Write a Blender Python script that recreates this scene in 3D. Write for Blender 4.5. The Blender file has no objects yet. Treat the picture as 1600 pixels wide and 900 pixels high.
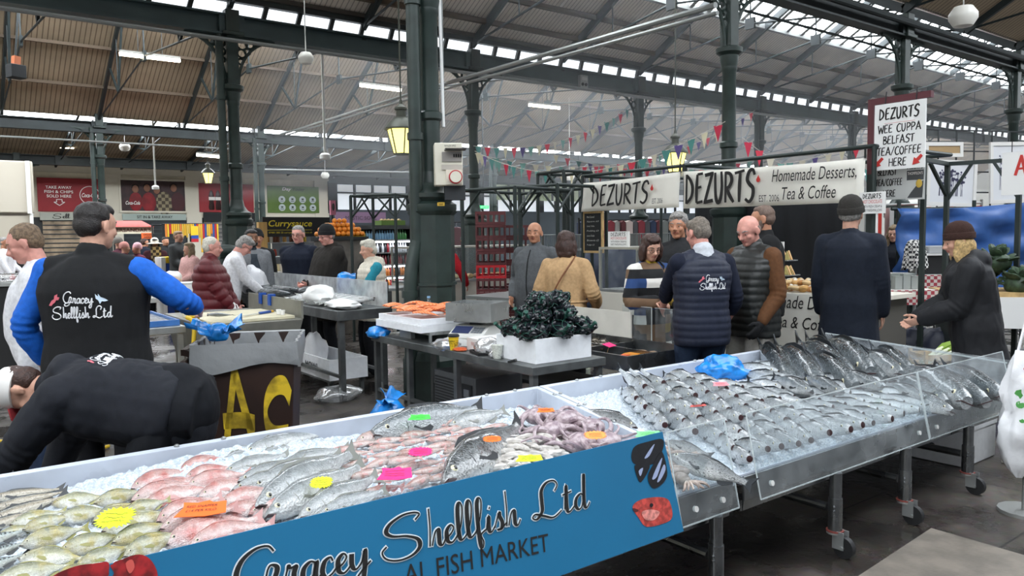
import bpy,bmesh,math,random
from mathutils import Vector,Matrix,noise
from mathutils.bvhtree import BVHTree
R=random.Random(7)
SC=bpy.context.scene
COL=SC.collection
PI=math.pi
# camera
FPX=1200.0
CAMZ=1.65
PITCH=math.atan(82/FPX)
ROLL=0.013
_f=Vector((0.6,0.8,0));_r=Vector((0.8,-0.6,0));_z=Vector((0,0,1))
_fw=_f*math.cos(PITCH)-_z*math.sin(PITCH)
_up=_z*math.cos(PITCH)+_f*math.sin(PITCH)
_rc=_r*math.cos(ROLL)-_up*math.sin(ROLL)
_uc=_r*math.sin(ROLL)+_up*math.cos(ROLL)
CAM=Vector((0,0,CAMZ))
cd=bpy.data.cameras.new('camera');cam=bpy.data.objects.new('camera',cd);COL.objects.link(cam)
cd.sensor_width=36;cd.lens=FPX/1600*36;cd.clip_end=300;cd.clip_start=0.05
m=Matrix(((_rc.x,_uc.x,-_fw.x,CAM.x),(_rc.y,_uc.y,-_fw.y,CAM.y),(_rc.z,_uc.z,-_fw.z,CAM.z),(0,0,0,1)))
cam.matrix_world=m
SC.camera=cam
# light and exposure
w=bpy.data.worlds.new('overcast_sky');SC.world=w;w.use_nodes=True
bg=w.node_tree.nodes['Background'];bg.inputs[0].default_value=(0.86,0.92,1.0,1);bg.inputs[1].default_value=0.48
SKY_MID,SKY_NEAR,SKY_FAR=8.0,3.6,10.0
SC.view_settings.view_transform='Standard';SC.view_settings.look='None'
SC.view_settings.exposure=0.65;SC.view_settings.gamma=1.0;SC.view_settings.use_curve_mapping=False
try:
 SC.cycles.use_denoising=True;SC.cycles.max_bounces=7;SC.cycles.diffuse_bounces=4
 SC.cycles.transparent_max_bounces=16;SC.cycles.sample_clamp_indirect=4.0
 SC.cycles.volume_bounces=0
except Exception:pass
# from a pixel of the photograph to a place in the hall
def ray(px,py):
 return (_fw+_rc*((px-800)/FPX)+_uc*((450-py)/FPX))
def dep(px,py,d):
 v=ray(px,py);return CAM+v*(d/v.dot(_f))
def onz(px,py,z):
 v=ray(px,py);return CAM+v*((z-CAMZ)/v.z)
def onx(px,py,x):
 v=ray(px,py);return CAM+v*(x/v.x)
def ony(px,py,y):
 v=ray(px,py);return CAM+v*(y/v.y)
 # materials
def lin(c):
 if isinstance(c,str):
  c=c.lstrip('#');c=c if len(c)==6 else ''.join(k*2 for k in c);c=[int(c[i:i+2],16)/255 for i in (0,2,4)]
  return tuple(x/12.92 if x<=.04045 else ((x+.055)/1.055)**2.4 for x in c)
 return tuple(c)
MATS={}
def mat(name,col,rough=.5,metal=0.,var=.0,vscale=8.,bump=0.,bscale=40.,spec=.5,col2=None,alpha=1.,trans=0.,emit=None,estr=0.,coat=0.,sub=0.,bstretch=None,sheen=0.,rvar=0.,ior=None,fmin=.4,fmax=.6):
 if name in MATS:return MATS[name]
 M=bpy.data.materials.new(name);M.use_nodes=True;MATS[name]=M
 nt=M.node_tree;N=nt.nodes;L=nt.links;b=N['Principled BSDF']
 c=lin(col);b.inputs['Base Color'].default_value=(*c,1)
 b.inputs['Roughness'].default_value=rough;b.inputs['Metallic'].default_value=metal
 b.inputs['Specular IOR Level'].default_value=spec
 if alpha<1:b.inputs['Alpha'].default_value=alpha
 if trans:b.inputs['Transmission Weight'].default_value=trans
 if ior:b.inputs['IOR'].default_value=ior
 if coat:b.inputs['Coat Weight'].default_value=coat;b.inputs['Coat Roughness'].default_value=.08
 if sheen:b.inputs['Sheen Weight'].default_value=sheen
 if sub:b.inputs['Subsurface Weight'].default_value=sub;b.inputs['Subsurface Radius'].default_value=(.02,.01,.008);b.inputs['Subsurface Scale'].default_value=.5
 if emit is not None:b.inputs['Emission Color'].default_value=(*lin(emit),1);b.inputs['Emission Strength'].default_value=estr
 if var or bump or col2 or rvar:
  tc=N.new('ShaderNodeTexCoord')
  def nz(scale,detail=4.):
   t=N.new('ShaderNodeTexNoise');t.inputs['Scale'].default_value=scale;t.inputs['Detail'].default_value=detail
   if bstretch:
    mp=N.new('ShaderNodeMapping');mp.inputs['Scale'].default_value=bstretch
    L.new(tc.outputs['Object'],mp.inputs[0]);L.new(mp.outputs[0],t.inputs['Vector'])
   else:L.new(tc.outputs['Object'],t.inputs['Vector'])
   return t
  if var or col2:
   t=nz(vscale)
   cr=N.new('ShaderNodeValToRGB');L.new(t.outputs['Fac'],cr.inputs[0])
   if col2:a,z=c,lin(col2)
   else:a,z=tuple(max(0,x*(1-var)) for x in c),tuple(min(1,x*(1+var)) for x in c)
   cr.color_ramp.elements[0].color=(*a,1);cr.color_ramp.elements[1].color=(*z,1)
   cr.color_ramp.elements[0].position=fmin;cr.color_ramp.elements[1].position=fmax
   L.new(cr.outputs[0],b.inputs['Base Color'])
  if rvar:
   t=nz(vscale*.7)
   mr=N.new('ShaderNodeMapRange');mr.inputs['From Min'].default_value=.35;mr.inputs['From Max'].default_value=.65
   mr.inputs['To Min'].default_value=max(0,rough-rvar);mr.inputs['To Max'].default_value=min(1,rough+rvar)
   L.new(t.outputs['Fac'],mr.inputs[0]);L.new(mr.outputs[0],b.inputs['Roughness'])
  if bump:
   t=nz(bscale,3.)
   bp=N.new('ShaderNodeBump');bp.inputs['Strength'].default_value=min(1,bump);bp.inputs['Distance'].default_value=.01*max(1,bump)
   L.new(t.outputs['Fac'],bp.inputs['Height']);L.new(bp.outputs[0],b.inputs['Normal'])
 return M
def wave_mat(name,c1,c2,scale,axis='X',rough=.6,lo=.45,hi=.55,bump=0.,var=0.,dist=0.):
 """stripes / boards"""
 if name in MATS:return MATS[name]
 M=bpy.data.materials.new(name);M.use_nodes=True;MATS[name]=M
 nt=M.node_tree;N=nt.nodes;L=nt.links;b=N['Principled BSDF'];b.inputs['Roughness'].default_value=rough
 tc=N.new('ShaderNodeTexCoord');wv=N.new('ShaderNodeTexWave');wv.bands_direction=axis;wv.inputs['Scale'].default_value=scale
 wv.inputs['Distortion'].default_value=dist;wv.inputs['Detail'].default_value=2
 L.new(tc.outputs['Object'],wv.inputs['Vector'])
 cr=N.new('ShaderNodeValToRGB');cr.color_ramp.elements[0].color=(*lin(c1),1);cr.color_ramp.elements[1].color=(*lin(c2),1)
 cr.color_ramp.elements[0].position=lo;cr.color_ramp.elements[1].position=hi
 L.new(wv.outputs['Fac'],cr.inputs[0])
 out=cr.outputs[0]
 if var:
  t=N.new('ShaderNodeTexNoise');t.inputs['Scale'].default_value=1.1;t.inputs['Detail'].default_value=6
  L.new(tc.outputs['Object'],t.inputs['Vector'])
  mr=N.new('ShaderNodeMapRange');mr.inputs['From Min'].default_value=.3;mr.inputs['From Max'].default_value=.7
  mr.inputs['To Min'].default_value=1-var;mr.inputs['To Max'].default_value=1+var
  L.new(t.outputs['Fac'],mr.inputs[0])
  mx=N.new('ShaderNodeVectorMath');mx.operation='SCALE';L.new(out,mx.inputs[0]);L.new(mr.outputs[0],mx.inputs['Scale']);out=mx.outputs[0]
 L.new(out,b.inputs['Base Color'])
 if bump:
  bp=N.new('ShaderNodeBump');bp.inputs['Strength'].default_value=bump;bp.inputs['Distance'].default_value=.01
  L.new(cr.outputs[0],bp.inputs['Height']);L.new(bp.outputs[0],b.inputs['Normal'])
 return M
def check_mat(name,c1,c2,scale,rough=.8):
 if name in MATS:return MATS[name]
 M=bpy.data.materials.new(name);M.use_nodes=True;MATS[name]=M
 nt=M.node_tree;N=nt.nodes;L=nt.links;b=N['Principled BSDF'];b.inputs['Roughness'].default_value=rough
 tc=N.new('ShaderNodeTexCoord');outs=[]
 ck=N.new('ShaderNodeTexChecker');ck.inputs['Scale'].default_value=scale
 ck.inputs['Color1'].default_value=(*lin(c1),1);ck.inputs['Color2'].default_value=(*lin(c2),1)
 L.new(tc.outputs['Object'],ck.inputs['Vector']);L.new(ck.outputs[0],b.inputs['Base Color'])
 return M
def clear_mat(name,tint=(.93,.96,.97),fac=.12,rough=.08,haze=0.):
 """thin clear sheet: mostly transparent, some gloss, a little scatter of scuffs"""
 if name in MATS:return MATS[name]
 M=bpy.data.materials.new(name);M.use_nodes=True;MATS[name]=M
 nt=M.node_tree;N=nt.nodes;L=nt.links;N.clear()
 out=N.new('ShaderNodeOutputMaterial');tr=N.new('ShaderNodeBsdfTransparent');tr.inputs[0].default_value=(*tint,1)
 gl=N.new('ShaderNodeBsdfGlossy');gl.inputs['Roughness'].default_value=rough
 lw=N.new('ShaderNodeLayerWeight');lw.inputs[0].default_value=.35
 mr=N.new('ShaderNodeMapRange');mr.inputs['To Min'].default_value=fac*.35;mr.inputs['To Max'].default_value=min(1,fac*3)
 L.new(lw.outputs['Facing'],mr.inputs[0])
 mx=N.new('ShaderNodeMixShader');L.new(mr.outputs[0],mx.inputs[0]);L.new(tr.outputs[0],mx.inputs[1]);L.new(gl.outputs[0],mx.inputs[2])
 last=mx
 if haze:
  df=N.new('ShaderNodeBsdfDiffuse');df.inputs[0].default_value=(.85,.87,.88,1)
  tc=N.new('ShaderNodeTexCoord');t=N.new('ShaderNodeTexNoise');t.inputs['Scale'].default_value=9;t.inputs['Detail'].default_value=8
  L.new(tc.outputs['Object'],t.inputs['Vector'])
  m2=N.new('ShaderNodeMapRange');m2.inputs['From Min'].default_value=.35;m2.inputs['From Max'].default_value=.75;m2.inputs['To Min'].default_value=haze*.3;m2.inputs['To Max'].default_value=haze*2
  L.new(t.outputs['Fac'],m2.inputs[0])
  mh=N.new('ShaderNodeMixShader');L.new(m2.outputs[0],mh.inputs[0]);L.new(last.outputs[0],mh.inputs[1]);L.new(df.outputs[0],mh.inputs[2]);last=mh
 L.new(last.outputs[0],out.inputs[0])
 return M
 # mesh builder
def basis(d):
 d=Vector(d).normalized()
 a=Vector((0,0,1)) if abs(d.z)<.9 else Vector((1,0,0))
 u=a.cross(d).normalized();v=d.cross(u)
 return u,v,d
class MB:
 k=1
 def __init__(s):s.v=[];s.f=[];s.mi=[];s.m=0
 def add(s,vs,fs):
  b=len(s.v);s.v.extend(tuple(x) for x in vs);s.f.extend([tuple(i+b for i in f) for f in fs]);s.mi.extend([s.m]*len(fs));return b
 def mat(s,i):s.m=i;return s
 def box(s,c,d,rz=0.,M=None):
  x,y,z=[k/2 for k in d];c=Vector(c)
  vs=[Vector((i*x,j*y,k*z)) for k in (-1,1) for j in (-1,1) for i in (-1,1)]
  if rz:Rm=Matrix.Rotation(rz,3,'Z');vs=[Rm@q for q in vs]
  if M is not None:vs=[M@q for q in vs]
  s.add([q+c for q in vs],[(0,2,3,1),(4,5,7,6),(0,1,5,4),(2,6,7,3),(0,4,6,2),(1,3,7,5)]);return s
 def box2(s,a,b):
  MB.k=(MB.k*7+3)%97;e=MB.k*6e-6
  return s.box([(a[i]+b[i])/2 for i in range(3)],[abs(b[i]-a[i])-e for i in range(3)])
 def bar(s,a,b,w,h=None,up=None):
  """rectangular bar from a to b"""
  h=h or w;a=Vector(a);b=Vector(b);d=(b-a).normalized()
  upv=Vector(up) if up else (Vector((0,0,1)) if abs(d.z)<.95 else Vector((0,1,0)))
  u=d.cross(upv).normalized();v=u.cross(d)
  vs=[p+u*(i*w/2)+v*(j*h/2) for p in (a,b) for i,j in ((-1,-1),(1,-1),(1,1),(-1,1))]
  s.add(vs,[(0,3,2,1),(4,5,6,7),(0,1,5,4),(1,2,6,5),(2,3,7,6),(3,0,4,7)]);return s
 def cyl(s,a,b,r0,r1=None,n=12,caps=True):
  r1=r0 if r1 is None else r1;a=Vector(a);b=Vector(b);u,v,d=basis(b-a)
  vs=[]
  for p,r in ((a,r0),(b,r1)):
   for i in range(n):
    t=2*PI*i/n;vs.append(p+(u*math.cos(t)+v*math.sin(t))*r)
  fs=[(i,(i+1)%n,n+(i+1)%n,n+i) for i in range(n)]
  if caps:fs+=[tuple(range(n-1,-1,-1)),tuple(range(n,2*n))]
  s.add(vs,fs);return s
 def tube(s,pts,r,n=8,caps=True,closed=False):
  """tube along a path; r scalar or list"""
  pts=[Vector(p) for p in pts];k=len(pts);rr=r if isinstance(r,(list,tuple)) else [r]*k
  vs=[];pu=None
  for i,p in enumerate(pts):
   t=(pts[min(i+1,k-1)]-pts[max(i-1,0)])
   if closed:t=pts[(i+1)%k]-pts[i-1]
   if t.length<1e-9:t=Vector((0,0,1))
   t.normalize()
   if pu is None:u,v,_=basis(t)
   else:
    u=pu-t*pu.dot(t)
    if u.length<1e-6:u=basis(t)[0]
    u.normalize();v=t.cross(u)
   pu=u
   for j in range(n):
    a=2*PI*j/n;vs.append(p+(u*math.cos(a)+v*math.sin(a))*rr[i])
  fs=[]
  for i in range(k if closed else k-1):
   i2=(i+1)%k
   for j in range(n):
    fs.append((i*n+j,i*n+(j+1)%n,i2*n+(j+1)%n,i2*n+j))
  if caps and not closed:fs+=[tuple(range(n-1,-1,-1)),tuple(range((k-1)*n,k*n))]
  s.add(vs,fs);return s
 def lathe(s,prof,c=(0,0,0),n=20,caps=True):
  """prof: list of (r, z)"""
  c=Vector(c);vs=[];k=len(prof)
  for r,z in prof:
   for i in range(n):
    t=2*PI*i/n;vs.append(c+Vector((r*math.cos(t),r*math.sin(t),z)))
  fs=[(i*n+j,i*n+(j+1)%n,(i+1)*n+(j+1)%n,(i+1)*n+j) for i in range(k-1) for j in range(n)]
  if caps:fs+=[tuple(range(n-1,-1,-1)),tuple(range((k-1)*n,k*n))]
  s.add(vs,fs);return s
 def ball(s,c,r,n=12,m=8,M=None):
  c=Vector(c);r=(r,r,r) if not isinstance(r,(tuple,list,Vector)) else r
  vs=[Vector((0,0,-r[2]))]
  for i in range(1,m):
   a=-PI/2+PI*i/m
   for j in range(n):
    t=2*PI*j/n;vs.append(Vector((r[0]*math.cos(a)*math.cos(t),r[1]*math.cos(a)*math.sin(t),r[2]*math.sin(a))))
  vs.append(Vector((0,0,r[2])))
  fs=[(0,1+(j+1)%n,1+j) for j in range(n)]
  for i in range(m-2):
   for j in range(n):fs.append((1+i*n+j,1+i*n+(j+1)%n,1+(i+1)*n+(j+1)%n,1+(i+1)*n+j))
  t=len(vs)-1;b=1+(m-2)*n
  fs+=[(b+j,b+(j+1)%n,t) for j in range(n)]
  if M is not None:vs=[M@q for q in vs]
  s.add([q+c for q in vs],fs);return s
 def prism(s,poly,o,ax,ay,th,center=False):
  """extrude a 2D polygon (in the plane o, ax, ay) by th along ax x ay"""
  o=Vector(o);ax=Vector(ax);ay=Vector(ay);nz=ax.cross(ay).normalized()*th
  if center:o=o-nz/2
  n=len(poly);vs=[o+ax*p[0]+ay*p[1] for p in poly];vs+=[q+nz for q in vs]
  fs=[tuple(range(n-1,-1,-1)),tuple(range(n,2*n))]+[(i,(i+1)%n,n+(i+1)%n,n+i) for i in range(n)]
  s.add(vs,fs);return s
 def quad(s,a,b,c,d):s.add([a,b,c,d],[(0,1,2,3)]);return s
 def grid(s,P,nu,nv,closed_u=False):
  """P(i,j) over nu x nv"""
  vs=[P(i,j) for j in range(nv) for i in range(nu)]
  fs=[(j*nu+i,j*nu+(i+1)%nu,(j+1)*nu+(i+1)%nu,(j+1)*nu+i) for j in range(nv-1) for i in range(nu if closed_u else nu-1)]
  s.add(vs,fs);return s
 def ribbon(s,pts,wd,o,ax,ay,nz,th=.001):
  """flat stroke along 2D pts with width(s) wd, lying in plane (o,ax,ay), raised th along nz"""
  k=len(pts);ww=wd if isinstance(wd,(list,tuple)) else [wd]*k
  o=Vector(o);ax=Vector(ax);ay=Vector(ay);nz=Vector(nz);vs=[]
  L2=[];R2=[]
  for i in range(k):
   a=pts[max(i-1,0)];b=pts[min(i+1,k-1)]
   dx,dy=b[0]-a[0],b[1]-a[1];l=math.hypot(dx,dy) or 1
   nx,ny=-dy/l,dx/l;h=ww[i]/2
   L2.append((pts[i][0]+nx*h,pts[i][1]+ny*h));R2.append((pts[i][0]-nx*h,pts[i][1]-ny*h))
  for q in (L2,R2):
   for p in q:vs.append(o+ax*p[0]+ay*p[1]+nz*th)
  s.add(vs,[(i,k+i,k+i+1,i+1) for i in range(k-1)])
  return s
 def build(s,name,mats=None,parent=None,origin=None,smooth=35,bevel=0.,bseg=2,loc=None,rz=0.,link=True):
  me=bpy.data.meshes.new(name)
  vs=s.v
  if origin is not None:
   o=Vector(origin);vs=[tuple(Vector(q)-o) for q in vs]
  me.from_pydata(vs,[],s.f)
  ms=mats if isinstance(mats,(list,tuple)) else [mats]
  for q in ms:
   if q is not None:me.materials.append(q)
  if len(ms)>1:me.polygons.foreach_set('material_index',s.mi)
  if smooth:
   me.polygons.foreach_set('use_smooth',[True]*len(me.polygons))
   if smooth<180:me.set_sharp_from_angle(angle=math.radians(smooth))
  me.update()
  ob=bpy.data.objects.new(name,me)
  if link:COL.objects.link(ob)
  if parent is not None:ob.parent=parent
  if loc is not None:ob.location=loc
  elif origin is not None and parent is None:ob.location=origin
  if rz:ob.rotation_euler=(0,0,rz)
  if bevel:
   bv=ob.modifiers.new('bevel','BEVEL');bv.width=bevel;bv.segments=bseg;bv.limit_method='ANGLE';bv.angle_limit=math.radians(40)
  return ob
def tag(o,label=None,cat=None,group=None,kind=None):
 if label:o['label']=label
 if cat:o['category']=cat
 if group:o['group']=group
 if kind:o['kind']=kind
 return o
def thing(name,label,cat,loc=(0,0,0),rz=0.,group=None,kind=None):
 o=bpy.data.objects.new(name,None);COL.objects.link(o);o.location=loc;o.rotation_euler=(0,0,rz);o.empty_display_size=.1
 return tag(o,label,cat,group,kind)
def struct(o,label=None):
 o['kind']='structure'
 if label:o['label']=label
 return o
KIDS={}
def dup(o,loc=None,rot=None,label=None,scale=None,parent=None):
 c=o.copy();COL.objects.link(c)
 if parent is not None:c.parent=parent
 if loc is not None:c.location=loc
 if rot is not None:c.rotation_euler=rot
 if scale is not None:c.scale=scale
 if label:c['label']=label
 for ch in list(o.children):dup(ch,parent=c)
 return c
def smoothpts(pts,n=6,closed=False):
 """Catmull-Rom through 2D/3D points"""
 P=[Vector(p) if len(p)>2 else Vector((p[0],p[1],0)) for p in pts];k=len(P);out=[]
 for i in range(k if closed else k-1):
  if closed:a,b,c,d=P[i-1],P[i],P[(i+1)%k],P[(i+2)%k]
  else:a,b,c,d=P[max(i-1,0)],P[i],P[i+1],P[min(i+2,k-1)]
  for j in range(n):
   t=j/n
   out.append(.5*((2*b)+(c-a)*t+(2*a-5*b+4*c-d)*t*t+(3*b-a-3*c+d)*t**3))
 if not closed:out.append(P[-1])
 return out
 # lettering
def text(name,body,m,parent,o,ax,ay,w=None,h=None,th=.002,align='L',shear=0.,bold=0.,spacing=1.):
 """built-in font, fitted to w x h, laid in the plane (o, ax, ay); o is the lower left (or centre for align C)"""
 cu=bpy.data.curves.new(name,'FONT');cu.body=body;cu.size=1;cu.extrude=0;cu.shear=shear;cu.offset=bold;cu.space_character=spacing
 cu.resolution_u=3
 if align=='C':cu.align_x='CENTER'
 tmp=bpy.data.objects.new(name,cu);COL.objects.link(tmp)
 bpy.context.view_layer.update()
 me=bpy.data.meshes.new_from_object(tmp.evaluated_get(bpy.context.evaluated_depsgraph_get()))
 bpy.data.objects.remove(tmp)
 vs=[v.co.copy() for v in me.vertices]
 if not vs:return None
 x0=min(v.x for v in vs);x1=max(v.x for v in vs);y0=min(v.y for v in vs);y1=max(v.y for v in vs)
 if w is None and h is None:w=1
 sx=w/(x1-x0) if w else None;sy=h/(y1-y0) if h else None
 sx=sx or sy;sy=sy or sx
 ax=Vector(ax);ay=Vector(ay);nz=ax.cross(ay).normalized();o=Vector(o)
 cx=(x0+x1)/2 if align=='C' else x0;cy=(y0+y1)/2 if align=='C' else y0
 for v,q in zip(me.vertices,vs):v.co=o+ax*((q.x-cx)*sx)+ay*((q.y-cy)*sy)+nz*th
 me.materials.clear();me.materials.append(m)
 ob=bpy.data.objects.new(name,me);COL.objects.link(ob);ob.parent=parent
 return ob
BRUSH={'D':(.52,[[(.06,1),(.02,0)],[(.05,.98),(.25,.80),(.36,.55),(.30,.25),(.03,.01)]]),'E':(.44,[[(.10,.98),(.05,.5),(.04,.02)],[(.10,.98),(.38,1.0)],[(.06,.52),(.30,.56)],[(.04,.02),(.36,.07)]]),'Z':(.50,[[(.04,.93),(.42,.98),(.22,.5),(.03,.03),(.44,.09)]]),'U':(.50,[[(.06,1),(.07,.3),(.16,.02),(.30,.10),(.38,.5),(.36,1.02)]]),'R':(.50,[[(.07,1),(.05,0)],[(.05,.97),(.28,.92),(.36,.72),(.24,.52),(.06,.46)],[(.12,.46),(.26,.22),(.44,0)]]),'T':(.46,[[(.0,.93),(.46,1.0)],[(.26,.97),(.22,.5),(.20,0)]]),'S':(.48,[[(.46,.84),(.38,1.0),(.22,.96),(.12,.72),(.22,.56),(.38,.42),(.36,.16),(.20,.0),(.02,.10)]]),'W':(.60,[[(.02,1),(.12,0),(.28,.7),(.42,0),(.56,1)]]),'C':(.46,[[(.42,.86),(.28,1),(.10,.76),(.05,.4),(.14,.06),(.30,.02),(.42,.16)]]),'P':(.44,[[(.07,1),(.05,0)],[(.05,.97),(.30,.92),(.36,.68),(.22,.46),(.06,.42)]]),'A':(.52,[[(.02,0),(.26,1),(.46,0)],[(.08,.34),(.40,.36)]]),'B':(.46,[[(.07,1),(.05,0)],[(.05,.97),(.30,.90),(.28,.62),(.07,.53),(.36,.38),(.32,.08),(.05,.01)]]),'L':(.40,[[(.07,1),(.05,.02),(.36,.07)]]),'F':(.40,[[(.09,.98),(.05,0)],[(.09,.97),(.38,1)],[(.07,.54),(.30,.57)]]),'O':(.50,[[(.24,1),(.06,.7),(.06,.3),(.22,0),(.40,.3),(.40,.7),(.24,1)]]),'H':(.50,[[(.07,1),(.05,0)],[(.42,1),(.40,0)],[(.06,.52),(.41,.50)]]),'/':(.40,[[(.02,-.05),(.36,1.05)]]),' ':(.34,[]),}
def brush(name,body,m,parent,o,ax,ay,w,h,th=.003,stroke=.13,taper=True,jitter=0.):
 tot=sum(BRUSH[c][0] for c in body);sx=w/tot;mb=MB();x=0
 ax=Vector(ax);ay=Vector(ay);nz=ax.cross(ay).normalized();k=0
 for c in body:
  adv,st=BRUSH[c];jy=(R.random()-.5)*jitter
  for s in st:
   p=[((x+q[0])*sx,(q[1]+jy)*h) for q in s]
   p=[(v.x,v.y) for v in smoothpts(p,6 if len(p)>2 else 2)] if len(p)>2 and c not in 'ZWLA' else ([(v[0],v[1]) for v in p])
   if c in 'ZWLA' and len(p)>2:
    for a,b in zip(p,p[1:]):mb.ribbon([a,b],stroke*h,o,ax,ay,nz,th+k*2e-5);k+=1
    for q in p[1:-1]:
     mb.ribbon([(q[0]-stroke*h*.45,q[1]),(q[0]+stroke*h*.45,q[1])],stroke*h*.9,o,ax,ay,nz,th+k*2e-5);k+=1
   else:
    n=len(p);ww=[stroke*h*(.75+.35*math.sin(PI*i/max(1,n-1))) if taper else stroke*h for i in range(n)]
    mb.ribbon(p,ww,o,ax,ay,nz,th+k*2e-5);k+=1
  x+=adv
 return mb.build(name,m,parent,smooth=0)
SCRIPT={'G':(.78,[[(.66,.86),(.56,1.0),(.34,.98),(.12,.78),(.02,.46),(.10,.16),(.28,.06),(.46,.20),(.55,.50),(.62,.56),(.70,.46),(.62,.20),(.44,-.12),(.20,-.22),(.08,-.10),(.26,.04),(.74,.10)]]),'S':(1.0,[[(.76,.80),(.86,.92),(.74,.99),(.50,.98),(.24,.84),(.14,.66),(.26,.52),(.56,.44),(.78,.30),(.80,.10),(.62,-.06),(.34,-.10),(.10,.0),(.02,.18),(.12,.30)]]),'L':(.78,[[(.60,.70),(.68,.86),(.60,1.0),(.42,.98),(.28,.78),(.26,.46),(.24,.20),(.10,.02),(.0,.08),(.08,.16),(.28,.06),(.50,-.04),(.72,.10)]]),'r':(.30,[[(.0,.04),(.08,.34),(.10,.46),(.15,.40),(.24,.42),(.20,.26),(.20,.08),(.26,.02),(.34,.14)]]),'a':(.36,[[(.30,.38),(.20,.44),(.08,.32),(.05,.12),(.12,.0),(.24,.14),(.31,.42),(.27,.10),(.31,.01),(.40,.14)]]),'c':(.28,[[(.24,.34),(.20,.44),(.09,.36),(.04,.14),(.10,.0),(.20,.04),(.30,.16)]]),'e':(.28,[[(.02,.14),(.14,.22),(.22,.36),(.16,.45),(.06,.32),(.06,.08),(.14,.0),(.22,.05),(.30,.16)]]),'y':(.38,[[(.04,.40),(.03,.14),(.10,.02),(.22,.16),(.30,.44),(.27,.0),(.20,-.34),(.10,-.42),(.06,-.28),(.20,-.06),(.40,.14)]]),'h':(.36,[[(.02,.04),(.06,.5),(.07,1.0)],[(.07,.04),(.16,.36),(.24,.42),(.24,.22),(.24,.06),(.30,.0),(.38,.14)]]),'l':(.22,[[(.0,.10),(.12,.40),(.18,.82),(.13,.98),(.07,.80),(.05,.20),(.10,.0),(.24,.12)]]),'f':(.26,[[(.0,.08),(.14,.46),(.20,.86),(.15,.98),(.09,.80),(.07,.2),(.08,-.26),(.13,-.34),(.16,-.20),(.12,.0),(.28,.12)]]),'i':(.20,[[(.0,.10),(.08,.44),(.06,.10),(.11,.0),(.22,.14)],[(.11,.62),(.13,.68)]]),'s':(.28,[[(.0,.08),(.14,.46),(.15,.36),(.20,.18),(.16,.02),(.06,.01),(.18,.04),(.30,.14)]]),'t':(.26,[[(.02,.10),(.12,.80),(.08,.14),(.13,.0),(.28,.14)],[(.0,.52),(.24,.58)]]),'d':(.36,[[(.28,.36),(.20,.44),(.08,.32),(.05,.12),(.12,.0),(.22,.12),(.32,.6),(.35,1.0),(.28,.3),(.28,.06),(.33,.0),(.42,.14)]]),' ':(.28,[]),}
def script_strokes(body,w,h,slant=.0):
 tot=sum(SCRIPT[c][0] for c in body);sx=w/tot;x=0;out=[]
 for c in body:
  adv,st=SCRIPT[c]
  for s in st:
   p=smoothpts([((x+q[0])*sx+slant*q[1]*h,q[1]*h) for q in s],7)
   out.append([(v.x,v.y) for v in p])
  x+=adv
 return out
def script(name,body,m,parent,o,ax,ay,w,h,th=.003,thick=.09,thin=.035,grow=0.,slant=0.):
 mb=MB();ax=Vector(ax);ay=Vector(ay);nz=ax.cross(ay).normalized();k=0
 for p in script_strokes(body,w,h,slant):
  n=len(p);ww=[]
  for i in range(n):
   a=p[max(0,i-1)];b=p[min(n-1,i+1)];dx,dy=b[0]-a[0],b[1]-a[1];l=math.hypot(dx,dy) or 1
   dn=max(0,-dy/l);ww.append((thin+(thick-thin)*dn**1.5)*h+2*grow)
  ww=[(ww[max(0,i-1)]+ww[i]*2+ww[min(n-1,i+1)])/4 for i in range(n)]
  if grow:
   a,b=p[0],p[1];l=math.hypot(b[0]-a[0],b[1]-a[1]) or 1;p=[(a[0]-(b[0]-a[0])/l*grow,a[1]-(b[1]-a[1])/l*grow)]+p;ww=[ww[0]]+ww
   a,b=p[-1],p[-2];l=math.hypot(b[0]-a[0],b[1]-a[1]) or 1;p=p+[(a[0]-(b[0]-a[0])/l*grow,a[1]-(b[1]-a[1])/l*grow)];ww=ww+[ww[-1]]
  mb.ribbon(p,ww,o,ax,ay,nz,th+k*2e-5);k+=1
 return mb.build(name,m,parent,smooth=0)
 # shared materials
GREEN=mat('green_iron','#26332f',.42,0,var=.18,vscale=5,spec=.5)
DKGREEN=mat('dark_truss_iron','#1d2627',.55,0,var=.15,vscale=3)
STEEL=mat('stainless_steel','#a9acac',.36,.75,var=.12,vscale=6,rvar=.1)
DSTEEL=mat('dull_steel','#6a6d6d',.45,.7,var=.2,vscale=5,rvar=.12)
GALV=mat('galvanised_conduit','#9a9c9a',.45,.6)
WHITE=mat('white_plastic','#e4e4e2',.45)
FOAM=mat('white_polystyrene','#e9ebee',.8,bump=.15,bscale=300,var=.03,vscale=20)
BLACK=mat('black_rubber','#17181a',.6)
DARK=mat('dark_void','#1d2022',.8)
CLEAR=clear_mat('clear_acrylic',fac=.07,haze=.035)
CLOUDY=clear_mat('cloudy_plastic',(.85,.87,.88),fac=.2,rough=.3,haze=.22)
GLASS=clear_mat('window_glass',(.9,.94,.94),fac=.2)
BAGWHITE=mat('white_bag_film','#e6e7ea',.35,bump=.5,bscale=25,sub=0.)
BAGBLUE=mat('blue_bag_film','#1b7fd0',.25,bump=.5,bscale=22,var=.25,vscale=14,spec=.6)
PAPERBLACK=mat('lettering_black','#161413',.7)
CREAM=mat('cream_paint','#d5cdb8',.7,var=.06,vscale=2)
WOODY=mat('pine_wood','#b99a68',.6,var=.2,vscale=10,bstretch=(1,12,1))
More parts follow.
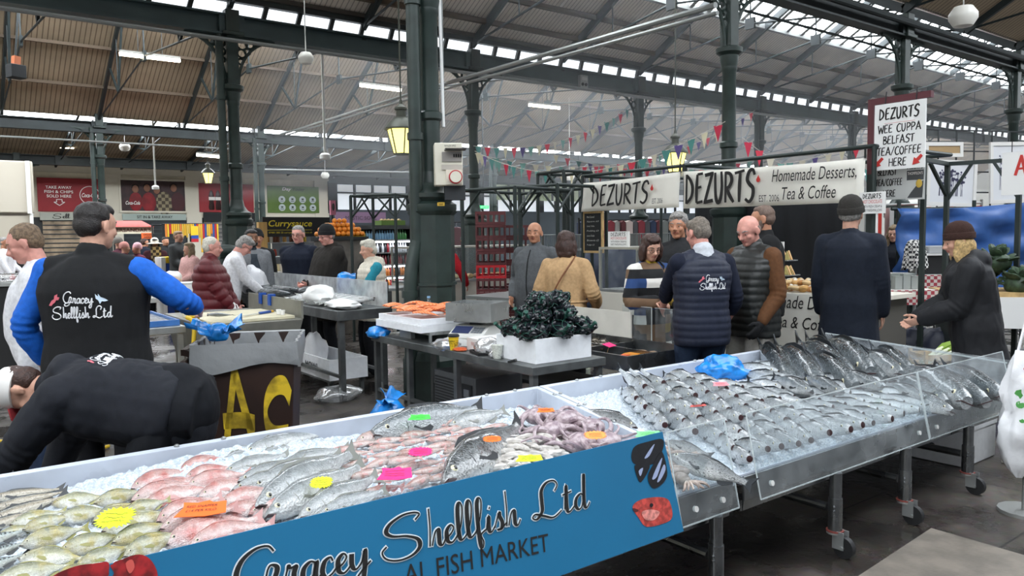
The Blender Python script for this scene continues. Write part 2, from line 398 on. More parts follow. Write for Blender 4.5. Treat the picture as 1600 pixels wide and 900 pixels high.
# the hall
U0,SP=4.04,4.75
VN,VM,VF,VB=6.72,12.95,25.5,35.8
HB=4.95
XL,XR=-24.0,62.0
def floor_mat():
 M=bpy.data.materials.new('wet_stone_floor');M.use_nodes=True;nt=M.node_tree;N=nt.nodes;L=nt.links;b=N['Principled BSDF']
 tc=N.new('ShaderNodeTexCoord')
 n1=N.new('ShaderNodeTexNoise');n1.inputs['Scale'].default_value=1.1;n1.inputs['Detail'].default_value=9;n1.inputs['Roughness'].default_value=.65
 n2=N.new('ShaderNodeTexNoise');n2.inputs['Scale'].default_value=22;n2.inputs['Detail'].default_value=6
 br=N.new('ShaderNodeTexBrick');br.inputs['Scale'].default_value=1;br.inputs['Mortar Size'].default_value=.006;br.inputs['Brick Width'].default_value=1.2;br.inputs['Row Height'].default_value=.8
 for t in (n1,n2,br):L.new(tc.outputs['Object'],t.inputs['Vector'])
 cr=N.new('ShaderNodeValToRGB');e=cr.color_ramp.elements
 e[0].position=.36;e[0].color=(*lin('#2a2725'),1);e[1].position=.66;e[1].color=(*lin('#6b635b'),1)
 x=cr.color_ramp.elements.new(.5);x.color=(*lin('#433d39'),1)
 L.new(n1.outputs['Fac'],cr.inputs[0])
 mx=N.new('ShaderNodeMix');mx.data_type='RGBA';mx.blend_type='MULTIPLY';mx.inputs['Factor'].default_value=.55
 L.new(cr.outputs[0],mx.inputs['A']);L.new(n2.outputs['Color'],mx.inputs['B'])
 m3=N.new('ShaderNodeMix');m3.data_type='RGBA';L.new(br.outputs['Fac'],m3.inputs['Factor']);L.new(mx.outputs['Result'],m3.inputs['A']);m3.inputs['B'].default_value=(.012,.011,.01,1)
 L.new(m3.outputs['Result'],b.inputs['Base Color'])
 mr=N.new('ShaderNodeMapRange');mr.inputs['From Min'].default_value=.4;mr.inputs['From Max'].default_value=.62;mr.inputs['To Min'].default_value=.1;mr.inputs['To Max'].default_value=.55
 L.new(n1.outputs['Fac'],mr.inputs[0]);L.new(mr.outputs[0],b.inputs['Roughness'])
 bp=N.new('ShaderNodeBump');bp.inputs['Strength'].default_value=.35;bp.inputs['Distance'].default_value=.01
 L.new(n2.outputs['Fac'],bp.inputs['Height']);L.new(bp.outputs[0],b.inputs['Normal'])
 return M
struct(MB().box2((XL,-14,-.2),(XR,50,0)).build('floor',floor_mat()))
pl=[onz(1335,905,0),onz(1455,826,0),onz(1640,880,0),onz(1700,960,0)]
mb=MB();mb.add([(p.x,p.y,.001) for p in pl]+[(p.x,p.y,.004) for p in pl],[(3,2,1,0),(4,5,6,7),(0,1,5,4),(1,2,6,5),(2,3,7,6),(3,0,4,7)])
tag(struct(mb.build('floor_slab',mat('worn_concrete','#6b645b',.6,var=.2,vscale=6,bump=.3,bscale=60))),'worn pale concrete slab let into the dark floor')
# roofs: gable near (over the camera), middle, far, lean-to over the shops
BOARD_W=wave_mat('roof_boards','#b3a99e','#e8dfd3',3.4,'X',.85,.06,.16,bump=.5,var=.18)
BOARD_F=wave_mat('far_roof_boards','#6a5b49','#9c8b74',2.7,'X',.85,.06,.16,bump=.5,var=.18)
def pane_soft(name,s):
 M=bpy.data.materials.new(name);M.use_nodes=True;b=M.node_tree.nodes['Principled BSDF']
 b.inputs['Base Color'].default_value=(.8,.85,.9,1);b.inputs['Emission Color'].default_value=(.9,.95,1,1);b.inputs['Emission Strength'].default_value=s
 return M
PANE=pane_soft('daylit_ridge_glass',SKY_MID);PANEN=pane_soft('daylit_near_ridge_glass',SKY_NEAR);PANEF=pane_soft('added_far_pane_glow',SKY_FAR);PANE2=pane_soft('daylit_clerestory_glass',.85)  # PANEF glows only on the added far panes
SL=.56
def slope(name,y0,z0,y1,z1,m,x0=XL,x1=XR,th=.12):
 mb=MB();d=Vector((0,y1-y0,z1-z0)).normalized();n=Vector((0,-d.z,d.y));n=n if n.z>0 else -n
 a=[Vector((x0,y0,z0)),Vector((x1,y0,z0)),Vector((x1,y1,z1)),Vector((x0,y1,z1))]
 mb.add(a+[q+n*th for q in a],[(0,1,2,3),(7,6,5,4),(0,4,5,1),(1,5,6,2),(2,6,7,3),(3,7,4,0)])
 return struct(mb.build(name,m,smooth=0))
def rise(dy):return SL*abs(dy)
ZE=HB+.33
ZEB=HB+.60
yr=(VN+VM)/2;zr=ZEB+rise(VM-yr)
ys=VM-1.75;zs=ZEB+rise(VM-ys)
slope('ceiling_middle',VM+.1,ZEB,ys,zs,BOARD_W)
slope('ceiling_middle_near',VN,ZEB,yr,zr,BOARD_W)
slope('window_1',ys,zs,yr-.05,zr+.02,PANE,th=.04)
mb=MB();d=Vector((0,yr-ys,zr-zs));n=Vector((0,d.z,-d.y)).normalized();n=-n if n.z>0 else n
x=-8.0
while x<40:
 a=Vector((x,ys,zs))+n*.03;mb.bar(a,a+d,.12,.10);x+=.59
for t in (.0,.5,1.):a=Vector((-10,ys,zs))+d*t+n*.05;mb.bar(a,a+Vector((50,0,0)),.10,.12)
struct(mb.build('window_1_frame',mat('white_glazing_bars','#a7aaa8',.6),smooth=0))
y2=.45;z2=ZE+.25+rise(VN-y2)
slope('ceiling_near',VN-.1,ZE+.25,2.9,ZE+.25+rise(VN-2.9),BOARD_F)
slope('window_2',2.9,ZE+.25+rise(VN-2.9),y2,z2,PANEN,th=.04)
slope('window_3',y2,z2,-2.2,z2-rise(2.2+y2),PANEN,th=.04)
slope('ceiling_behind',-2.2,z2-rise(2.2+y2),-6.3,z2-rise(6.3+y2),BOARD_F)
yf=(VM+VF)/2;zf=ZE+rise(VF-yf)
slope('ceiling_far',VF+.1,ZE,yf+.5,zf-rise(.5),BOARD_F)
slope('ceiling_far_near',VM+.12,ZE,yf-2.2,zf-rise(2.2),BOARD_F)
slope('added_window_4',yf-2.2,zf-rise(2.2),yf,zf,PANEF,th=.04)  # this pane and the next are unseen, added to light the far hall
slope('added_window_5',yf+.5,zf-rise(.5),yf,zf,PANEF,th=.04)
zw=lambda y:6.6-(y-VF-.1)*(1.85/(VB-VF-.1))
slope('ceiling_shops',VB,4.75,31.5,zw(31.5),BOARD_F);slope('added_window_8',31.5,zw(31.5),29.3,zw(29.3),PANEF,th=.04);slope('ceiling_shops_near',29.3,zw(29.3),VF+.1,6.6,BOARD_F)  # the glowing strip is added to brighten the shop fronts
def roofz(y):
 if y>VF:return 6.6-(y-VF-.1)*(1.85/(VB-VF-.1))
 if y>VM:return ZE+rise(min(VF-y,y-VM))
 if y>VN:return ZEB+rise(min(VM-y,y-VN))+(0 if y>yr else 0)
 return ZE+.25+rise(VN-y)
 # clerestory between the beam and the boards of the middle gable
mb=MB();mb.box2((XL,VM+.02,ZE),(XR,VM+.05,ZEB));struct(mb.build('window_6',PANE2))
mb=MB();x=-9.0
while x<40:mb.bar((x,VM-.03,ZE-.02),(x+.1,VM-.03,ZEB+.05),.07,.07);x+=.59
mb.bar((XL,VM-.05,ZEB),(XR,VM-.05,ZEB),.10,.12)
struct(mb.build('window_6_frame',DKGREEN,smooth=0))
struct(MB().box2((XL,VM-.16,ZEB+.03),(XR,VM+.16,ZEB+.10)).build('trim_1',mat('eaves_board','#4b4640',.8)))
# long riveted beams
def beam(name,y,zb,h=.33,w=.24,m=None):
 mb=MB();mb.box2((XL,y-.02,zb),(XR,y+.02,zb+h));mb.box2((XL,y-w/2,zb),(XR,y+w/2,zb+.03));mb.box2((XL,y-w/2,zb+h-.03),(XR,y+w/2,zb+h))
 x=U0-6*SP
 while x<55:mb.box2((x-.2,y-w/2+.02,zb-.004),(x+.2,y+w/2-.02,zb+h+.004));x+=SP
 return struct(mb.build(name,m or DKGREEN,smooth=0))
BEAMM=mat('slate_green_beam','#394a4d',.5,var=.1,vscale=2)
beam('trim_2',VM,HB,m=BEAMM);beam('trim_3',VN,HB,.30);beam('trim_4',VF,HB-.15,m=DKGREEN);beam('trim_5',34.0,4.55,.36,m=DKGREEN)
struct(MB().cyl((XL,VN-.2,HB+.2),(XR,VN-.2,HB+.2),.06,n=10).cyl((XL,VN+.22,HB-.14),(XR,VN+.22,HB-.14),.022,n=8).build('trim_6',DKGREEN))
# trusses
def truss(x,ya,za,yb,zb,yp,zp,m,tie_drop=.55,w=.075,both=True,name='roof_truss',struts=True):
 """rafters from the eaves (ya, yb) to the ridge yp, with cambered tie, struts and hangers"""
 mb=MB();e=.10
 A=Vector((x,ya,za-e));B=Vector((x,yb,zb-e));P=Vector((x,yp,zp-e))
 mb.bar(A,P,w,.15);
 if both:mb.bar(B,P,w,.15)
 ym=yp;M0=Vector((x,ym,(za+zb)/2+tie_drop))
 a1=A.lerp(P,.33);a2=A.lerp(P,.66);t1=A.lerp(M0,.5)
 mb.cyl(A,M0,.022,n=6);mb.cyl(M0,P,.018,n=6)
 if struts:mb.bar(t1,a1,.05);mb.bar(t1,a2,.05)
 mb.cyl(t1+Vector((0,0,.0)),Vector((x,t1.y,A.lerp(P,(t1.y-A.y)/(P.y-A.y)).z)),.014,n=5)
 if both:
  b1=B.lerp(P,.33);b2=B.lerp(P,.66);t2=B.lerp(M0,.5)
  mb.cyl(B,M0,.022,n=6)
  if struts:mb.bar(t2,b1,.05);mb.bar(t2,b2,.05)
  mb.cyl(t2,Vector((x,t2.y,B.lerp(P,(t2.y-B.y)/(P.y-B.y)).z)),.014,n=5)
 mb.box(M0,(.06,.22,.22))
 o=mb.build(name,m,smooth=0);return struct(o)
x=U0-5*SP
while x<42:
 truss(x,VM,ZE,VF,ZE,yf,zf,DKGREEN);x+=SP/2
x=U0-3*SP
TRB=mat('grey_truss_iron','#2c3537',.5)
while x<40:
 truss(x,VM,ZEB,VN,ZEB,yr,zr,TRB,tie_drop=.35,struts=False);x+=SP/2
x=U0-SP
while x<30:
 truss(x,VN,ZE+.25,-6.0,ZE+.25,y2,z2,DKGREEN,tie_drop=.6);x+=SP/2
x=U0-6*SP
while x<40:
 truss(x,VB,4.75,VF,6.6,VF+.6,6.5,DKGREEN,tie_drop=-.35,both=False);x+=SP/2
mb=MB()
for t in (.2,.42,.64,.86):
 y=VF+(yf-VF)*t;mb.box2((XL,y-.03,ZE+rise(y-VF)-.09),(40,y+.03,ZE+rise(y-VF)-.01))
for t in (.3,.62):
 y=VM+(ys-VM)*t;mb.box2((XL,y-.04,ZEB+rise(y-VM)-.10),(40,y+.04,ZEB+rise(y-VM)-.005))
for y in (2.95,4.2,5.5):mb.box2((-5,y-.05,ZE+.25+rise(VN-y)-.12),(40,y+.05,ZE+.25+rise(VN-y)-.01))
struct(mb.build('ceiling_purlins',mat('purlin_wood','#594b3d',.8),smooth=0))
WALLDARK=mat('dark_painted_wall','#3b4247',.8,var=.1,vscale=.6)
struct(MB().box2((XR-.3,-14,0),(XR,36.2,9)).build('wall_end',mat('pale_end_wall','#a9a8a2',.9)))
struct(MB().box2((XL,-14,0),(XL+.3,36.2,9)).build('wall_side',CREAM))
# cast-iron columns
def bracket(mb,c,sx,r=.62,z=HB,t=.05,ax=(1,0,0)):
 """open scrollwork spandrel on one side of a column head"""
 c=Vector(c);ax=Vector(ax)*sx
 pts=[c+ax*(.10+r*(1-math.cos(a)))+Vector((0,0,z-r*1.25+r*1.22*math.sin(a))) for a in [i*PI/2/9 for i in range(10)]]
 mb.tube(pts,.028,6)
 mb.bar(c+ax*.1+Vector((0,0,z-.02)),c+ax*(.1+r)+Vector((0,0,z-.02)),.05,.04)
 for (fx,fz,rr) in ((.12,.14,.085),(.30,.12,.07),(.10,.33,.07),(.45,.085,.045),(.07,.50,.045),(.24,.28,.05)):
  o=c+ax*(.10+fx*r*1.1)+Vector((0,0,z-fz*r*1.25));ring=[]
  for k in range(10):
   a=2*PI*k/10;ring.append(o+ax*(rr*math.cos(a))+Vector((0,0,rr*math.sin(a))))
  mb.tube(ring,.017,5,closed=True)
def column(x,y,label,pedestal=True,pipe=True,zt=HB,r=.10,full=True,dirs=(1,-1)):
 t=thing('cast_iron_column',label,'column',(x,y,0),kind='structure')
 MB().lathe(([(r*1.02,1.5),(r*1.02,1.55)] if pedestal else [(r*1.5,0),(r*1.5,.3),(r*1.05,.36),(r*1.02,1.55)])+[(r*1.25,1.57),(r*1.25,1.63),(r,1.66),(r*.98,2.8),(r*1.22,2.82),(r*1.22,2.88),(r*.96,2.9),(r*.92,zt-1.12),(r*1.05,zt-1.1),(r*1.05,zt-1.05)],n=16).build('shaft',GREEN,t)
 MB().lathe([(r*1.0,zt-1.06),(r*1.2,zt-.98),(r*1.25,zt-.9),(r*1.75,zt-.86),(r*1.8,zt-.8),(r*1.3,zt-.78)],n=16).build('capital',GREEN,t)
 MB().box((0,0,zt-.39),(r*1.8,r*1.8,.80)).box((0,0,zt+.02),(.34,.34,.06)).box((0,0,zt+.22),(.22,.28,.36)).build('stalk',GREEN,t,bevel=.01)
 for s in dirs:
  mb=MB();bracket(mb,(0,0,0),s,z=zt);mb.build('bracket',GREEN,t)
 if pedestal:
  c8=lambda rr:rr/math.cos(PI/8)
  mb=MB()
  for (r0,r1,z0,z1) in ((.30,.30,0,.42),(.30,.26,.42,.50),(.21,.21,.50,1.16),(.225,.225,1.16,1.19),(.21,.21,1.19,1.86),(.21,.24,1.86,1.90)):
   vs=[(c8(q)*math.cos(PI/8+k*PI/4),c8(q)*math.sin(PI/8+k*PI/4),zz) for q,zz in ((r0,z0),(r1,z1)) for k in range(8)]
   mb.add(vs,[(k,(k+1)%8,8+(k+1)%8,8+k) for k in range(8)]+[tuple(range(7,-1,-1)),tuple(range(8,16))])
  mb.build('pedestal',GREEN,t,smooth=0)
  MB().lathe([(.23,1.88),(.25,1.92),(.25,1.97),(.20,2.0),(.235,2.04),(.235,2.08),(.17,2.12),(.12,2.2),(r,2.3)],n=20).build('pedestal_cap',GREEN,t)
 if pipe:
  pts=[(-.30,-.05,0),(-.30,-.05,.95),(-.29,-.05,1.25),(-.25,-.04,1.45),(-.21,-.04,1.60),(-.20,-.04,1.9),(-.20,-.04,zt)]
  p=MB().tube(smoothpts(pts,4),.065,12)
  for z in (.02,1.05,2.6,3.9):p.cyl((-.30 if z<1.2 else -.20,-.045,z),(-.30 if z<1.2 else -.20,-.045,z+.07),.08,n=12)
  p.build('rainwater_pipe',GREEN,t)
 return t
column(U0,VN,'green cast-iron column with octagonal pedestal and white switch box')
column(U0+SP,VN,'green cast-iron column rising behind the wide white dessert banner',pipe=False)
column(U0+2*SP,VN,'green cast-iron column behind the hanging tea and coffee sign',pipe=False)
column(U0+3*SP,VN,'green cast-iron column beyond the framed prints',pipe=False)
column(U0,VM,'green cast-iron column behind the man in a burgundy padded coat')
column(U0+SP,VM,'green cast-iron column behind the stack of maroon bread crates',pipe=False)
column(U0+2*SP,VM,'slim green cast-iron column behind the narrower dessert banner',pipe=False)
column(U0+3*SP,VM,'green cast-iron column in the haze just past the widest banner column')
column(U0+4*SP,VM,'green cast-iron column hazy beyond the dessert stall')
column(U0-SP,VF,'slim green column in front of the red takeaway poster, reaching the upper beam')
column(U0,VF,'slim green column far behind the curry stall')
column(U0+SP,VF,'slim green column before the dark upper windows')
column(U0+3*SP,VF,'slim green column far behind the roll cages')
column(-15.0+4.6,34.0,'slim green column across the words of the red takeaway poster',zt=4.55,pedestal=False,pipe=False)
column(-15.0+11.2,34.0,'slim green column beside the crowd picture and small red bottle poster',zt=4.55,pedestal=False)
column(-15.0+17.6,34.0,'slim green column in front of the green snack poster',zt=4.55,pedestal=False,pipe=False)
# shop fronts along the back wall
class Pan:
 """a board in the plane y = const, from two corner pixels"""
 def __init__(s,a,b,y,z=None):
  A=ony(*a,y);B=ony(*b,y);s.x0,s.x1=min(A.x,B.x),max(A.x,B.x);s.z0,s.z1=min(A.z,B.z),max(A.z,B.z);s.y=y
  s.w=s.x1-s.x0;s.h=s.z1-s.z0
 def at(s,fx,fz,off=0.):return (s.x0+s.w*fx,s.y-off,s.z0+s.h*fz)
 def rel(s,fx,fz,off=0.):return (s.w*fx,-off,s.h*fz)
XA=(1,0,0);ZA=(0,0,1)
def board_thing(name,label,cat,p,m,th=.05,group=None,frame=None):
 t=thing(name,label,cat,(p.x0,p.y,p.z0),group=group)
 MB().box2((0,0,0),(p.w,th,p.h)).build('board',m,t)
 if frame:
  f=MB();k=.08
  f.box2((-k,-.02,-k),(p.w+k,th,0)).box2((-k,-.02,p.h),(p.w+k,th,p.h+k)).box2((-k,-.02,0),(0,th,p.h)).box2((p.w,-.02,0),(p.w+k,th,p.h));f.build('frame',frame,t)
 return t
YW=VB
xk=ony(512,300,YW).x
struct(MB().box2((XL,YW,0),(xk,YW+.3,6.2)).build('wall_back',CREAM,smooth=0))
struct(MB().box2((xk,YW,0),(XR,YW+.3,2.75)).box2((xk,YW,2.7),(XR,YW+.2,3.05)).box2((xk,YW,4.3),(XR,YW+.3,6.2)).build('wall_back_dark',WALLDARK,smooth=0))
struct(MB().box2((xk,YW+.1,3.05),(XR,YW+.13,4.3)).build('window_7',pane_soft('dim_daylit_windows',.22)))
mb=MB();x=xk;k=0
while x<55:
 wd=.5 if k%4==0 else.1;mb.box2((x,YW-.03,3.0),(x+wd,YW+.1,4.35));x+=1.0 if k%4 else 1.4;k+=1
mb.box2((xk,YW-.02,3.85),(55,YW+.08,3.93))
struct(mb.build('window_7_frame',DARK,smooth=0))
mb=MB()
for px in (176,301,410,500):
 q=ony(px,300,YW);mb.box2((q.x-.32,YW-.12,0),(q.x+.32,YW,5.2))
mb.box2((XL,YW-.1,2.62),(xk,YW,2.86)).box2((XL,YW-.14,4.42),(xk,YW,4.75))
struct(mb.build('trim_7',mat('pale_trim','#c9c3b2',.7),smooth=0))
struct(MB().box2((XL,YW-.05,.0),(xk,YW-.01,2.62)).build('wall_shopfronts',mat('dark_shopfront','#2b2d2f',.5,var=.3,vscale=1),smooth=0))
RED=mat('poster_red','#8d1a22',.55,var=.06,vscale=2);WHT=mat('lettering_white','#ece7e1',.7)
p=Pan((57,277),(165,331),YW-.14)
t=board_thing('takeaway_poster','red poster reading take away fish and chips sold here','poster',p,RED)
for i,s in enumerate(('TAKE AWAY','FISH & CHIPS','SOLD HERE')):
 text('lettering',s,WHT,t,p.rel(.31,.72-i*.13,.01),XA,ZA,w=p.w*(.38,.42,.36)[i],h=p.h*.085,align='C',bold=.012)
mb=MB();a=[(.27,.36),(.35,.36),(.35,.28),(.39,.28),(.31,.18),(.23,.28),(.27,.28),(.27,.36)]
for q,r in zip(a,a[1:]):mb.bar(p.rel(*q,.012),p.rel(*r,.012),.025)
mb.build('arrow',WHT,t)
mb=MB();c=Vector(p.rel(.77,.5,.012));rr=p.h*.27
mb.tube([c+Vector((rr*math.cos(k*PI/12),0,rr*math.sin(k*PI/12))) for k in range(24)],.014,5,closed=True);mb.build('ring',WHT,t)
text('lettering','Coca-Cola',WHT,t,p.rel(.77,.5,.02),XA,ZA,w=p.w*.25,h=p.h*.13,align='C',shear=.35,bold=.02)
p=Pan((188,281),(290,330),YW-.14)
t=board_thing('crowd_picture','large dark picture of a crowd in red and patterned coats above the sit-in shop','picture',p,mat('picture_dark','#30191b',.5,var=.4,vscale=2.5),frame=mat('pale_trim','#c9c3b2'))
skinp=mat('picture_skin','#8a5f4a',.6);redp=mat('picture_red','#7d141c',.6,var=.2,vscale=3);patp=check_mat('picture_pattern','#8d8268','#4a4035',7)
for (fx,fz,r,mm) in ((.22,.30,.24,redp),(.42,.28,.26,redp),(.66,.26,.30,patp),(.88,.30,.26,mat('picture_maroon','#40141a',.6))):
 q=p.rel(fx,fz,.0);MB().ball((q[0],.0,q[2]),(r*p.h*.85,.02,r*p.h*1.3),16,8).build('coat',mm,t)
for (fx,fz) in ((.22,.72),(.40,.76),(.55,.70),(.82,.78)):
 q=p.rel(fx,fz,.0);MB().ball((q[0],.0,q[2]),(.13,.025,.17),12,8).build('face',skinp,t);MB().ball((q[0],.01,q[2]+.07),(.17,.025,.15),12,8).build('hair',mat('picture_hair','#20130f',.7),t)
text('lettering','Coca-Cola',WHT,t,p.rel(.06,.2,.035),XA,ZA,w=p.w*.22,h=p.h*.12,shear=.35,bold=.02)
p=Pan((310,286),(397,332),YW-.14)
t=board_thing('bottle_poster','red poster with two dark cola bottles behind the paired column','poster',p,RED)
for fx in (.22,.34,.46):
 q=p.rel(fx,.08,.0);MB().lathe([(.14,0),(.16,.1),(.13,.4),(.15,.6),(.12,.8),(.05,1.0),(.05,1.12)],n=10).build('bottle_picture',mat('picture_cola','#2a0d0c',.3),t,loc=(q[0],.09,q[2]))
 MB().box((q[0],-.075,q[2]+.5),(.27,.02,.14)).build('bottle_label',WHT,t)
 MB().cyl((q[0],.06,q[2]+1.12),(q[0],.06,q[2]+1.2),.06,n=8).build('bottle_cap',WHT,t)
p=Pan((417,290),(499,333),YW-.14)
GRN=mat('poster_green','#55702c',.6,var=.08,vscale=2)
t=board_thing('snack_poster','green poster with eight round white food emblems','poster',p,GRN)
text('lettering','Day',WHT,t,p.rel(.28,.80,.01),XA,ZA,w=p.w*.18,h=p.h*.15,shear=.2,bold=.02);text('lettering','Today',mat('poster_dark_text','#26331d',.7),t,p.rel(.48,.80,.01),XA,ZA,w=p.w*.24,h=p.h*.15,shear=.2,bold=.02)
for i in range(4):
 for j in range(2):
  q=p.rel(.27+.2*i,.50-.30*j,0);MB().cyl((q[0],-.015,q[2]),(q[0],-.03,q[2]),p.h*.13,n=20).build('emblem',mat('poster_grey','#bcc6c6',.7),t)
  mb=MB();a=R.random()*3
  mb.box((q[0],-.035,q[2]+.02),(p.h*.08,.01,p.h*(.05+.04*R.random()))).box((q[0],-.035,q[2]-p.h*.06),(p.h*.13,.01,p.h*.02));mb.build('emblem_icon',mat('poster_dark_text','#26331d'),t)
MB().add([(0,-.012,p.h*.55),(p.w*.2,-.012,p.h),(0,-.012,p.h)],[(0,1,2)]) if 0 else None
p=Pan((62,332),(168,344),YW-.2)
t=board_thing('shop_fascia','pale shop fascia with dark handwriting under the red takeaway poster','sign',p,mat('fascia_grey','#a9ab9f',.6))
script('lettering','Sell',PAPERBLACK,t,p.rel(.18,.25,.01),XA,ZA,p.w*.25,p.h*.6,thick=.2,thin=.1);text('lettering','PIZZA',PAPERBLACK,t,p.rel(.48,.3,.01),XA,ZA,w=p.w*.14,h=p.h*.3)
p=Pan((191,334),(291,344),YW-.2)
t=board_thing('shop_fascia','pale grey shop fascia reading sit in and take away','sign',p,mat('fascia_green_grey','#9aa79f',.6))
text('lettering','SIT IN & TAKE AWAY',PAPERBLACK,t,p.rel(.5,.5,.01),XA,ZA,w=p.w*.56,h=p.h*.46,align='C',bold=.012)
p=Pan((318,332),(402,346),YW-.2)
board_thing('shop_fascia','dark shop fascia under the red bottle poster','sign',p,DARK)
for (a,b,c,lab) in (((66,346),(150,420),'#8b7a64','lit shop front under the pale handwritten fascia'),((192,346),(292,420),'#20262a','dark shuttered shop front under the sit-in fascia'),((318,346),(400,420),'#6d6a66','grey shop front behind the flag stall')):
 p=Pan(a,b,YW-.06);mb=MB();k=0
 t=thing('shuttered_shop',lab,'shop front',(p.x0,p.y-.08,0));MB().box2((0,0,0),(p.w,.06,2.55)).build('panel',mat('shop_'+c[1:],c,.5,var=.45,vscale=1.6),t)
 for i in range(14):mb.box2((0,-.02,.12+i*.18),(p.w,0,.16+i*.18))
 mb.build('slats',mat('shutter_slats','#33383a',.5),t)
 # cream tarpaulin stall at the far side wall
p=Pan((-45,248),(56,345),22.5)
t=thing('tarpaulin_stall','tall cream tarpaulin stall behind the small man in a white coat','stall',(p.x0,p.y,0))
TARP=mat('cream_tarpaulin','#b3ac9d',.6,bump=.3,bscale=2)
MB().box2((0,0,2.35),(p.w,2.2,p.z1)).build('upper_cover',TARP,t,bevel=.04)
MB().box2((0,.06,.0),(p.w*.93,.1,2.3)).build('lower_curtain',mat('cream_curtain','#a8a192',.7,bump=.3,bscale=2),t)
MB().cyl((p.w-.12,-.03,2.35),(p.w-.12,-.03,p.z1),.05,n=8).cyl((p.w*.93,.0,0),(p.w*.93,.0,2.35),.04,n=8).build('post',WHITE,t)
# small stalls far left
p=Pan((176,344),(240,365),24.0)
t=thing('canopy_stall','food stall with a red canopy and cream name board','stall',(p.x0,p.y,0))
MB().box2((0,0,p.z0),(p.w,.05,p.z0+p.h*.5)).build('name_board',mat('sign_cream','#d8cfb8',.7),t)
text('lettering',"ERSANDAR'S",mat('sign_brown','#5a2a20',.7),t,(p.w*.08,-.01,p.z0+p.h*.15),XA,ZA,w=p.w*.86,h=p.h*.26,bold=.01)
mb=MB();mb.add([(-.3,-.1,p.z0+p.h*.5),(p.w,-.1,p.z0+p.h*.5),(p.w,1.8,p.z0+p.h*.5),(-.3,1.8,p.z0+p.h*.5),(0,.5,p.z1),(p.w*.8,.5,p.z1)],[(0,1,5,4),(1,2,5),(2,3,4,5),(3,0,4),(3,2,1,0)]);mb.build('canopy',mat('canopy_red','#c03626',.6),t)
for x in (.05,p.w-.1):
 MB().cyl((x,.2,0),(x,.2,p.z0),.03,n=8).build('post',DARK,t)
MB().box2((0,.3,0),(p.w,.8,1.0)).build('counter',mat('counter_dark','#3a3431',.6),t)
p=Pan((221,364),(240,373),23.7)
t=board_thing('order_sign','small orange sign reading order here','sign',p,mat('sign_orange','#e0662c',.6));text('lettering','ORDER',PAPERBLACK,t,p.rel(.5,.72,.01),XA,ZA,w=p.w*.7,h=p.h*.28,align='C',bold=.01);text('lettering','HERE',PAPERBLACK,t,p.rel(.5,.28,.01),XA,ZA,w=p.w*.55,h=p.h*.28,align='C',bold=.01)
MB().cyl((p.w/2,.04,-p.z0),(p.w/2,.04,0),.03,n=6).build('post',DARK,t)
q0=ony(254,350,21.5);q1=ony(338,350,21.5)
t=thing('souvenir_stall','open stall frame hung with yellow, blue and red scarves','stall',(q0.x,21.5,0))
W=q1.x-q0.x;H1=q0.z
mb=MB()
for x in (0,W*.5,W):mb.cyl((x,0,0),(x,0,H1),.025,n=6);mb.cyl((x,1.2,0),(x,1.2,H1),.025,n=6)
mb.cyl((0,0,H1),(W,0,H1),.025,n=6).cyl((0,1.2,H1),(W,1.2,H1),.025,n=6);mb.build('frame',DARK,t)
for i in range(26):
 x=.05+i*W/26;c=['#d8b02c','#d6a422','#2c4b8f','#b3262c','#caa53a','#d2782c'][R.randrange(6)]
 hh=.25+.15*R.random()+(.5 if i>15 and R.random()<.5 else 0)
 MB().box2((x,-.04,H1-hh),(x+W/34,-.01,H1)).build('scarf',mat('scarf_'+c[1:],c,.8),t)
MB().box2((0,.2,0),(W,1.0,.85)).build('counter',mat('counter_dark','#3a3431'),t)
p=Pan((302,358),(314,377),21.2)
t=thing('tricolour_flag','hanging flag of yellow, blue and red bands','flag',(p.x0,p.y+.22,p.z0))
MB().box2((0,0,p.h*.5),(p.w,.03,p.h*1.25)).build('yellow_band',mat('flag_yellow','#e8c22a',.8),t);MB().box2((0,0,p.h*.22),(p.w,.03,p.h*.5)).build('blue_band',mat('flag_blue','#24489c',.8),t);MB().box2((0,0,-.02),(p.w,.03,p.h*.22)).build('red_band',mat('flag_red','#b8262e',.8),t)
p=Pan((260,402),(277,420),17.5)
t=thing('draped_table','small table draped with a yellow over blue flag beside a white sheet','table',(p.x0,p.y,0));MB().box2((0,0,p.z0+p.h*.5),(p.w,.6,p.z1)).build('yellow_drape',mat('flag_yellow','#e8c22a'),t);MB().box2((0,0,0),(p.w,.6,p.z0+p.h*.5)).build('blue_drape',mat('flag_blue','#24489c'),t);MB().box2((-p.w*.5,0,0),(-.02,.6,p.z1)).build('white_sheet',WHITE,t)
# curry stall
yc=15.5
p=Pan((410,339),(516,369),yc)
t=thing('curry_stall','black curry sauce stall with a yellow lettered header','stall',(p.x0,yc,0))
MB().box2((0,0,p.z0),(p.w,.06,p.z1)).build('header',mat('header_black','#17181a',.5),t)
YEL=mat('lettering_yellow','#e6d23c',.6)
text('lettering','Currysauce',YEL,t,(p.w*.08,-.01,p.z0+p.h*.42),XA,ZA,w=p.w*.64,h=p.h*.42,shear=.2,bold=.015)
text('lettering','07481 585 25 currysauce@hotmail.co.uk',YEL,t,(p.w*.08,-.01,p.z0+p.h*.14),XA,ZA,w=p.w*.64,h=p.h*.12)
MB().box2((0,-.005,p.z0+p.h*.33),(p.w*.72,0,p.z0+p.h*.35)).build('rule',YEL,t)
for x in (0,p.w-.1):MB().box2((x,0,0),(x+.08,.08,p.z0)).build('post',DARK,t)
MB().box2((0,.2,.9),(p.w,.9,.96)).build('counter_top',WHITE,t);MB().box2((.1,.22,0),(p.w-.1,.26,.9)).build('counter_front',mat('counter_white','#c9c8c4',.6),t)
for z in (1.25,1.55,1.85):MB().box2((.1,.6,z),(p.w-.1,.9,z+.02)).build('shelf',STEEL,t)
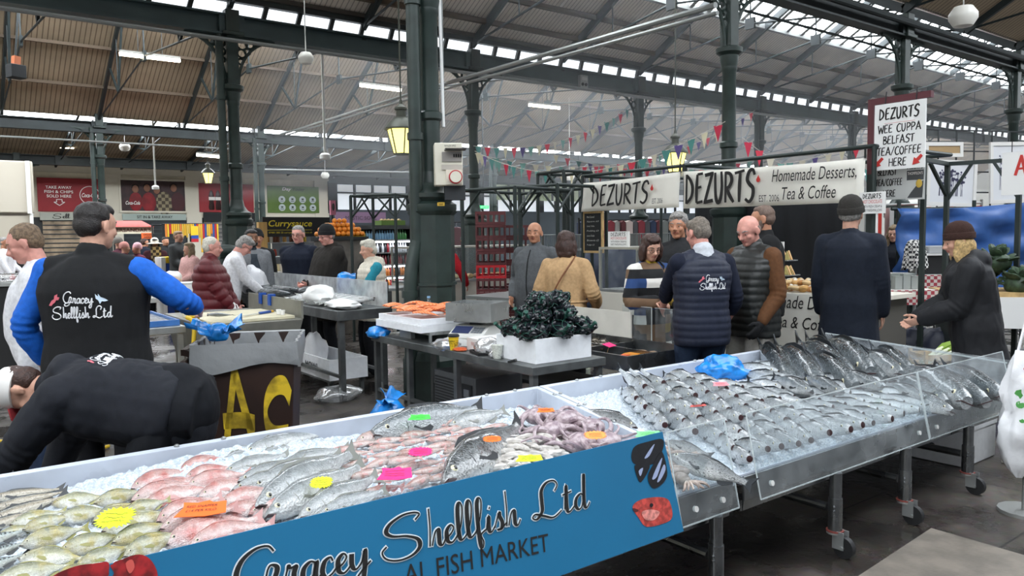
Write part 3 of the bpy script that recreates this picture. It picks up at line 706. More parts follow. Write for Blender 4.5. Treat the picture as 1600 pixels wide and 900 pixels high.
jm=[mat('jar_'+c[1:],c,.25) for c in ('#b98a4a','#a53a25','#d5c49a','#6b3b22','#c9a83c','#e2ddd2')]
jar=None
def jar_mesh():return MB().lathe([(.04,0),(.045,.02),(.045,.10),(.035,.12),(.038,.125),(.038,.15)],n=8)
for z in (.96,1.27,1.57,1.87):
 for i in range(14):
  if R.random()<.2:continue
  o=jar_mesh().build('sauce_jar',jm[R.randrange(6)],loc=(p.x0+.2+i*(p.w-.4)/14,yc+(.4 if z<1 else.75),z+.003));tag(o,('sauce jar on the counter of the curry stall','sauce jar on the lower shelf of the curry stall','sauce jar on the middle shelf of the curry stall','sauce jar on the top shelf of the curry stall')[int((z-.9)/.3)],'jar','jars at the curry stall, shelf %d'%int((z-.9)/.3))
p=Pan((404,347),(419,400),14.6)
t=thing('wooden_post_board','tall pale plywood upright beside the curry stall','board',(p.x0,p.y,0));MB().box2((0,0,0),(p.w,.12,p.z1)).build('plank',mat('plywood_orange','#c09a5c',.6,var=.15,vscale=9,bstretch=(1,1,.1)),t);MB().box2((-.08,.0,0),(0,.2,p.z1-.2)).build('edge_batten',WOODY,t)
p=Pan((382,336),(394,353),13.0)
t=thing('switch_cabinet','small beige switch cabinet fixed beside the paired column','switch box',(p.x0,p.y,p.z0));MB().box2((0,0,0),(p.w,.2,p.h)).build('cabinet',mat('beige_plastic','#b5ad97',.5),t,bevel=.01);MB().box2((.02,-.01,.03),(p.w-.02,0,p.h*.5)).build('cover',mat('beige_dark','#8f8873',.5),t)
MB().bar((p.w,.1,p.h/2),(U0-p.x0,.1,p.h/2),.03).build('bracket',GREEN,t)
p=Pan((516,313),(525,336),yc+.1)
t=board_thing('pink_pennant','pink hanging banner with a small dark figure','banner',p,mat('banner_pink','#d4849c',.7));MB().ball((p.w/2,-.01,p.h*.55),(p.w*.28,.02,p.h*.26),10,6).build('emblem',mat('emblem_dark','#5a4d50',.7),t);MB().cyl((p.w/2,.06,-p.z0),(p.w/2,.06,p.h),.02,n=6).build('pole',DARK,t)
p=Pan((524,331),(603,348),20.5)
t=board_thing('purple_fascia','purple stall sign reading mystic soul','sign',p,mat('sign_purple','#6a5268',.6));text('lettering','MYSTIC SOUL',mat('sign_purple_text','#2b2029',.7),t,p.rel(.5,.45,.01),XA,ZA,w=p.w*.62,h=p.h*.34,align='C')
for x in (.1,p.w-.1):MB().cyl((x,.08,-p.z0),(x,.08,0),.03,n=6).build('post',DARK,t)
MB().box2((0,1.0,-p.z0),(p.w,1.06,-.05)).build('stall_back',mat('stall_back_grey','#4a464c',.8),t)
# drinks display cooler
yd=13.9
p=Pan((543,352),(652,452),yd);HT=p.z1
t=thing('display_cooler','open-fronted lit display cooler stacked with bottles and cans','cooler',(p.x0,yd,0))
MB().box2((0,0,0),(.06,.8,HT)).box2((p.w-.06,0,0),(p.w,.8,HT)).box2((0,.74,0),(p.w,.8,HT)).box2((0,-.05,HT-.08),(p.w,.8,HT)).box2((0,0,0),(p.w,.8,.55)).build('cabinet',mat('cooler_dark','#3b3e3f',.4),t)
shz=[.62,.86,1.10,1.34,1.60]
for z in shz:MB().box2((.06,.05,z-.02),(p.w-.06,.74,z)).build('shelf',STEEL,t)
LAMP=mat('cooler_tube','#ffffff',.4,emit='#f4f7ff',estr=6.)
for z in (shz[1]-.03,shz[2]-.03,shz[4]-.03):MB().box2((.1,.04,z-.03),(p.w-.1,.08,z)).build('shelf_light',LAMP,t)
bm={c:mat('bottle_'+c[1:],c,.15,spec=.6) for c in ('#7fb4d8','#c8a92c','#8e2430','#b06a34','#58a060','#2a2a30','#c9cdd2')}
rows={0:['#b06a34','#8e2430'],1:['#b06a34','#8e2430','#2a2a30'],2:['#8e2430','#2a2a30'],3:['#c9cdd2','#2a2a30','#8e2430'],4:['#c8a92c','#7fb4d8','#7fb4d8','#58a060']}
shn=['lowest shelf','second shelf from the bottom','middle shelf','fourth shelf','top shelf']
for r,z in enumerate(shz):
 n=22
 for i in range(n):
  pal=rows[r];c=pal[min(len(pal)-1,int(i/n*len(pal)))] if r==4 else pal[R.randrange(len(pal))]
  hh=.17+.03*R.random()
  o=MB().lathe([(.028,0),(.031,.01),(.031,hh*.6),(.013,hh*.82),(.013,hh)],n=8).build('drink_bottle',bm[c],loc=(p.x0+.12+i*(p.w-.24)/n,yd+.14,z+.003));tag(o,'small drink bottle on the %s of the lit display cooler'%shn[r],'bottle','bottles on the %s of the cooler'%shn[r])
t=thing('green_crate','low green crate of produce on top of the display cooler','crate',(p.x0+p.w*.55,yd+.2,HT));MB().box2((0,0,0),(.55,.35,.02)).box2((0,0,0),(.55,.02,.10)).box2((0,.33,0),(.55,.35,.10)).box2((0,0,0),(.02,.35,.1)).box2((.53,0,0),(.55,.35,.1)).build('crate',mat('crate_green','#5d7a34',.6),t)
for i in range(6):MB().ball((.08+i*.08,.15,.09),.05,8,6).build('contents',mat('crate_fill','#b79b66',.6),t)
ORG=mat('orange_peel','#d9821f',.45,bump=.2,bscale=200)
c0=dep(531,371,13.3)
t=thing('fruit_stand','narrow dark stand carrying a heap of oranges','stand',(c0.x,c0.y,0));MB().box((0,0,c0.z/2-.02),(.75,.45,c0.z-.04)).build('base',mat('stand_grey','#5b5650',.7,var=.3,vscale=4),t);MB().box((0,0,c0.z-.02),(.85,.5,.06)).build('tray',DARK,t)
om=None
for lay,(nx,ny) in enumerate(((9,4),(8,3),(6,2),(3,1))):
 for i in range(nx):
  for j in range(ny):
   l=(c0.x+(i-(nx-1)/2)*.09,c0.y+(j-(ny-1)/2)*.09,c0.z+.06+lay*.075)
   if om is None:
    om=MB().ball((0,0,0),.044,10,8).mat(1).cyl((0,0,.042),(0,0,.046),.006,n=6).build('orange',[ORG,mat('orange_stalk','#4d5a22',.7)],loc=l);tag(om,'orange in the heap beside the display cooler','orange','oranges heaped on the stand')
   else:dup(om,l)
p=Pan((655,353),(690,395),17.5)
t=thing('clothes_rail','clothes rail beyond the display cooler','rail',(p.x0,p.y,0));mb=MB();mb.cyl((0,0,0),(0,0,p.z1+.1),.02,n=6).cyl((p.w+.9,0,0),(p.w+.9,0,p.z1+.1),.02,n=6).cyl((0,0,p.z1+.1),(p.w+.9,0,p.z1+.1),.02,n=6);mb.build('frame',DARK,t)
def tee(name,label,m,loc,hang=.1):
 poly=[(-.2,-.75),(.2,-.75),(.2,-.2),(.33,-.32),(.4,-.2),(.2,0),(.07,.02),(-.07,.02),(-.2,0),(-.4,-.2),(-.33,-.32),(-.2,-.2)]
 t=thing(name,label,'garment',loc);MB().prism(poly,(0,.04,0),XA,ZA,.08).build('cloth',m,t,bevel=.015);MB().tube([(-.15,0,0),(0,0,.05),(.15,0,0)],.008,5).tube([(0,0,.05),(0,0,.12),(.02,0,.14)],.005,5).build('hanger',STEEL,t)
tee('hanging_shirt','grey shirt hanging on the rail beyond the cooler',mat('shirt_grey','#4a4c52',.9),(p.x0+.25,p.y,p.z1-.06));tee('hanging_shirt','dusty pink shirt hanging on the rail beyond the cooler',mat('shirt_pink','#a4828a',.9),(p.x0+1.15,p.y,p.z1-.06))
def glass_counter(name,label,x,y,w,d=.7,h=1.25,base=.85,rz=0.,goods=True):
 t=thing(name,label,'counter',(x,y,0),rz)
 MB().box2((0,0,0),(w,d,base)).build('base',mat('counter_offwhite','#c7c3b8',.5),t,bevel=.01)
 MB().box2((0,-.02,base),(w,d,base+.03)).build('deck',STEEL,t)
 fr=MB()
 for a in (0,w-.03):
  for b in (0,d-.03):fr.box2((a,b,base+.03),(a+.03,b+.03,h))
 fr.box2((0,0,h),(w,d,h+.03));fr.build('frame',mat('alu_frame','#b5b3a8',.35,.5),t)
 MB().box2((.03,.005,base+.04),(w-.03,.012,h-.01)).build('glass_front',CLEAR,t);MB().box2((.005,.03,base+.04),(.012,d-.03,h-.01)).build('glass_side',CLEAR,t)
 if goods:
  for i in range(int(w/.16)):
   MB().ball((.1+i*.16,.3,base+.07),(.07,.1,.05),8,6).build('cake',mat('cake_%d'%(i%4),('#c99a55','#8f5a34','#d9c493','#b8813f')[i%4],.6),t)
 return t
a=dep(690,425,13.2)
glass_counter('deli_counter','glass deli counter of baked goods just beyond the main column',a.x-.6,a.y,2.6,base=.86,h=1.45)
LMP=mat('deli_light','#fff',.4,emit='#fff4dd',estr=3.)
# bread crates, market frames, roll cages
MAROON=mat('crate_maroon','#5f2a2c',.5,var=.1,vscale=4);CRED=mat('crate_red','#c01e28',.45)
def crate_mesh(w=.72,d=.46,h=.2):
 mb=MB();mb.box2((0,0,0),(w,d,.015));mb.box2((0,0,h-.035),(w,.02,h)).box2((0,d-.02,h-.035),(w,d,h)).box2((0,0,h-.035),(.02,d,h)).box2((w-.02,0,h-.035),(w,d,h))
 mb.box2((0,0,0),(w,.02,.04)).box2((0,0,0),(.02,d,.04)).box2((w-.02,0,0),(w,d,.04)).box2((0,d-.02,0),(w,d,.04))
 n=9
 for i in range(n+1):x=(w-.02)*i/n;mb.box2((x,0,.03),(x+.02,.015,h-.03));mb.box2((x,d-.015,.03),(x+.02,d,h-.03))
 for i in range(6):y=(d-.02)*i/5;mb.box2((0,y,.03),(.015,y+.02,h-.03));mb.box2((w-.015,y,.03),(w,y+.02,h-.03))
 return mb
crp=None
def crate_stack(px,pz0,d,n,label,red=None,rz=0.,z0=.18):
 global crp
 q=dep(px,420,d)
 for i in range(n):
  L=(q.x,q.y,z0+i*.205);ord_=['lowest','second','third','fourth','fifth','sixth','seventh','eighth','ninth','tenth','eleventh'][i]
  if crp is None:crp=crate_mesh().build('bread_crate',MAROON,loc=L);o=crp;crp2=o
  else:o=dup(crp,L)
  o.rotation_euler=(0,0,rz)
  if red==i:
   o.data=o.data.copy();o.data.materials[0]=CRED
  tag(o,'%s bread crate, %s from the bottom of %s'%('bright red' if red==i else 'maroon',ord_,label),'crate','bread crates in '+label)
 t=thing('crate_dolly','low blue wheeled dolly under %s'%label,'dolly',(q.x,q.y,0),rz);MB().box2((0,0,.12),(.72,.46,.18)).build('deck',mat('dolly_blue','#27508e',.5),t)
 for x in (.08,.64):
  for y in (.06,.4):MB().cyl((x,y-.015,.055),(x,y+.015,.055),.055,n=12).build('caster',BLACK,t);MB().box2((x-.02,y-.03,.06),(x+.02,y+.03,.125)).build('fork',STEEL,t)
crate_stack(791,0,11.7,9,'the stack with one red crate',red=4,rz=.93)
crate_stack(832,0,12.4,8,'the shorter stack by the bald man',rz=.93)
FR=mat('market_frame_green','#26302e',.5,.2)
def market_frame(px0,px1,d0,d1,zt,label,depth=1.0,table=True,braces=True):
 a=dep(px0,420,d0);b=dep(px1,420,d1);a.z=b.z=0;L=(b-a).length;rz=math.atan2(b.y-a.y,b.x-a.x)
 t=thing('market_stall_frame',label,'stall frame',a,rz)
 for x in (0,L):
  for y in (0,depth):MB().cyl((x,y,0),(x,y,zt),.025,n=8).build('post',FR,t)
 mb=MB()
 for y in (0,depth):mb.cyl((0,y,zt),(L,y,zt),.022,n=8)
 for x in (0,L):mb.cyl((x,0,zt),(x,depth,zt),.022,n=8)
 if braces:
  for y in (0,depth):mb.cyl((0,y,zt-.35),(.35,y,zt),.015,n=6);mb.cyl((L,y,zt-.35),(L-.35,y,zt),.015,n=6)
  for x in (0,L):mb.cyl((x,0,zt-.35),(x,.35,zt),.015,n=6);mb.cyl((x,depth,zt-.35),(x,depth-.35,zt),.015,n=6)
 mb.build('rail',FR,t)
 if table:
  MB().box2((0,0,.82),(L,depth,.86)).build('table_top',mat('stall_top_grey','#7d8180',.4,.3),t)
  MB().cyl((0,0,.3),(.5,0,.82),.015,n=6).cyl((L,0,.3),(L-.5,0,.82),.015,n=6).build('brace',FR,t)
 return t
market_frame(724,806,10.2,9.6,2.25,'empty dark stall frame with a grey top in front of the bread crates',depth=1.2)
market_frame(813,872,10.5,10.0,2.30,'dark tube stall frame behind the bald man in grey',table=False)
market_frame(882,925,10.9,11.2,2.55,'tall dark tube frame next to the narrower dessert banner',table=False,depth=.6)
market_frame(620,652,11.8,12.4,2.30,'dark tube frame beside the display cooler',depth=.8)
CAGE=mat('cage_zinc','#7f8584',.4,.8)
def roll_cage(px,d,label,rz=0.,w=.75,dp=.65,h=1.65):
 q=dep(px,420,d);t=thing('roll_cage',label,'roll cage',(q.x,q.y,0),rz)
 MB().box2((0,0,.14),(w,dp,.18)).build('base',CAGE,t)
 for y,nm in ((0,'front_panel'),(dp,'back_panel')):
  mb=MB()
  for i in range(9):x=w*i/8;mb.cyl((x,y,.18),(x,y,h),.007 if 0<i<8 else.014,n=5)
  for i in range(6):z=.3+(h-.3)*i/5;mb.cyl((0,y,z),(w,y,z),.010,n=5)
  mb.build(nm,CAGE,t)
 for x in (0,w):
  mb=MB()
  for i in range(6):y=dp*i/5;mb.cyl((x,y,.18),(x,y,h),.007,n=5)
  for i in range(6):z=.3+(h-.3)*i/5;mb.cyl((x,0,z),(x,dp,z),.010,n=5)
  mb.build('side_panel',CAGE,t)
 for x in (.08,w-.08):
  for y in (.08,dp-.08):MB().cyl((x,y-.015,.06),(x,y+.015,.06),.06,n=10).box((x,y,.12),(.06,.06,.05)).build('caster',BLACK,t)
for i,(px,d) in enumerate(((850,13.0),(926,13.1),(1000,13.2),(880,14.3),(958,14.4),(1035,14.5))):
 roll_cage(px,d,('wire roll cage behind the woman in a beige coat','wire roll cage just beside the chalkboard','wire roll cage directly behind the chalkboard','wire roll cage behind the hot chocolate sign','wire roll cage beyond the grey-haired man facing the camera','wire roll cage at the back of the group')[i],rz=-.66+R.random()*.06)
cols=['#3a3f46','#7c2f38','#4a4a4e','#8e8a86','#2c3850','#6a6f6c','#b7a7a2','#5a2b30']
q=dep(905,380,16.2)
t=thing('garment_rack','long rack of clothes far behind the roll cages','rack',(q.x,q.y,0),-.3);mb=MB();mb.cyl((0,0,0),(0,0,2.0),.02,n=6).cyl((4.4,0,0),(4.4,0,2.0),.02,n=6).cyl((0,0,1.95),(4.4,0,1.95),.02,n=6).build('frame',DARK,t)
for i in range(30):
 c=cols[R.randrange(8)];w_=.1+.06*R.random();MB().prism([(-w_/2,-1.0-.2*R.random()),(w_/2,-1.0),(w_/2,0),(0,.04),(-w_/2,0)],(.1+i*.145,.2,1.9),XA,ZA,.35).build('garment',mat('garment_'+c[1:],c,.9),t)
q=dep(962,430,11.6)
t=thing('covered_pallet','goods under a dark blue sheet between the roll cages','covered goods',(q.x,q.y,0));mb=MB()
def _cov(i,j):
 a=2*PI*i/20;rr=[1.0,.98,.92,.7,.0][j];z=[0,.5,1.1,1.4,1.5][j];k=1+.06*math.sin(a*5+j)
 return (.55*rr*k*math.copysign(abs(math.cos(a))**.5,math.cos(a)),.42*rr*k*math.copysign(abs(math.sin(a))**.5,math.sin(a)),z+.05*math.sin(3*a))
mb.grid(_cov,20,5,closed_u=True);mb.build('sheet',mat('navy_sheet','#27324a',.6,bump=.5,bscale=6),t,smooth=180);MB().box((0,0,.05),(.8,.6,.1)).build('pallet',WOODY,t)
p=Pan((770,288),(905,315),YW-.05)
t=thing('arched_window_view','sunlit leaves seen through the far windows','window view',(p.x0,p.y,p.z0));MB().box2((0,0,0),(p.w,.03,p.h)).build('foliage_view',mat('leaf_view','#5d6b45',.9,col2='#c9d0c0',vscale=1.3,emit='#7f8d68',estr=.25),t)
for i in range(7):MB().box2((p.w*i/6-.06,-.06,0),(p.w*i/6+.06,0,p.h)).build('mullion',DARK,t)
t['kind']='structure'
p=Pan((750,321),(764,326),20.5)
t=thing('exit_sign','small green lit sign above the maroon bread crates','sign',(p.x0,p.y,p.z0));MB().box2((0,0,0),(p.w,.06,p.h)).build('panel',mat('exit_green','#1f8f4c',.5,emit='#27d070',estr=1.2),t);MB().bar((p.w/2,.05,p.h),(p.w/2,.05,roofz(p.y)-p.z0),.03).build('hanger',DARK,t)
text('lettering','BYTES',WHT,t,(p.w*.1,-.01,p.h*.2),XA,ZA,w=p.w*.8,h=p.h*.6)
# lamps, pendants, conduits
LIT=mat('lantern_glass','#e8dc8c',.3,emit='#f3e27a',estr=1.6);TUBE=mat('fluorescent_tube','#fff',.4,emit='#fff3d8',estr=14.)
LFR=mat('lantern_frame','#55584f',.5,.4)
def lantern(px,py,d,label,ztop):
 q=dep(px,py,d);t=thing('hanging_lantern',label,'lantern',q)
 s=.34
 def hexr(r,z):return [(r*math.cos(PI/3*k+.3),r*math.sin(PI/3*k+.3),z) for k in range(6)]
 mb=MB();a=hexr(.11*1,-.34);b=hexr(.20,0);mb.add(a+b,[(k,(k+1)%6,6+(k+1)%6,6+k) for k in range(6)]);mb.build('glass',LIT,t,smooth=0)
 mb=MB()
 for k in range(6):mb.bar(a[k],b[k],.014)
 mb.lathe([(.125,-.35),(.125,-.33),(.1,-.33)],n=6).build('cage',LFR,t,smooth=0)
 MB().lathe([(.24,0),(.24,.02),(.18,.10),(.09,.17),(.07,.18),(.065,.27),(.09,.28),(.09,.31),(.03,.36),(.02,.42)],n=12).build('hood',LFR,t)
 MB().cyl((0,0,.4),(0,0,roofz(q.y)-q.z+.02),.012,n=6).build('rod',LFR,t)
 MB().ball((0,0,-.08),.05,8,6).build('bulb',mat('lantern_bulb','#fff',.4,emit='#fff6d0',estr=12.),t)
lantern(627,203,11.0,'lit lantern hanging beside the main column',5.9)
lantern(325,271,26.5,'small lit lantern hanging before the red bottle poster',5.2)
lantern(1055,240,14.2,'lit lantern hanging above the dessert banners',5.9)
def globe(px,py,d,label,ztop,r=.1,cone=False):
 q=dep(px,py,d);t=thing('pendant_globe' if not cone else 'pendant_spot',label,'pendant',q)
 if cone:MB().lathe([(.10,-.05),(.12,-.03),(.12,.05),(.08,.09),(.03,.10)],n=14).build('shade',WHITE,t)
 else:MB().lathe([(.02,-r*.85),(r*.7,-r*.75),(r*1.05,-r*.2),(r*1.05,r*.25),(r*.7,r*.75),(.02,r*.8)],n=16).build('globe',mat('globe_white','#dcdad2',.35),t)
 MB().cyl((0,0,r*.7),(0,0,roofz(q.y)-q.z+.02),.008 if not cone else.03,n=6).build('rod',mat('rod_white','#c9c9c4',.5),t)
globe(478,91,11.3,'white globe on a short rod in front of the long slate beam',5.15,r=.105)
globe(195,230,27,'white globe below the second beam, nearer the tarpaulin stall',4.9,r=.17)
globe(508,318/1.0-44,28,'tiny white globe beside the dark upper windows',5.0,r=.14)
globe(508,246,17.2,'white pendant at the end of a long white rod',7.2,cone=True)
globe(243,316-22,27.0,'thin pendant hanging in front of the crowd picture',4.9,cone=True,r=.06)
globe(1505,26,11.2,'white dome fitting high under the near roof with a loop of cord',5.6,r=.18)
globe(890,276,30,'white globe beyond the bunting',5.0,r=.18)
def tubelight(pa,pb,da,db,label):
 a=dep(*pa,da);b=dep(*pb,db);a,b=a,b;m=(a+b)/2;t=thing('fluorescent_light',label,'light',m)
 MB().bar(a-m,b-m,.07).build('tube',TUBE,t);MB().bar(a-m+Vector((0,0,.06)),b-m+Vector((0,0,.06)),.09,.05).build('housing',mat('housing_grey','#8c8c86',.5),t)
 top=ZE+rise(min(abs(m.y-VF),abs(m.y-VM)))-m.z
 MB().cyl((a-m).lerp(b-m,.3),(a-m).lerp(b-m,.3)+Vector((0,0,top)),.008,n=5).cyl((a-m).lerp(b-m,.7),(a-m).lerp(b-m,.7)+Vector((0,0,top)),.008,n=5).build('rods',DKGREEN,t)
tubelight((187,84),(281,95),17.5,18.4,'lit fluorescent tube over the crowd of stalls, longest of the three')
tubelight((563,133),(626,141),20.5,21.4,'lit fluorescent tube next to the main column under the far roof')
tubelight((827,164),(874,169),23.5,24.3,'lit fluorescent tube above the bread crates under the far roof')
tubelight((60,228),(115,231),29,29.4,'lit tube far beyond the second beam')
tubelight((307,242),(352,246),24.2,24.6,'lit tube beside the paired column far back')
CON=mat('pale_conduit','#8e918f',.4,.5)
def pipe(pts,r,label,name='conduit_pipe',m=CON,n=8):
 c=Vector(pts[0]);t=MB().tube([Vector(p)-c for p in pts],r,n).build(name,m,loc=c);tag(t,label,'pipe');return t
y0=VF-.5
pa=Vector((U0+1.2,VF-.3,HB+.02));pb=Vector((U0+1.2,VM,HB+.12))
A=dep(427,214,26.0);B=dep(643,146,16.0)
def ext(A,B,k):return A+(B-A)*k
C=dep(1118,8,8.6)
pipe([A,B,C],.035,'upper of the two pale conduits crossing the hall past the main column');
A2=dep(445,212,25.5);B2=dep(645,153,15.8);C2=dep(1121,20,8.55)
pipe([A2,B2,C2],.026,'lower of the two pale conduits crossing the hall past the main column')
pipe([(-12,VM-.25,HB-.12),(20,VM-.25,HB-.12)],.035,'pale conduit running along the underside of the long slate beam')
pipe([(-14,VF-.25,HB-.42),(8,VF-.25,HB-.42),(8,VF-.25,HB-.8)],.03,'pale conduit running along the second beam over the shop fronts')
pipe([dep(405,265,30)+Vector((0,0,2.2)),dep(405,265,30),dep(655,270,32),dep(657,335,32)],.04,'pale conduit elbow before the dark upper windows')
pipe([(U0+.12,VN-.06,2.75),(U0+.11,VN-.05,3.6),(U0+.07,VN-.10,4.4),(U0+.06,VN-.12,6.2)],.016,'grey cable conduit climbing the main column',m=WHITE)
pipe([(U0+.14,VN-.02,2.75),(U0+.14,VN-.02,6.2)],.018,'ribbed cable tray strip on the main column',m=CON)
q=dep(700,258,7.55)
t=thing('switch_box','cream electric switch box with a red rotary switch on the main column','switch box',(q.x,q.y,q.z),math.radians(-28))
BOXM=mat('box_cream','#d9d5c4',.45);MB().box((0,0,0),(.27,.20,.41)).build('case',BOXM,t,bevel=.012)
MB().box((.03,-.105,.07),(.19,.02,.09)).build('window_panel',mat('box_grey','#9a9690',.4),t);MB().box((.06,-.16,.135),(.2,.12,.012)).build('open_cover',mat('smoked_cover','#3a3532',.3),t)
MB().box((.03,-.105,-.03),(.2,.02,.05)).build('label_strip',mat('box_greyer','#b7b1a6',.5),t);MB().box((.045,-.11,-.125),(.15,.03,.14)).build('switch_plate',BOXM,t)
MB().cyl((.06,-.12,-.125),(.06,-.16,-.125),.065,n=24).build('red_ring',mat('ring_red','#b01c22',.5),t);MB().cyl((.06,-.15,-.125),(.06,-.17,-.125),.054,n=24).build('switch_cap',BOXM,t)
for i in range(4):MB().box((.05+i*.022,-.118,.08),(.012,.01,.03)).build('breaker',DARK,t)
MB().box((.06,.0,-.27),(.2,.12,.14)).build('lower_box',mat('lower_box_dark','#25292c',.5),t)
text('lettering','WYLEX IP55',PAPERBLACK,t,(-.04,-.1,.165),XA,ZA,w=.11,h=.018)
q=dep(689,319,7.5);t=thing('warning_label','small yellow label stuck on the main column','label',q,math.radians(-30));MB().box((0,0,0),(.07,.006,.034)).build('sticker',mat('sticker_yellow','#d8b13a',.5),t);MB().box((0,-.004,.004),(.05,.004,.004)).box((0,-.004,-.006),(.04,.004,.004)).build('print',PAPERBLACK,t)
q=dep(25,112,15.5);t=thing('hanging_speaker','dark box lamp with a small orange top hung from a slanting rod','lamp',q,.4);MB().box((0,0,0),(.28,.24,.26)).build('case',DARK,t,bevel=.01);MB().bar((0,0,.1),(.02,0,.3),.12).build('yoke',mat('yoke_orange','#b0623c',.6),t);MB().cyl((0,0,.25),(.25,.15,1.9),.02,n=6).build('rod',DKGREEN,t)
q=ony(911,128,VM-.16);t=thing('junction_box','grey socket box on the long slate beam','box',q);MB().box((0,0,0),(.22,.08,.28)).build('case',mat('grey_box','#8f9290',.5),t)
for sx in (-.05,.05):MB().cyl((sx,-.04,-.06),(sx,-.055,-.06),.035,n=12).build('socket',DARK,t)
MB().box((0,-.045,.06),(.16,.02,.07)).build('cover',mat('grey_cover','#a9aba8',.5),t)
# bunting
BC=[mat('pennant_'+c[1:],c,.8) for c in ('#c2304a','#4d8a84','#d9d2b4','#5a4c86','#6b9a90','#d43c50','#c9c2ae')]
def bunting(pa,da,pb,db,sag,n,label):
 a=dep(*pa,da);b=dep(*pb,db);t=thing('bunting_string',label,'bunting',a)
 pts=[]
 for i in range(31):
  k=i/30;q=a.lerp(b,k)-a;q.z-=sag*4*k*(1-k);pts.append(q)
 MB().tube(pts,.006,4).build('cord',mat('cord_white','#cfcac0',.8),t)
 d=(b-a);d.z=0;d.normalize()
 for i in range(n):
  k=(i+.5)/n;q=a.lerp(b,k)-a;q.z-=sag*4*k*(1-k)
  wv=R.uniform(-.35,.35);ax=Matrix.Rotation(wv,3,'Z')@d
  MB().prism([(-.07,0),(.07,0),(0,-.22)],q,ax,(0,0,1),.004,center=True).build('pennant',BC[(i*3+R.randrange(3))%7],t,smooth=0)
bunting((740,228),15.4,(985,168),18.4,.35,20,'bunting string from the column by the bread crates up to the slim middle column')
bunting((742,236),15.3,(1133,190),10.4,.55,26,'bunting string sweeping to the tall column behind the banners')
bunting((742,240),15.4,(1180,172),20.4,.75,26,'lowest bunting string behind the narrower banner')
bunting((990,250),18.5,(1420,200),13.4,.45,24,'bunting string passing behind the wide banner')
bunting((860,240),20,(1180,250),20.0,.35,18,'far bunting string behind the slim middle column')
bunting((1160,215),10.8,(1425,215),13.3,.6,18,'bunting string above the wide banner')
# the two fish tables at the front
YF_,YR_=2.12,3.50
def zt(y):return.525+(y-YF_)*.083
def onbed(px,py,h=0.):
 v=ray(px,py);
 t=(.525-YF_*.083+h-CAMZ)/(v.z-.083*v.y);return CAM+v*t
TRAYM=mat('tray_plastic','#bfc6d2',.3,var=.06,vscale=5,rvar=.08)
TRAYS=mat('tray_steel','#7a7d7f',.3,.95,var=.15,vscale=7,rvar=.1)
def fish_table(name,label,x0,x1,legs,m):
 t=thing(name,label,'table',(x0,YF_,0));W=x1-x0;D=YR_-YF_
 def bx(mb,a,b):mb.box2(a,b)
 mb=MB();zb0,zb1=zt(YF_)-.01,zt(YR_)-.01
 zr0,zr1=.555,.748
 def P(x,y,k):
  f=y/D;return (x,y,(zb0+(zb1-zb0)*f,zr0+(zr1-zr0)*f)[k])
 v=[P(0,0,0),P(W,0,0),P(W,D,0),P(0,D,0),P(0,0,1),P(W,0,1),P(W,D,1),P(0,D,1)]
 e=.035
 w_=[P(-e,-.004,1),P(W+e,-.004,1),P(W+e,D+e,1),P(-e,D+e,1)]
 dz=.035;w2=[(q[0],q[1],q[2]-dz) for q in w_];vb=[(q[0],q[1],q[2]-.012) for q in v[:4]]
 mb.add(v+w_+w2+vb,[(0,1,2,3)]+[(i,4+i,4+(i+1)%4,(i+1)%4) for i in range(4)]+[(4+i,8+i,8+(i+1)%4,4+(i+1)%4) for i in range(4)]+[(8+i,12+i,12+(i+1)%4,8+(i+1)%4) for i in range(4)]+[(12+i,16+i,16+(i+1)%4,12+(i+1)%4) for i in range(4)]+[(19,18,17,16)])
 mb.build('tray',m,t,smooth=0,bevel=.006)
 MB().box2((0,-.016,.43),(W,.0,.545)).build('front_rail',TRAYS,t,bevel=.004)
 fr=MB();fr.bar((0,.03,.405),(W,.03,.405),.05).bar((0,D-.05,.56),(W,D-.05,.56),.05)
 for x in (0.04,W-.04):fr.bar((x,.0,.405),(x,D,.56),.05)
 fr.cyl((.05,D-.12,.22),(W-.05,D-.12,.22),.022,n=10)
 for x in legs:fr.cyl((x,.0,.24),(x,D-.1,.24),.022,n=10)
 fr.build('underframe',TRAYS,t)
 for x in legs:
  for y in (-.04,D-.1):
   l=MB().cyl((x,y,.13),(x,y,.43 if y<.2 else.60),.030,n=14).cyl((x,y,.12),(x,y,.30),.035,n=14)
   l.ball((x-.033,y-.012,.26),.008,6,4).ball((x-.033,y-.012,.24),.008,6,4)
   lo=l.build('leg',TRAYS,t)
   MB().cyl((x-.016,y-.05,.055),(x+.016,y-.05,.055),.055,n=18).build('wheel',BLACK,lo)
   MB().box((x-.024,y-.03,.09),(.006,.06,.09)).box((x+.024,y-.03,.09),(.006,.06,.09)).cyl((x,y,.115),(x,y,.125),.042,n=14).cyl((x-.03,y-.05,.055),(x+.03,y-.05,.055),.010,n=8).build('caster_fork',STEEL,lo)
   MB().cyl((x,y,.126),(x,y,.133),.044,n=14).build('washer',mat('washer_red','#7a3a33',.5),lo)
 def bolt(x,y):q=P(x,y,1);MB().lathe([(.012,0),(.012,.006),(.006,.011)],c=(q[0],q[1],q[2]),n=8).build('bolt',STEEL,t)
 for x in (.25,.45,W*.5-.1,W*.5+.1,W-.35,W-.15):bolt(x,D+.018)
 for y in (D*.55,D*.75,D*.9):bolt(W+.018,y);bolt(-.018,y)
 return t
TA=fish_table('fish_table','wide fish table behind the blue shellfish banner',-1.0,2.80,(.5,2.4,3.65),TRAYM)
TB=fish_table('fish_table','fish table of salmon on castors with clear acrylic guard',2.88,5.80,(.72,1.44,2.24),TRAYM)
def guard_pt(x,k):return Vector((x,YF_-.045+.085*k,.43+.385*k))
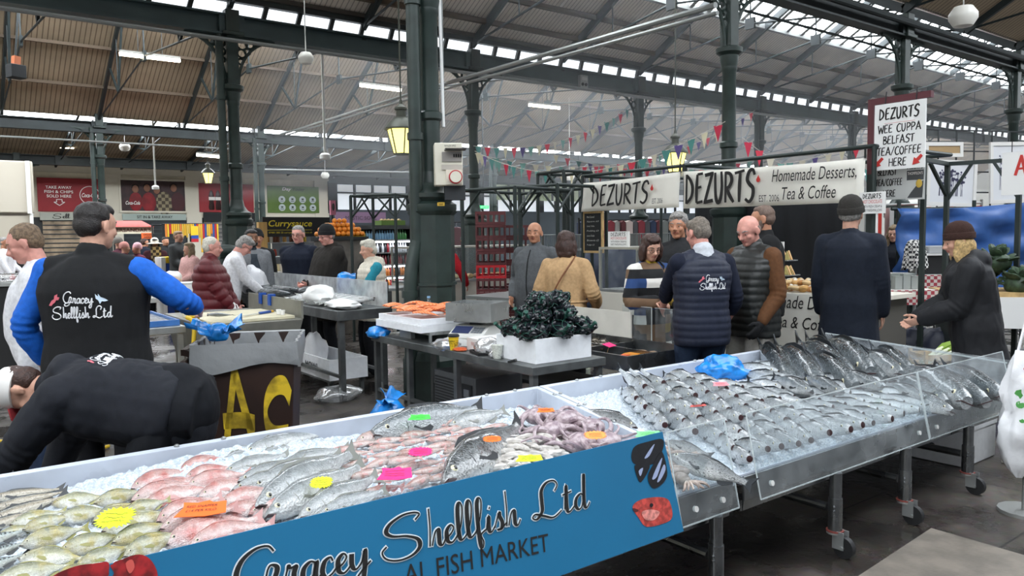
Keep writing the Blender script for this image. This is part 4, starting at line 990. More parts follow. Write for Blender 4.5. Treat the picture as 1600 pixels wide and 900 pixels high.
def guard(x0,x1,label,k0=0.,k1=1.,th=.006):
 a=guard_pt(x0,k0);t=thing('acrylic_guard',label,'guard',a)
 L=x1-x0;up=guard_pt(x0,k1)-a;n=Vector((1,0,0)).cross(up).normalized()
 mb=MB();v=[Vector((0,0,0)),Vector((L,0,0)),Vector((L,0,0))+up,up];mb.add(v+[q+n*th for q in v],[(0,1,2,3),(7,6,5,4),(0,4,5,1),(1,5,6,2),(2,6,7,3),(3,7,4,0)]);mb.build('sheet',CLEAR,t,smooth=0)
 e=MB();ew=.004
 for p,q in ((v[0],v[3]),(v[1],v[2]),(v[3],v[2]),(v[0],v[1])):e.bar(p+n*th/2,q+n*th/2,.005)
 e.build('polished_edge',mat('acrylic_edge','#dfe6e6',.2,spec=.8,alpha=.55),t)
 for x in (.1,L-.1):
  c=v[0].lerp(v[3],.14)+Vector((x,0,0));MB().cyl(c+n*(th+.0005),c+n*(th+.003),.013,n=14).cyl(c-n*.004,c-n*.0005,.013,n=14).build('fixing_disc',mat('fixing_white','#d5d5d2',.4),t)
 return t
guard(2.42,2.80,'short clear acrylic guard between the blue banner and the table corner')
guard(2.96,4.585,'long clear acrylic guard before the salmon rows')
guard(4.60,5.80,'clear acrylic guard at the far end before the bagged fish')
t=thing('acrylic_end_sheet','tall scuffed acrylic sheet closing the far end of the salmon table','guard',(5.86,YF_,.45));mb=MB();mb.prism([(0,0),(1.38,.17),(1.38,.36),(0,.30)],(0,0,0),(0,1,0),(0,0,1),.006);mb.build('sheet',clear_mat('scuffed_acrylic',fac=.2,haze=.16),t,smooth=0)
MB().bar((.006,.03,.28),(.006,1.38,.36),.01).build('edge',MATS['acrylic_edge'],t)
# blue banner board
BX0,BX1=-.45,2.40
BO=guard_pt(BX0,-.02)+Vector((0,-.014,0));BU=(guard_pt(0,1.03)-guard_pt(0,-.02));BH=BU.length;BUN=BU.normalized();BNN=Vector((1,0,0)).cross(BUN).normalized()
def bpt(px,py):
 v=ray(px,py);t=(BO-CAM).dot(BNN)/v.dot(BNN);q=CAM+v*t-BO;return (q.x,q.dot(BUN))
t=thing('banner_board','long blue banner board with black script lettering for a shellfish seller','banner',BO)
mb=MB();W=BX1-BX0;v=[Vector((0,0,0)),Vector((W+.015,0,0)),Vector((W-.015,0,0))+BU,BU];mb.add(v+[q-BNN*.008 for q in v],[(0,1,2,3),(7,6,5,4),(0,4,5,1),(1,5,6,2),(2,6,7,3),(3,7,4,0)])
mb.build('board',mat('banner_blue','#116a94',.38,var=.04,vscale=1.5),t,smooth=0)
def onban(a,b):return Vector((a,0,0))+BUN*b
def bscript(body,pa,pb,asc):
 """pa, pb: pixel of baseline start and end; asc: ascender height in metres"""
 a=bpt(*pa);b=bpt(*pb);w_=math.hypot(b[0]-a[0],b[1]-a[1]);ax=(onban(*b)-onban(*a)).normalized();ay=BNN.cross(ax).normalized()
 ol=script('lettering_outline',body,mat('outline_white','#dfe9ee',.5),t,onban(*a),ax,ay,w_,asc,th=.0012,thick=.13,thin=.045,grow=.0035,slant=.0)
 script('lettering',body,PAPERBLACK,t,onban(*a),ax,ay,w_,asc,th=.004,thick=.13,thin=.045,slant=.0)
asc=bpt(666,797)[1]-bpt(668,856)[1]
asc=abs(asc)
bscript('Shellfish',(596,876),(812,819),asc*1.05)
bscript('Ltd',(832,814),(918,792),asc*1.05)
bscript('Gracey',(368,936),(578,885),asc*1.05)
a=bpt(632,915);b=bpt(858,861);hh=.074
text('lettering','AL FISH MARKET',PAPERBLACK,t,onban(*a),(onban(*b)-onban(*a)).normalized(),BNN.cross((onban(*b)-onban(*a)).normalized()),w=(Vector(b)-Vector(a)).length,h=.062,th=.002)
def printed(name,pix,m,off):
 pts=[bpt(*q) for q in pix];mb=MB();mb.add([onban(*q)+BNN*off for q in pts],[tuple(range(len(pts)))]);o=mb.build(name,m,t,smooth=0)
 if o.data.polygons[0].normal.dot(BNN)<0:o.data.flip_normals()
 return o
MUS=mat('print_black','#0d0e14',.35,var=.3,vscale=40);MUSB=mat('print_sheen','#9aa6c6',.35);LOB=mat('print_lobster','#8e1a1e',.4,var=.5,vscale=25);SNP=mat('print_snapper','#b5423a',.4,var=.35,vscale=45)
def blob(pix,n=4):return [(q.x,q.y) for q in smoothpts(pix,n,closed=True)]
printed('mussel_print',blob([(986,712),(992,697),(1012,690),(1034,686),(1036,700),(1024,722),(1005,728),(990,724)]),MUS,.0015)
printed('mussel_print',blob([(991,732),(994,726),(1012,724),(1014,732),(1004,750),(998,752)]),MUS,.002)
printed('mussel_print',blob([(1014,756),(1012,742),(1022,722),(1034,706),(1042,738),(1036,754),(1022,763)]),MUS,.0025)
for q in ([(1006,716),(1016,700),(1022,694),(1014,712)],[(997,736),(1004,731),(1000,744)],[(1018,748),(1028,724),(1034,716),(1026,744)],[(1026,752),(1036,726),(1039,734),(1031,750)]):printed('mussel_sheen',blob(q,3),MUSB,.0032)
printed('fish_print',blob([(988,793),(996,783),(1012,778),(1034,777),(1046,784),(1050,808),(1036,818),(1010,823),(998,810)]),SNP,.0015)
printed('fish_print_eye',blob([(1014,789),(1017,786),(1020,789),(1017,793)],3),MUS,.003);printed('fish_print_cheek',blob([(1002,800),(1016,796),(1030,800),(1022,812),(1008,812)]),mat('print_pink','#d4857c',.4,var=.3,vscale=50),.0028)
printed('fish_print_mouth',blob([(988,794),(996,796),(996,799),(990,799)],3),mat('print_dark_red','#5a1a1c',.4),.003)
printed('lobster_print',blob([(84,899),(120,884),(150,880),(168,878),(170,890),(160,905),(80,915)]),LOB,.0015)
printed('lobster_print',blob([(176,882),(190,874),(218,866),(238,878),(244,905),(200,915),(186,905)]),LOB,.0015)
printed('lobster_print',blob([(172,884),(180,882),(187,892),(182,908),(170,908),(178,896)],3),LOB,.002)
printed('lobster_sheen',blob([(196,880),(206,874),(210,886),(202,896)],3),mat('print_light_red','#c9544c',.4),.003)
def ice_mat():
 M=bpy.data.materials.new('crushed_ice');M.use_nodes=True;nt=M.node_tree;N=nt.nodes;L=nt.links;b=N['Principled BSDF']
 b.inputs['Base Color'].default_value=(*lin('#cdd8e2'),1);b.inputs['Roughness'].default_value=.22;b.inputs['Specular IOR Level'].default_value=.6
 tc=N.new('ShaderNodeTexCoord');vo=N.new('ShaderNodeTexVoronoi');vo.inputs['Scale'].default_value=90;vo.distance='CHEBYCHEV'
 L.new(tc.outputs['Object'],vo.inputs['Vector'])
 cr=N.new('ShaderNodeValToRGB');cr.color_ramp.elements[0].color=(*lin('#aebdcb'),1);cr.color_ramp.elements[1].color=(*lin('#eef3f7'),1);L.new(vo.outputs['Color'],cr.inputs[0]);L.new(cr.outputs[0],b.inputs['Base Color'])
 bp=N.new('ShaderNodeBump');bp.inputs['Strength'].default_value=.8;bp.inputs['Distance'].default_value=.012;L.new(vo.outputs['Distance'],bp.inputs['Height']);L.new(bp.outputs[0],b.inputs['Normal'])
 return M
ICE=ice_mat()
def ice_bed(name,label,x0,x1,y0,y1,hfun,nx,ny):
 mb=MB();rr=random.Random(3);o=(x0,y0,zt(y0))
 def P(i,j):
  x=x0+(x1-x0)*i/(nx-1);y=y0+(y1-y0)*j/(ny-1);edge=i in (0,nx-1) or j in (0,ny-1)
  h=hfun(x,y)+.010*noise.noise((x*30,y*30,1))+rr.uniform(-.006,.008)
  return Vector((x,y,zt(y)+(.002 if edge else max(.004,h))))-Vector(o)
 mb.grid(P,nx,ny);t=mb.build(name,ICE,loc=o,smooth=25);tag(t,label,'ice',kind='stuff');return t
def hA(x,y):
 b=.02+.055*max(0,(y-2.95))/.5*math.exp(-((x-1.0)/.55)**2)+.02*math.exp(-((x-2.2)/.3)**2)*(y>2.9)
 return b
def hB(x,y):
 return.018+.05*math.exp(-((x-3.55)/.5)**2-((y-3.15)/.25)**2)+.06*math.exp(-((x-4.9)/.6)**2-((y-3.25)/.25)**2)+.03*math.exp(-((x-5.3)/.35)**2-((y-2.9)/.4)**2)
ice_bed('crushed_ice','crushed ice under the mixed fish behind the blue banner',-.98,2.78,YF_+.01,YR_-.01,hA,260,100)
ice_bed('crushed_ice','crushed ice under the rows of salmon',2.90,5.78,YF_+.01,YR_-.01,hB,220,110)
# fish
def fish_mat(name,back,side,belly,blush=None,stripes=False,rough=.16,spots=0.,yellow=None,hmax=.165,speck=None):
 M=bpy.data.materials.new(name);M.use_nodes=True;MATS[name]=M;nt=M.node_tree;N=nt.nodes;L=nt.links;b=N['Principled BSDF']
 b.inputs['Roughness'].default_value=rough;b.inputs['Specular IOR Level'].default_value=.7;b.inputs['Coat Weight'].default_value=.9;b.inputs['Coat Roughness'].default_value=.07;b.inputs['Metallic'].default_value=.05
 tc=N.new('ShaderNodeTexCoord');sp=N.new('ShaderNodeSeparateXYZ');L.new(tc.outputs['Object'],sp.inputs[0])
 nz=N.new('ShaderNodeTexNoise');nz.inputs['Scale'].default_value=9;nz.inputs['Detail'].default_value=5;
 oi=N.new('ShaderNodeObjectInfo')
 va=N.new('ShaderNodeVectorMath');va.operation='ADD';cb=N.new('ShaderNodeCombineXYZ');ml=N.new('ShaderNodeMath');ml.operation='MULTIPLY';ml.inputs[1].default_value=37.;L.new(oi.outputs['Random'],ml.inputs[0]);L.new(ml.outputs[0],cb.inputs[0])
 L.new(tc.outputs['Object'],va.inputs[0]);L.new(cb.outputs[0],va.inputs[1]);L.new(va.outputs[0],nz.inputs['Vector'])
 mr=N.new('ShaderNodeMapRange');mr.inputs['From Min'].default_value=-hmax;mr.inputs['From Max'].default_value=hmax;L.new(sp.outputs['Y'],mr.inputs[0])
 ad=N.new('ShaderNodeMath');ad.operation='MULTIPLY_ADD';L.new(nz.outputs['Fac'],ad.inputs[0]);ad.inputs[1].default_value=.25;
 sb=N.new('ShaderNodeMath');sb.operation='SUBTRACT';L.new(mr.outputs[0],sb.inputs[0]);sb.inputs[1].default_value=.125;L.new(sb.outputs[0],ad.inputs[2])
 cr=N.new('ShaderNodeValToRGB');e=cr.color_ramp.elements;e[0].position=.12;e[0].color=(*lin(belly),1);e[1].position=.95;e[1].color=(*lin(back),1);m_=e.new(.62);m_.color=(*lin(side),1)
 L.new(ad.outputs[0],cr.inputs[0]);out=cr.outputs[0]
 def mixin(fac,col,mode='MIX'):
  nonlocal out
  mx=N.new('ShaderNodeMix');mx.data_type='RGBA';mx.blend_type=mode;L.new(fac,mx.inputs['Factor']);L.new(out,mx.inputs['A']);mx.inputs['B'].default_value=(*lin(col),1);out=mx.outputs['Result']
 if blush or yellow or speck:
  n2=N.new('ShaderNodeTexNoise');n2.inputs['Scale'].default_value=4 if not speck else 60;L.new(va.outputs[0],n2.inputs['Vector'])
  r2=N.new('ShaderNodeMapRange');r2.inputs['From Min'].default_value=.48 if not speck else.58;r2.inputs['From Max'].default_value=.68;r2.inputs['To Max'].default_value=.85;L.new(n2.outputs['Fac'],r2.inputs[0]);mixin(r2.outputs[0],blush or yellow or speck)
 if stripes:
  wv=N.new('ShaderNodeTexWave');wv.inputs['Scale'].default_value=6.5;wv.inputs['Distortion'].default_value=5;wv.inputs['Detail Scale'].default_value=2;L.new(tc.outputs['Object'],wv.inputs['Vector'])
  r3=N.new('ShaderNodeMath');r3.operation='GREATER_THAN';r3.inputs[1].default_value=.55;L.new(wv.outputs['Fac'],r3.inputs[0])
  r4=N.new('ShaderNodeMath');r4.operation='GREATER_THAN';r4.inputs[1].default_value=.015;L.new(sp.outputs['Y'],r4.inputs[0])
  r5=N.new('ShaderNodeMath');r5.operation='MULTIPLY';L.new(r3.outputs[0],r5.inputs[0]);L.new(r4.outputs[0],r5.inputs[1]);mixin(r5.outputs[0],'#1f2a2e')
 n3=N.new('ShaderNodeTexNoise');n3.inputs['Scale'].default_value=26;n3.inputs['Detail'].default_value=8;n3.inputs['Roughness'].default_value=.7;L.new(va.outputs[0],n3.inputs['Vector'])
 r9=N.new('ShaderNodeMapRange');r9.inputs['From Min'].default_value=.3;r9.inputs['From Max'].default_value=.7;r9.inputs['To Min'].default_value=.72;r9.inputs['To Max'].default_value=1.3;L.new(n3.outputs['Fac'],r9.inputs[0])
 sc9=N.new('ShaderNodeVectorMath');sc9.operation='SCALE';L.new(out,sc9.inputs[0]);L.new(r9.outputs[0],sc9.inputs['Scale']);out=sc9.outputs[0]
 hd=N.new('ShaderNodeMapRange');hd.inputs['From Min'].default_value=.2;hd.inputs['From Max'].default_value=.46;hd.inputs['To Min'].default_value=1.;hd.inputs['To Max'].default_value=.72;L.new(sp.outputs['X'],hd.inputs[0])
 sc8=N.new('ShaderNodeVectorMath');sc8.operation='SCALE';L.new(out,sc8.inputs[0]);L.new(hd.outputs[0],sc8.inputs['Scale']);out=sc8.outputs[0]
 L.new(out,b.inputs['Base Color'])
 vo=N.new('ShaderNodeTexVoronoi');vo.inputs['Scale'].default_value=75;L.new(tc.outputs['Object'],vo.inputs['Vector'])
 bp=N.new('ShaderNodeBump');bp.inputs['Strength'].default_value=.45;bp.inputs['Distance'].default_value=.008;L.new(vo.outputs['Distance'],bp.inputs['Height']);L.new(bp.outputs[0],b.inputs['Normal'])
 return M
EYEM=mat('fish_eye','#cfc9a8',.15,spec=.9);PUP=mat('fish_pupil','#0a0a0c',.1,spec=.9);MOUTHM=mat('fish_mouth','#34181a',.4)
def lerp_prof(pr,t):
 for (a,h0,w0,c0),(b,h1,w1,c1) in zip(pr,pr[1:]):
  if a<=t<=b:
   k=(t-a)/(b-a);k=k*k*(3-2*k)*.5+k*.5;return h0+(h1-h0)*k,w0+(w1-w0)*k,c0+(c1-c0)*k
 return pr[-1][1:]
PR={'deep':[(0,.014,.014,-.035),(.05,.062,.04,-.025),(.14,.122,.066,-.01),(.3,.168,.082,0),(.45,.165,.08,0),(.62,.115,.056,.003),(.75,.055,.028,.005),(.84,.028,.014,.005),(.9,.032,.008,.005)],'bass':[(0,.012,.012,-.015),(.06,.045,.035,-.01),(.18,.085,.055,0),(.36,.115,.068,0),(.52,.105,.062,0),(.68,.072,.042,.002),(.8,.04,.022,.004),(.87,.03,.012,.004),(.92,.033,.008,.004)],'slim':[(0,.010,.010,-.006),(.07,.034,.03,-.004),(.2,.062,.05,0),(.4,.080,.06,0),(.6,.066,.05,0),(.76,.034,.026,0),(.86,.016,.012,0),(.91,.018,.006,0)],'mullet':[(0,.03,.03,-.02),(.05,.065,.05,-.012),(.14,.098,.066,0),(.3,.11,.072,0),(.5,.092,.06,0),(.68,.058,.038,.002),(.8,.034,.02,.003),(.87,.028,.01,.003),(.92,.03,.007,.003)],'salmon':[(0,.045,.038,-.01),(.05,.068,.05,-.006),(.15,.092,.06,0),(.35,.125,.078,0),(.52,.118,.072,0),(.68,.085,.05,0),(.8,.048,.028,0),(.87,.034,.014,0),(.92,.038,.008,0)],}
def fish_proto(kind,name,m,finm,mouth=False,nose_open=False):
 pr=PR[kind];mb=MB();n,k=14,20
 def P(i,j):
  t=j/(k-1)*.92;h,w_,c=lerp_prof(pr,t);a=2*PI*i/n;x=.5-t
  return (x,c+h*math.sin(a),w_*math.copysign(abs(math.cos(a))**.85,math.cos(a)))
 mb.grid(P,n,k,closed_u=True);b=len(mb.v);mb.f.append(tuple(range(n)));mb.mi.append(0);mb.f.append(tuple(range(b-1,b-n-1,-1)));mb.mi.append(0)
 root=mb.build(name,m,smooth=60,link=True)
 te=.5-.90
 hh,ww,cc=pr[-1][1:];s=.13 if kind=='deep' else.11
 MB().prism([(te+.02,-hh),(te-.05,-s*.5),(te-.105,-s*.8),(te-.07,0),(te-.105,s*.8),(te-.05,s*.5),(te+.02,hh)],(0,cc,-.004),(1,0,0),(0,1,0),.008).build('tail_fin',finm,root,smooth=0)
 hm=lerp_prof(pr,.45)
 pts=[(.22-i*.08,lerp_prof(pr,.5-(.22-i*.08))[0]+lerp_prof(pr,.5-(.22-i*.08))[2]-.006) for i in range(7)]
 MB().prism(pts+[(x,y+hgt) for (x,y),hgt in zip(reversed(pts),(.006,.014,.018,.02,.022,.024,.008))],(0,0,-.003),(1,0,0),(0,1,0),.006).build('dorsal_fin',finm,root,smooth=0)
 pts=[(-.12-i*.05,-lerp_prof(pr,.62+i*.05)[0]+lerp_prof(pr,.62+i*.05)[2]+.004) for i in range(4)]
 MB().prism(pts+[(x-.03,y-g) for (x,y),g in zip(reversed(pts),(.012,.03,.045,.03))],(0,0,-.003),(1,0,0),(0,1,0),.006).build('anal_fin',finm,root,smooth=0)
 hw=lerp_prof(pr,.26)
 for s_ in (1,-1):
  a=PI*.0;MB().prism([(.22,.0),(.19,.022),(.10,.012),(.06,-.03),(.09,-.052),(.16,-.03)],(0,-.025,s_*(hw[1]*.985)-(.003 if s_<0 else 0)),(1,0,0),(0,1,.0),.004).build('pectoral_fin',finm,root,smooth=0)
 he,we,ce=lerp_prof(pr,.10)
 er=.021 if kind!='slim' else.016
 for s_ in (1,-1):
  mb=MB();z=we*.80*s_;mb.ball((.40,ce+he*.30,z),(er,er,er*.6),10,6);mb.mat(1).ball((.40,ce+he*.30,z+s_*er*.28),(er*.62,er*.62,er*.45),10,6);mb.build('eye',[EYEM,PUP],root)
 h0,w0,c0=lerp_prof(pr,.03)
 if mouth:
  mb=MB();mb.lathe([(.034,0),(.040,.004),(.030,.008)],n=12,caps=True);q=MB();v=[(.498+z,c0+y,x) for (x,y,z) in mb.v];q.add(v,mb.f);q.build('mouth',MOUTHM,root)
 else:
  MB().bar((.505,c0-.002,0),(.455,c0-.022,0),.006,.09 if kind!='slim' else.05,up=(0,0,1)).build('mouth',MOUTHM,root)
 hg,wg,cg=lerp_prof(pr,.215);mb=MB();mb.tube([(.285-.03*math.cos(a),cg+hg*.86*math.sin(a),wg*1.005*math.cos(a)*1.0) for a in [-1.1+i*.22 for i in range(11)]],.004,5).tube([(.285-.03*math.cos(a),cg+hg*.86*math.sin(a),-wg*1.005*math.cos(a)) for a in [-1.1+i*.22 for i in range(11)]],.004,5);mb.build('gill_edge',finm,root)
 COLproto.append(root);return root
COLproto=[]
FIN=mat('fin_grey','#7d7f78',.4,alpha=.9);FIND=mat('fin_dark','#22262a',.4);FINP=mat('fin_pink','#b98a86',.4);FINY=mat('fin_yellow','#8d8a4e',.4)
SP={}
SP['pompano']=fish_proto('deep','pompano',fish_mat('skin_pompano','#5d6248','#a3a383','#e6e6e2',yellow='#a89a52'),FINY)
SP['snapper']=fish_proto('deep','red_snapper',fish_mat('skin_snapper','#9a625a','#c9a8a2','#e8e2e0',blush='#b3584f'),FINP)
SP['bass']=fish_proto('bass','sea_bass',fish_mat('skin_bass','#353b3e','#8d9394','#e6e6e4'),FIN)
SP['mackerel']=fish_proto('slim','mackerel',fish_mat('skin_mackerel','#33474b','#8d9a98','#dcdad0',stripes=True,hmax=.08),FIND)
SP['scad']=fish_proto('slim','scad',fish_mat('skin_scad','#4e5450','#a49a86','#d8d2c4',hmax=.08),FIND)
SP['mullet']=fish_proto('mullet','red_mullet',fish_mat('skin_mullet','#9a766c','#c4aca5','#dacfca',blush='#ab7262',hmax=.11),FINP)
SP['hake']=fish_proto('bass','hake',fish_mat('skin_hake','#24282a','#5d6163','#b9bab8',speck='#1b1e20',hmax=.12),FIND)
SP['salmon']=fish_proto('salmon','salmon',fish_mat('skin_salmon','#4a5257','#c4cacd','#f4f6f7',speck='#9a9fa2',hmax=.13,rough=.2),FIND,mouth=True)
SP['big']=fish_proto('salmon','salmon',fish_mat('skin_big_salmon','#23292c','#737b7f','#e4e7e8',speck='#8b9295',hmax=.13,rough=.2),FIND)
USED={}
def put(sp,loc,head,dorsal,L,label,group):
 """fish centred at loc; head: world direction of the snout; dorsal: rough direction of its back"""
 X=Vector(head).normalized();Y=Vector(dorsal);Y=(Y-X*Y.dot(X)).normalized();Z=X.cross(Y)
 Mx=Matrix((X*L,Y*L,Z*L)).transposed().to_4x4();Mx.translation=loc
 if sp not in USED:o=SP[sp];USED[sp]=1
 else:o=dup(SP[sp])
 o.matrix_world=Mx;tag(o,label,'fish',group);return o
BEDN=Vector((0,-.083,1)).normalized()
def lay(sp,hp,tp,h,label,group,roll=0.,k=1.2,lean=.8):
 """lie a fish on the bed, snout under pixel hp, tail under pixel tp; h = height of its middle; lean = how far its back tips up from flat"""
 a=onbed(*hp,h);b=onbed(*tp,h);L=(a-b).length*k;c=(a+b)/2;X=(a-b).normalized()
 side=BEDN.cross(X).normalized();side=side if side.dot(_f)>0 else -side
 th=lean+roll
 put(sp,c,X,side*math.cos(th)+BEDN*math.sin(th),L,label,group)
POM=[((88,785),(165,776)),((97,807),(174,798)),((154,783),(226,768)),((23,817),(99,799)),((42,824),(112,806)),((40,848),(132,826)),((40,870),(132,873)),((100,858),(192,836)),((123,886),(206,853)),((168,826),(268,800)),((183,843),(266,818)),((200,864),(282,832)),((151,812),(224,786)),((0,905),(108,884)),((88,905),(150,880)),((0,836),(60,822)),((196,800),(262,782))]
for i,(a,b) in enumerate(POM):lay('pompano',a,b,.050+.010*(i%3)+.016*(a[1]>840),'yellow-green deep-bodied fish heaped at the banner end nearest the lobster print','yellow-green fish beside the lobster print',roll=.1*(i%3-1))
SNAP=[((212,760),(302,735)),((287,731),(358,715)),((213,778),(306,755)),((230,787),(332,761)),((295,744),(366,730)),((300,756),(386,740)),((318,773),(405,751)),((252,810),(342,778)),((260,821),(365,795)),((347,804),(425,785)),((268,844),(402,811)),((305,848),(422,820)),((350,785),(438,765)),((238,770),(318,748)),((395,800),(470,778)),((300,712+22),(372,716))]
for i,(a,b) in enumerate(SNAP):lay('snapper',a,b,.046+.010*(i%3)+.018*(a[1]>800),'pink-red snapper laid in the rows around the orange price card','pink snappers around the orange price card',roll=.08*(i%3-1))
BAS=[((343,728),(424,698)),((358,735),(446,711)),((380,749),(472,721)),((400,745),(504,718)),((400,760),(527,715)),((413,782),(548,711)),((428,799),(562,731)),((477,803),(585,748)),((507,800),(598,768)),((400,717),(470,696)),((388,707),(506,677)),((372,762),(470,736)),((345,716),(420,692)),((440,730),(540,702))]
for i,(a,b) in enumerate(BAS):lay('bass',a,b,.046+.010*(i%3)+.02*(a[1]>770),'silver sea bass in the slanting rows around the small yellow star card','sea bass around the yellow star card',roll=.1*(i%3-1))
MAC=[((-75,862),(42,828)),((-70,886),(44,846)),((-75,905),(40,866)),((-60,925),(46,890)),((-95,850),(20,815))]
for i,(a,b) in enumerate(MAC):lay('mackerel',a,b,.05+.012*(i%2),'dark-striped mackerel at the outer end of the table','mackerel at the outer end of the table')
SCA=[((-25,818),(95,777)),((-15,797),(98,769)),((-20,780),(92,764)),((-40,832),(60,798)),((0,770),(60,742)),((-30,768),(20,742)),((-30,806),(50,786))]
for i,(a,b) in enumerate(SCA):lay('scad',a,b,.045+.012*(i%2),'slender silvery scad above the mackerel, tails fanned over the tray wall','slender scad above the mackerel')
poly_in=lambda p,q:sum(((a[1]>p[1])!=(b[1]>p[1])) and (p[0]<(b[0]-a[0])*(p[1]-a[1])/(b[1]-a[1])+a[0]) for a,b in zip(q,q[1:]+q[:1]))%2==1
def pixof(P):
 d=Vector(P)-CAM;w_=d.dot(_fw);return (800+FPX*d.dot(_rc)/w_,450-FPX*d.dot(_uc)/w_)
mul=[(468,692),(560,676),(640,676),(790,660),(800,672),(730,706),(705,745),(640,765),(590,778),(560,735)]
rr=random.Random(11);k=0
for row in range(8):
 y=2.66+row*.085
 x=1.05+(row%2)*.07
 while x<2.75:
  q=Vector((x,y,zt(y)+.05+.018*rr.random()));pxy=pixof(q)
  if poly_in(pxy,mul):
   a=rr.choice((PI,PI,PI+.3,-.1,.25))+rr.uniform(-.15,.15)-.1;L=rr.uniform(.15,.2)
   put('mullet',q,(math.cos(a),math.sin(a),.05*rr.uniform(-1,1)),_f*.75+Vector((0,0,.65+rr.uniform(-.3,.3))),L,'small pinkish-brown red mullet heaped around the bright pink cards','red mullet around the pink cards');k+=1
  x+=.135+.02*rr.random()
lay('big',(598,676),(745,640),.075,'large salmon under the green card at the tray wall',None,roll=.2)
lay('bass',(707,664),(785,643),.07,'pale fish beside the tail of the large salmon at the tray wall',None)
lay('hake',(697,748),(815,664),.085,'large dark speckled hake with an orange card on its head',None,roll=-.1,k=1.1)
lay('hake',(990,666),(905,640),.07,'dark fish at the tray corner beyond the octopus',None,k=1.15)
lay('hake',(1052,712),(1172,757),.10,'long grey hake lying over the gap between the two tables',None,k=1.1)
lay('hake',(1040,690),(1110,712),.085,'dark fish half under the green card at the table corner',None,k=1.1)
for i,(a,b) in enumerate([((640,655),(710,642)),((560,690),(640,668)),((660,668),(730,655))]):lay('mullet',a,b,.06,'slim pinkish fish between the large salmon and the mullet heap','pinkish fish by the large salmon',k=1.1)
OCT=mat('octopus_skin','#8d7a82',.25,var=.25,vscale=30,bump=.4,bscale=90,spec=.7,col2='#b3a3a6')
ro=random.Random(5)
def tent(mb,c,a,L,r0,curl,z):
 pts=[];rads=[];x,y=c;
 for i in range(16):
  t=i/15;pts.append((x,y,zt(y)+z+.02*math.sin(t*7+curl*3)));rads.append(r0*(1-t*.85));x+=math.cos(a)*L/15;y+=math.sin(a)*L/15;a+=curl/15*(1+t)
 mb.tube(smoothpts(pts,2),[rads[min(15,i//2)] for i in range(31)],8)
oc=0
for (px,py,hgt) in ((840,650,.10),(885,655,.12),(925,668,.10),(865,672,.10),(910,690,.075),(950,690,.065)):
 q=onbed(px,py,hgt);mb=MB();base=ro.random()*6
 b_=MB();b_.ball((0,0,0),(.075,.06,.045),14,10)
 root=b_.build('octopus',OCT,loc=q);tag(root,('octopus with an orange card on top, at the tray wall','octopus in the middle of the heap','octopus nearest the table corner dark fish','octopus just above the pale squid','octopus behind the round orange card','octopus at the edge touching the banner by the mussel print')[oc],'octopus',None);oc+=1
 for i in range(8):
  tm=MB();tent(tm,(q.x,q.y),base+i*PI/4+ro.uniform(-.2,.2),ro.uniform(.2,.3),.021,ro.uniform(-3,3),hgt-.01+.02*ro.random());tm.build('tentacle',OCT,root,origin=q).location=(0,0,0)
CUT=mat('cuttlefish_skin','#7d6e66',.3,var=.3,vscale=40,col2='#a89a90')
for i,(px,py) in enumerate(((1042,706),(1050,722),(1058,736),(1046,745),(1066,748),(1060,712))):
 q=onbed(px,py,.05+.012*(i%3));b_=MB().ball((0,0,0),(.055,.03,.026),12,8);root=b_.build('cuttlefish',CUT,loc=q);root.rotation_euler=(0,0,i*1.1)
 tag(root,'small brown cuttlefish in the heap beside the mussel print edge','cuttlefish','cuttlefish at the banner edge')
 for j in range(6):MB().tube(smoothpts([(.045,0,0),(.075,.012*(j-2.5),.006),(.10,.02*(j-2.5),-.008+.012*(j%2)),(.11,.026*(j-2.5),-.012)],3),[.008,.008,.008,.007,.007,.007,.006,.005,.004,.003],6).build('arm',CUT,root)
SQ=mat('squid_pale','#c6c1bb',.2,var=.12,vscale=30,spec=.7)
sq=None
for i in range(46):
 px=775+(i%12)*11+ro.uniform(-4,4);py=730-(px-775)*.24-(i//12)*11+ro.uniform(-3,3);q=onbed(px,py,.045+.014*(i//12))
 if sq is None:
  sq=MB().tube(smoothpts([(-.06,0,0),(-.03,0,.002),(.01,0,.002),(.04,0,0),(.06,0,0)],3),[.004,.008,.012,.014,.015,.016,.016,.016,.015,.012,.010,.008,.005],8).build('squid',SQ);o=sq
  MB().prism([(-.062,0),(-.03,.028),(-.005,.006),(-.005,-.006),(-.03,-.028)],(0,0,-.002),(1,0,0),(0,1,0),.004).build('fin',SQ,sq,smooth=0)
  for j in range(5):MB().tube([(.058,0,0),(.08,.006*(j-2),.004),(.105,.011*(j-2),0)],[.003,.0025,.001],5).build('arm',SQ,sq)
 else:o=dup(sq)
 o.location=q;o.rotation_euler=(ro.uniform(-.3,.3),ro.uniform(-.2,.2),ro.uniform(1.4,3.6));tag(o,'small pale squid heaped by the banner under the yellow card','squid','pale squid under the yellow card')
sal=[(985,585),(1060,565),(1130,598),(1205,572),(1300,590),(1360,585),(1428,600),(1432,660),(1330,690),(1270,710),(1180,745),(1150,735),(1120,690),(1045,672),(1010,660),(985,640)]
gap=[(1075,560),(1190,560),(1200,612),(1150,596),(1090,592)]
k=0
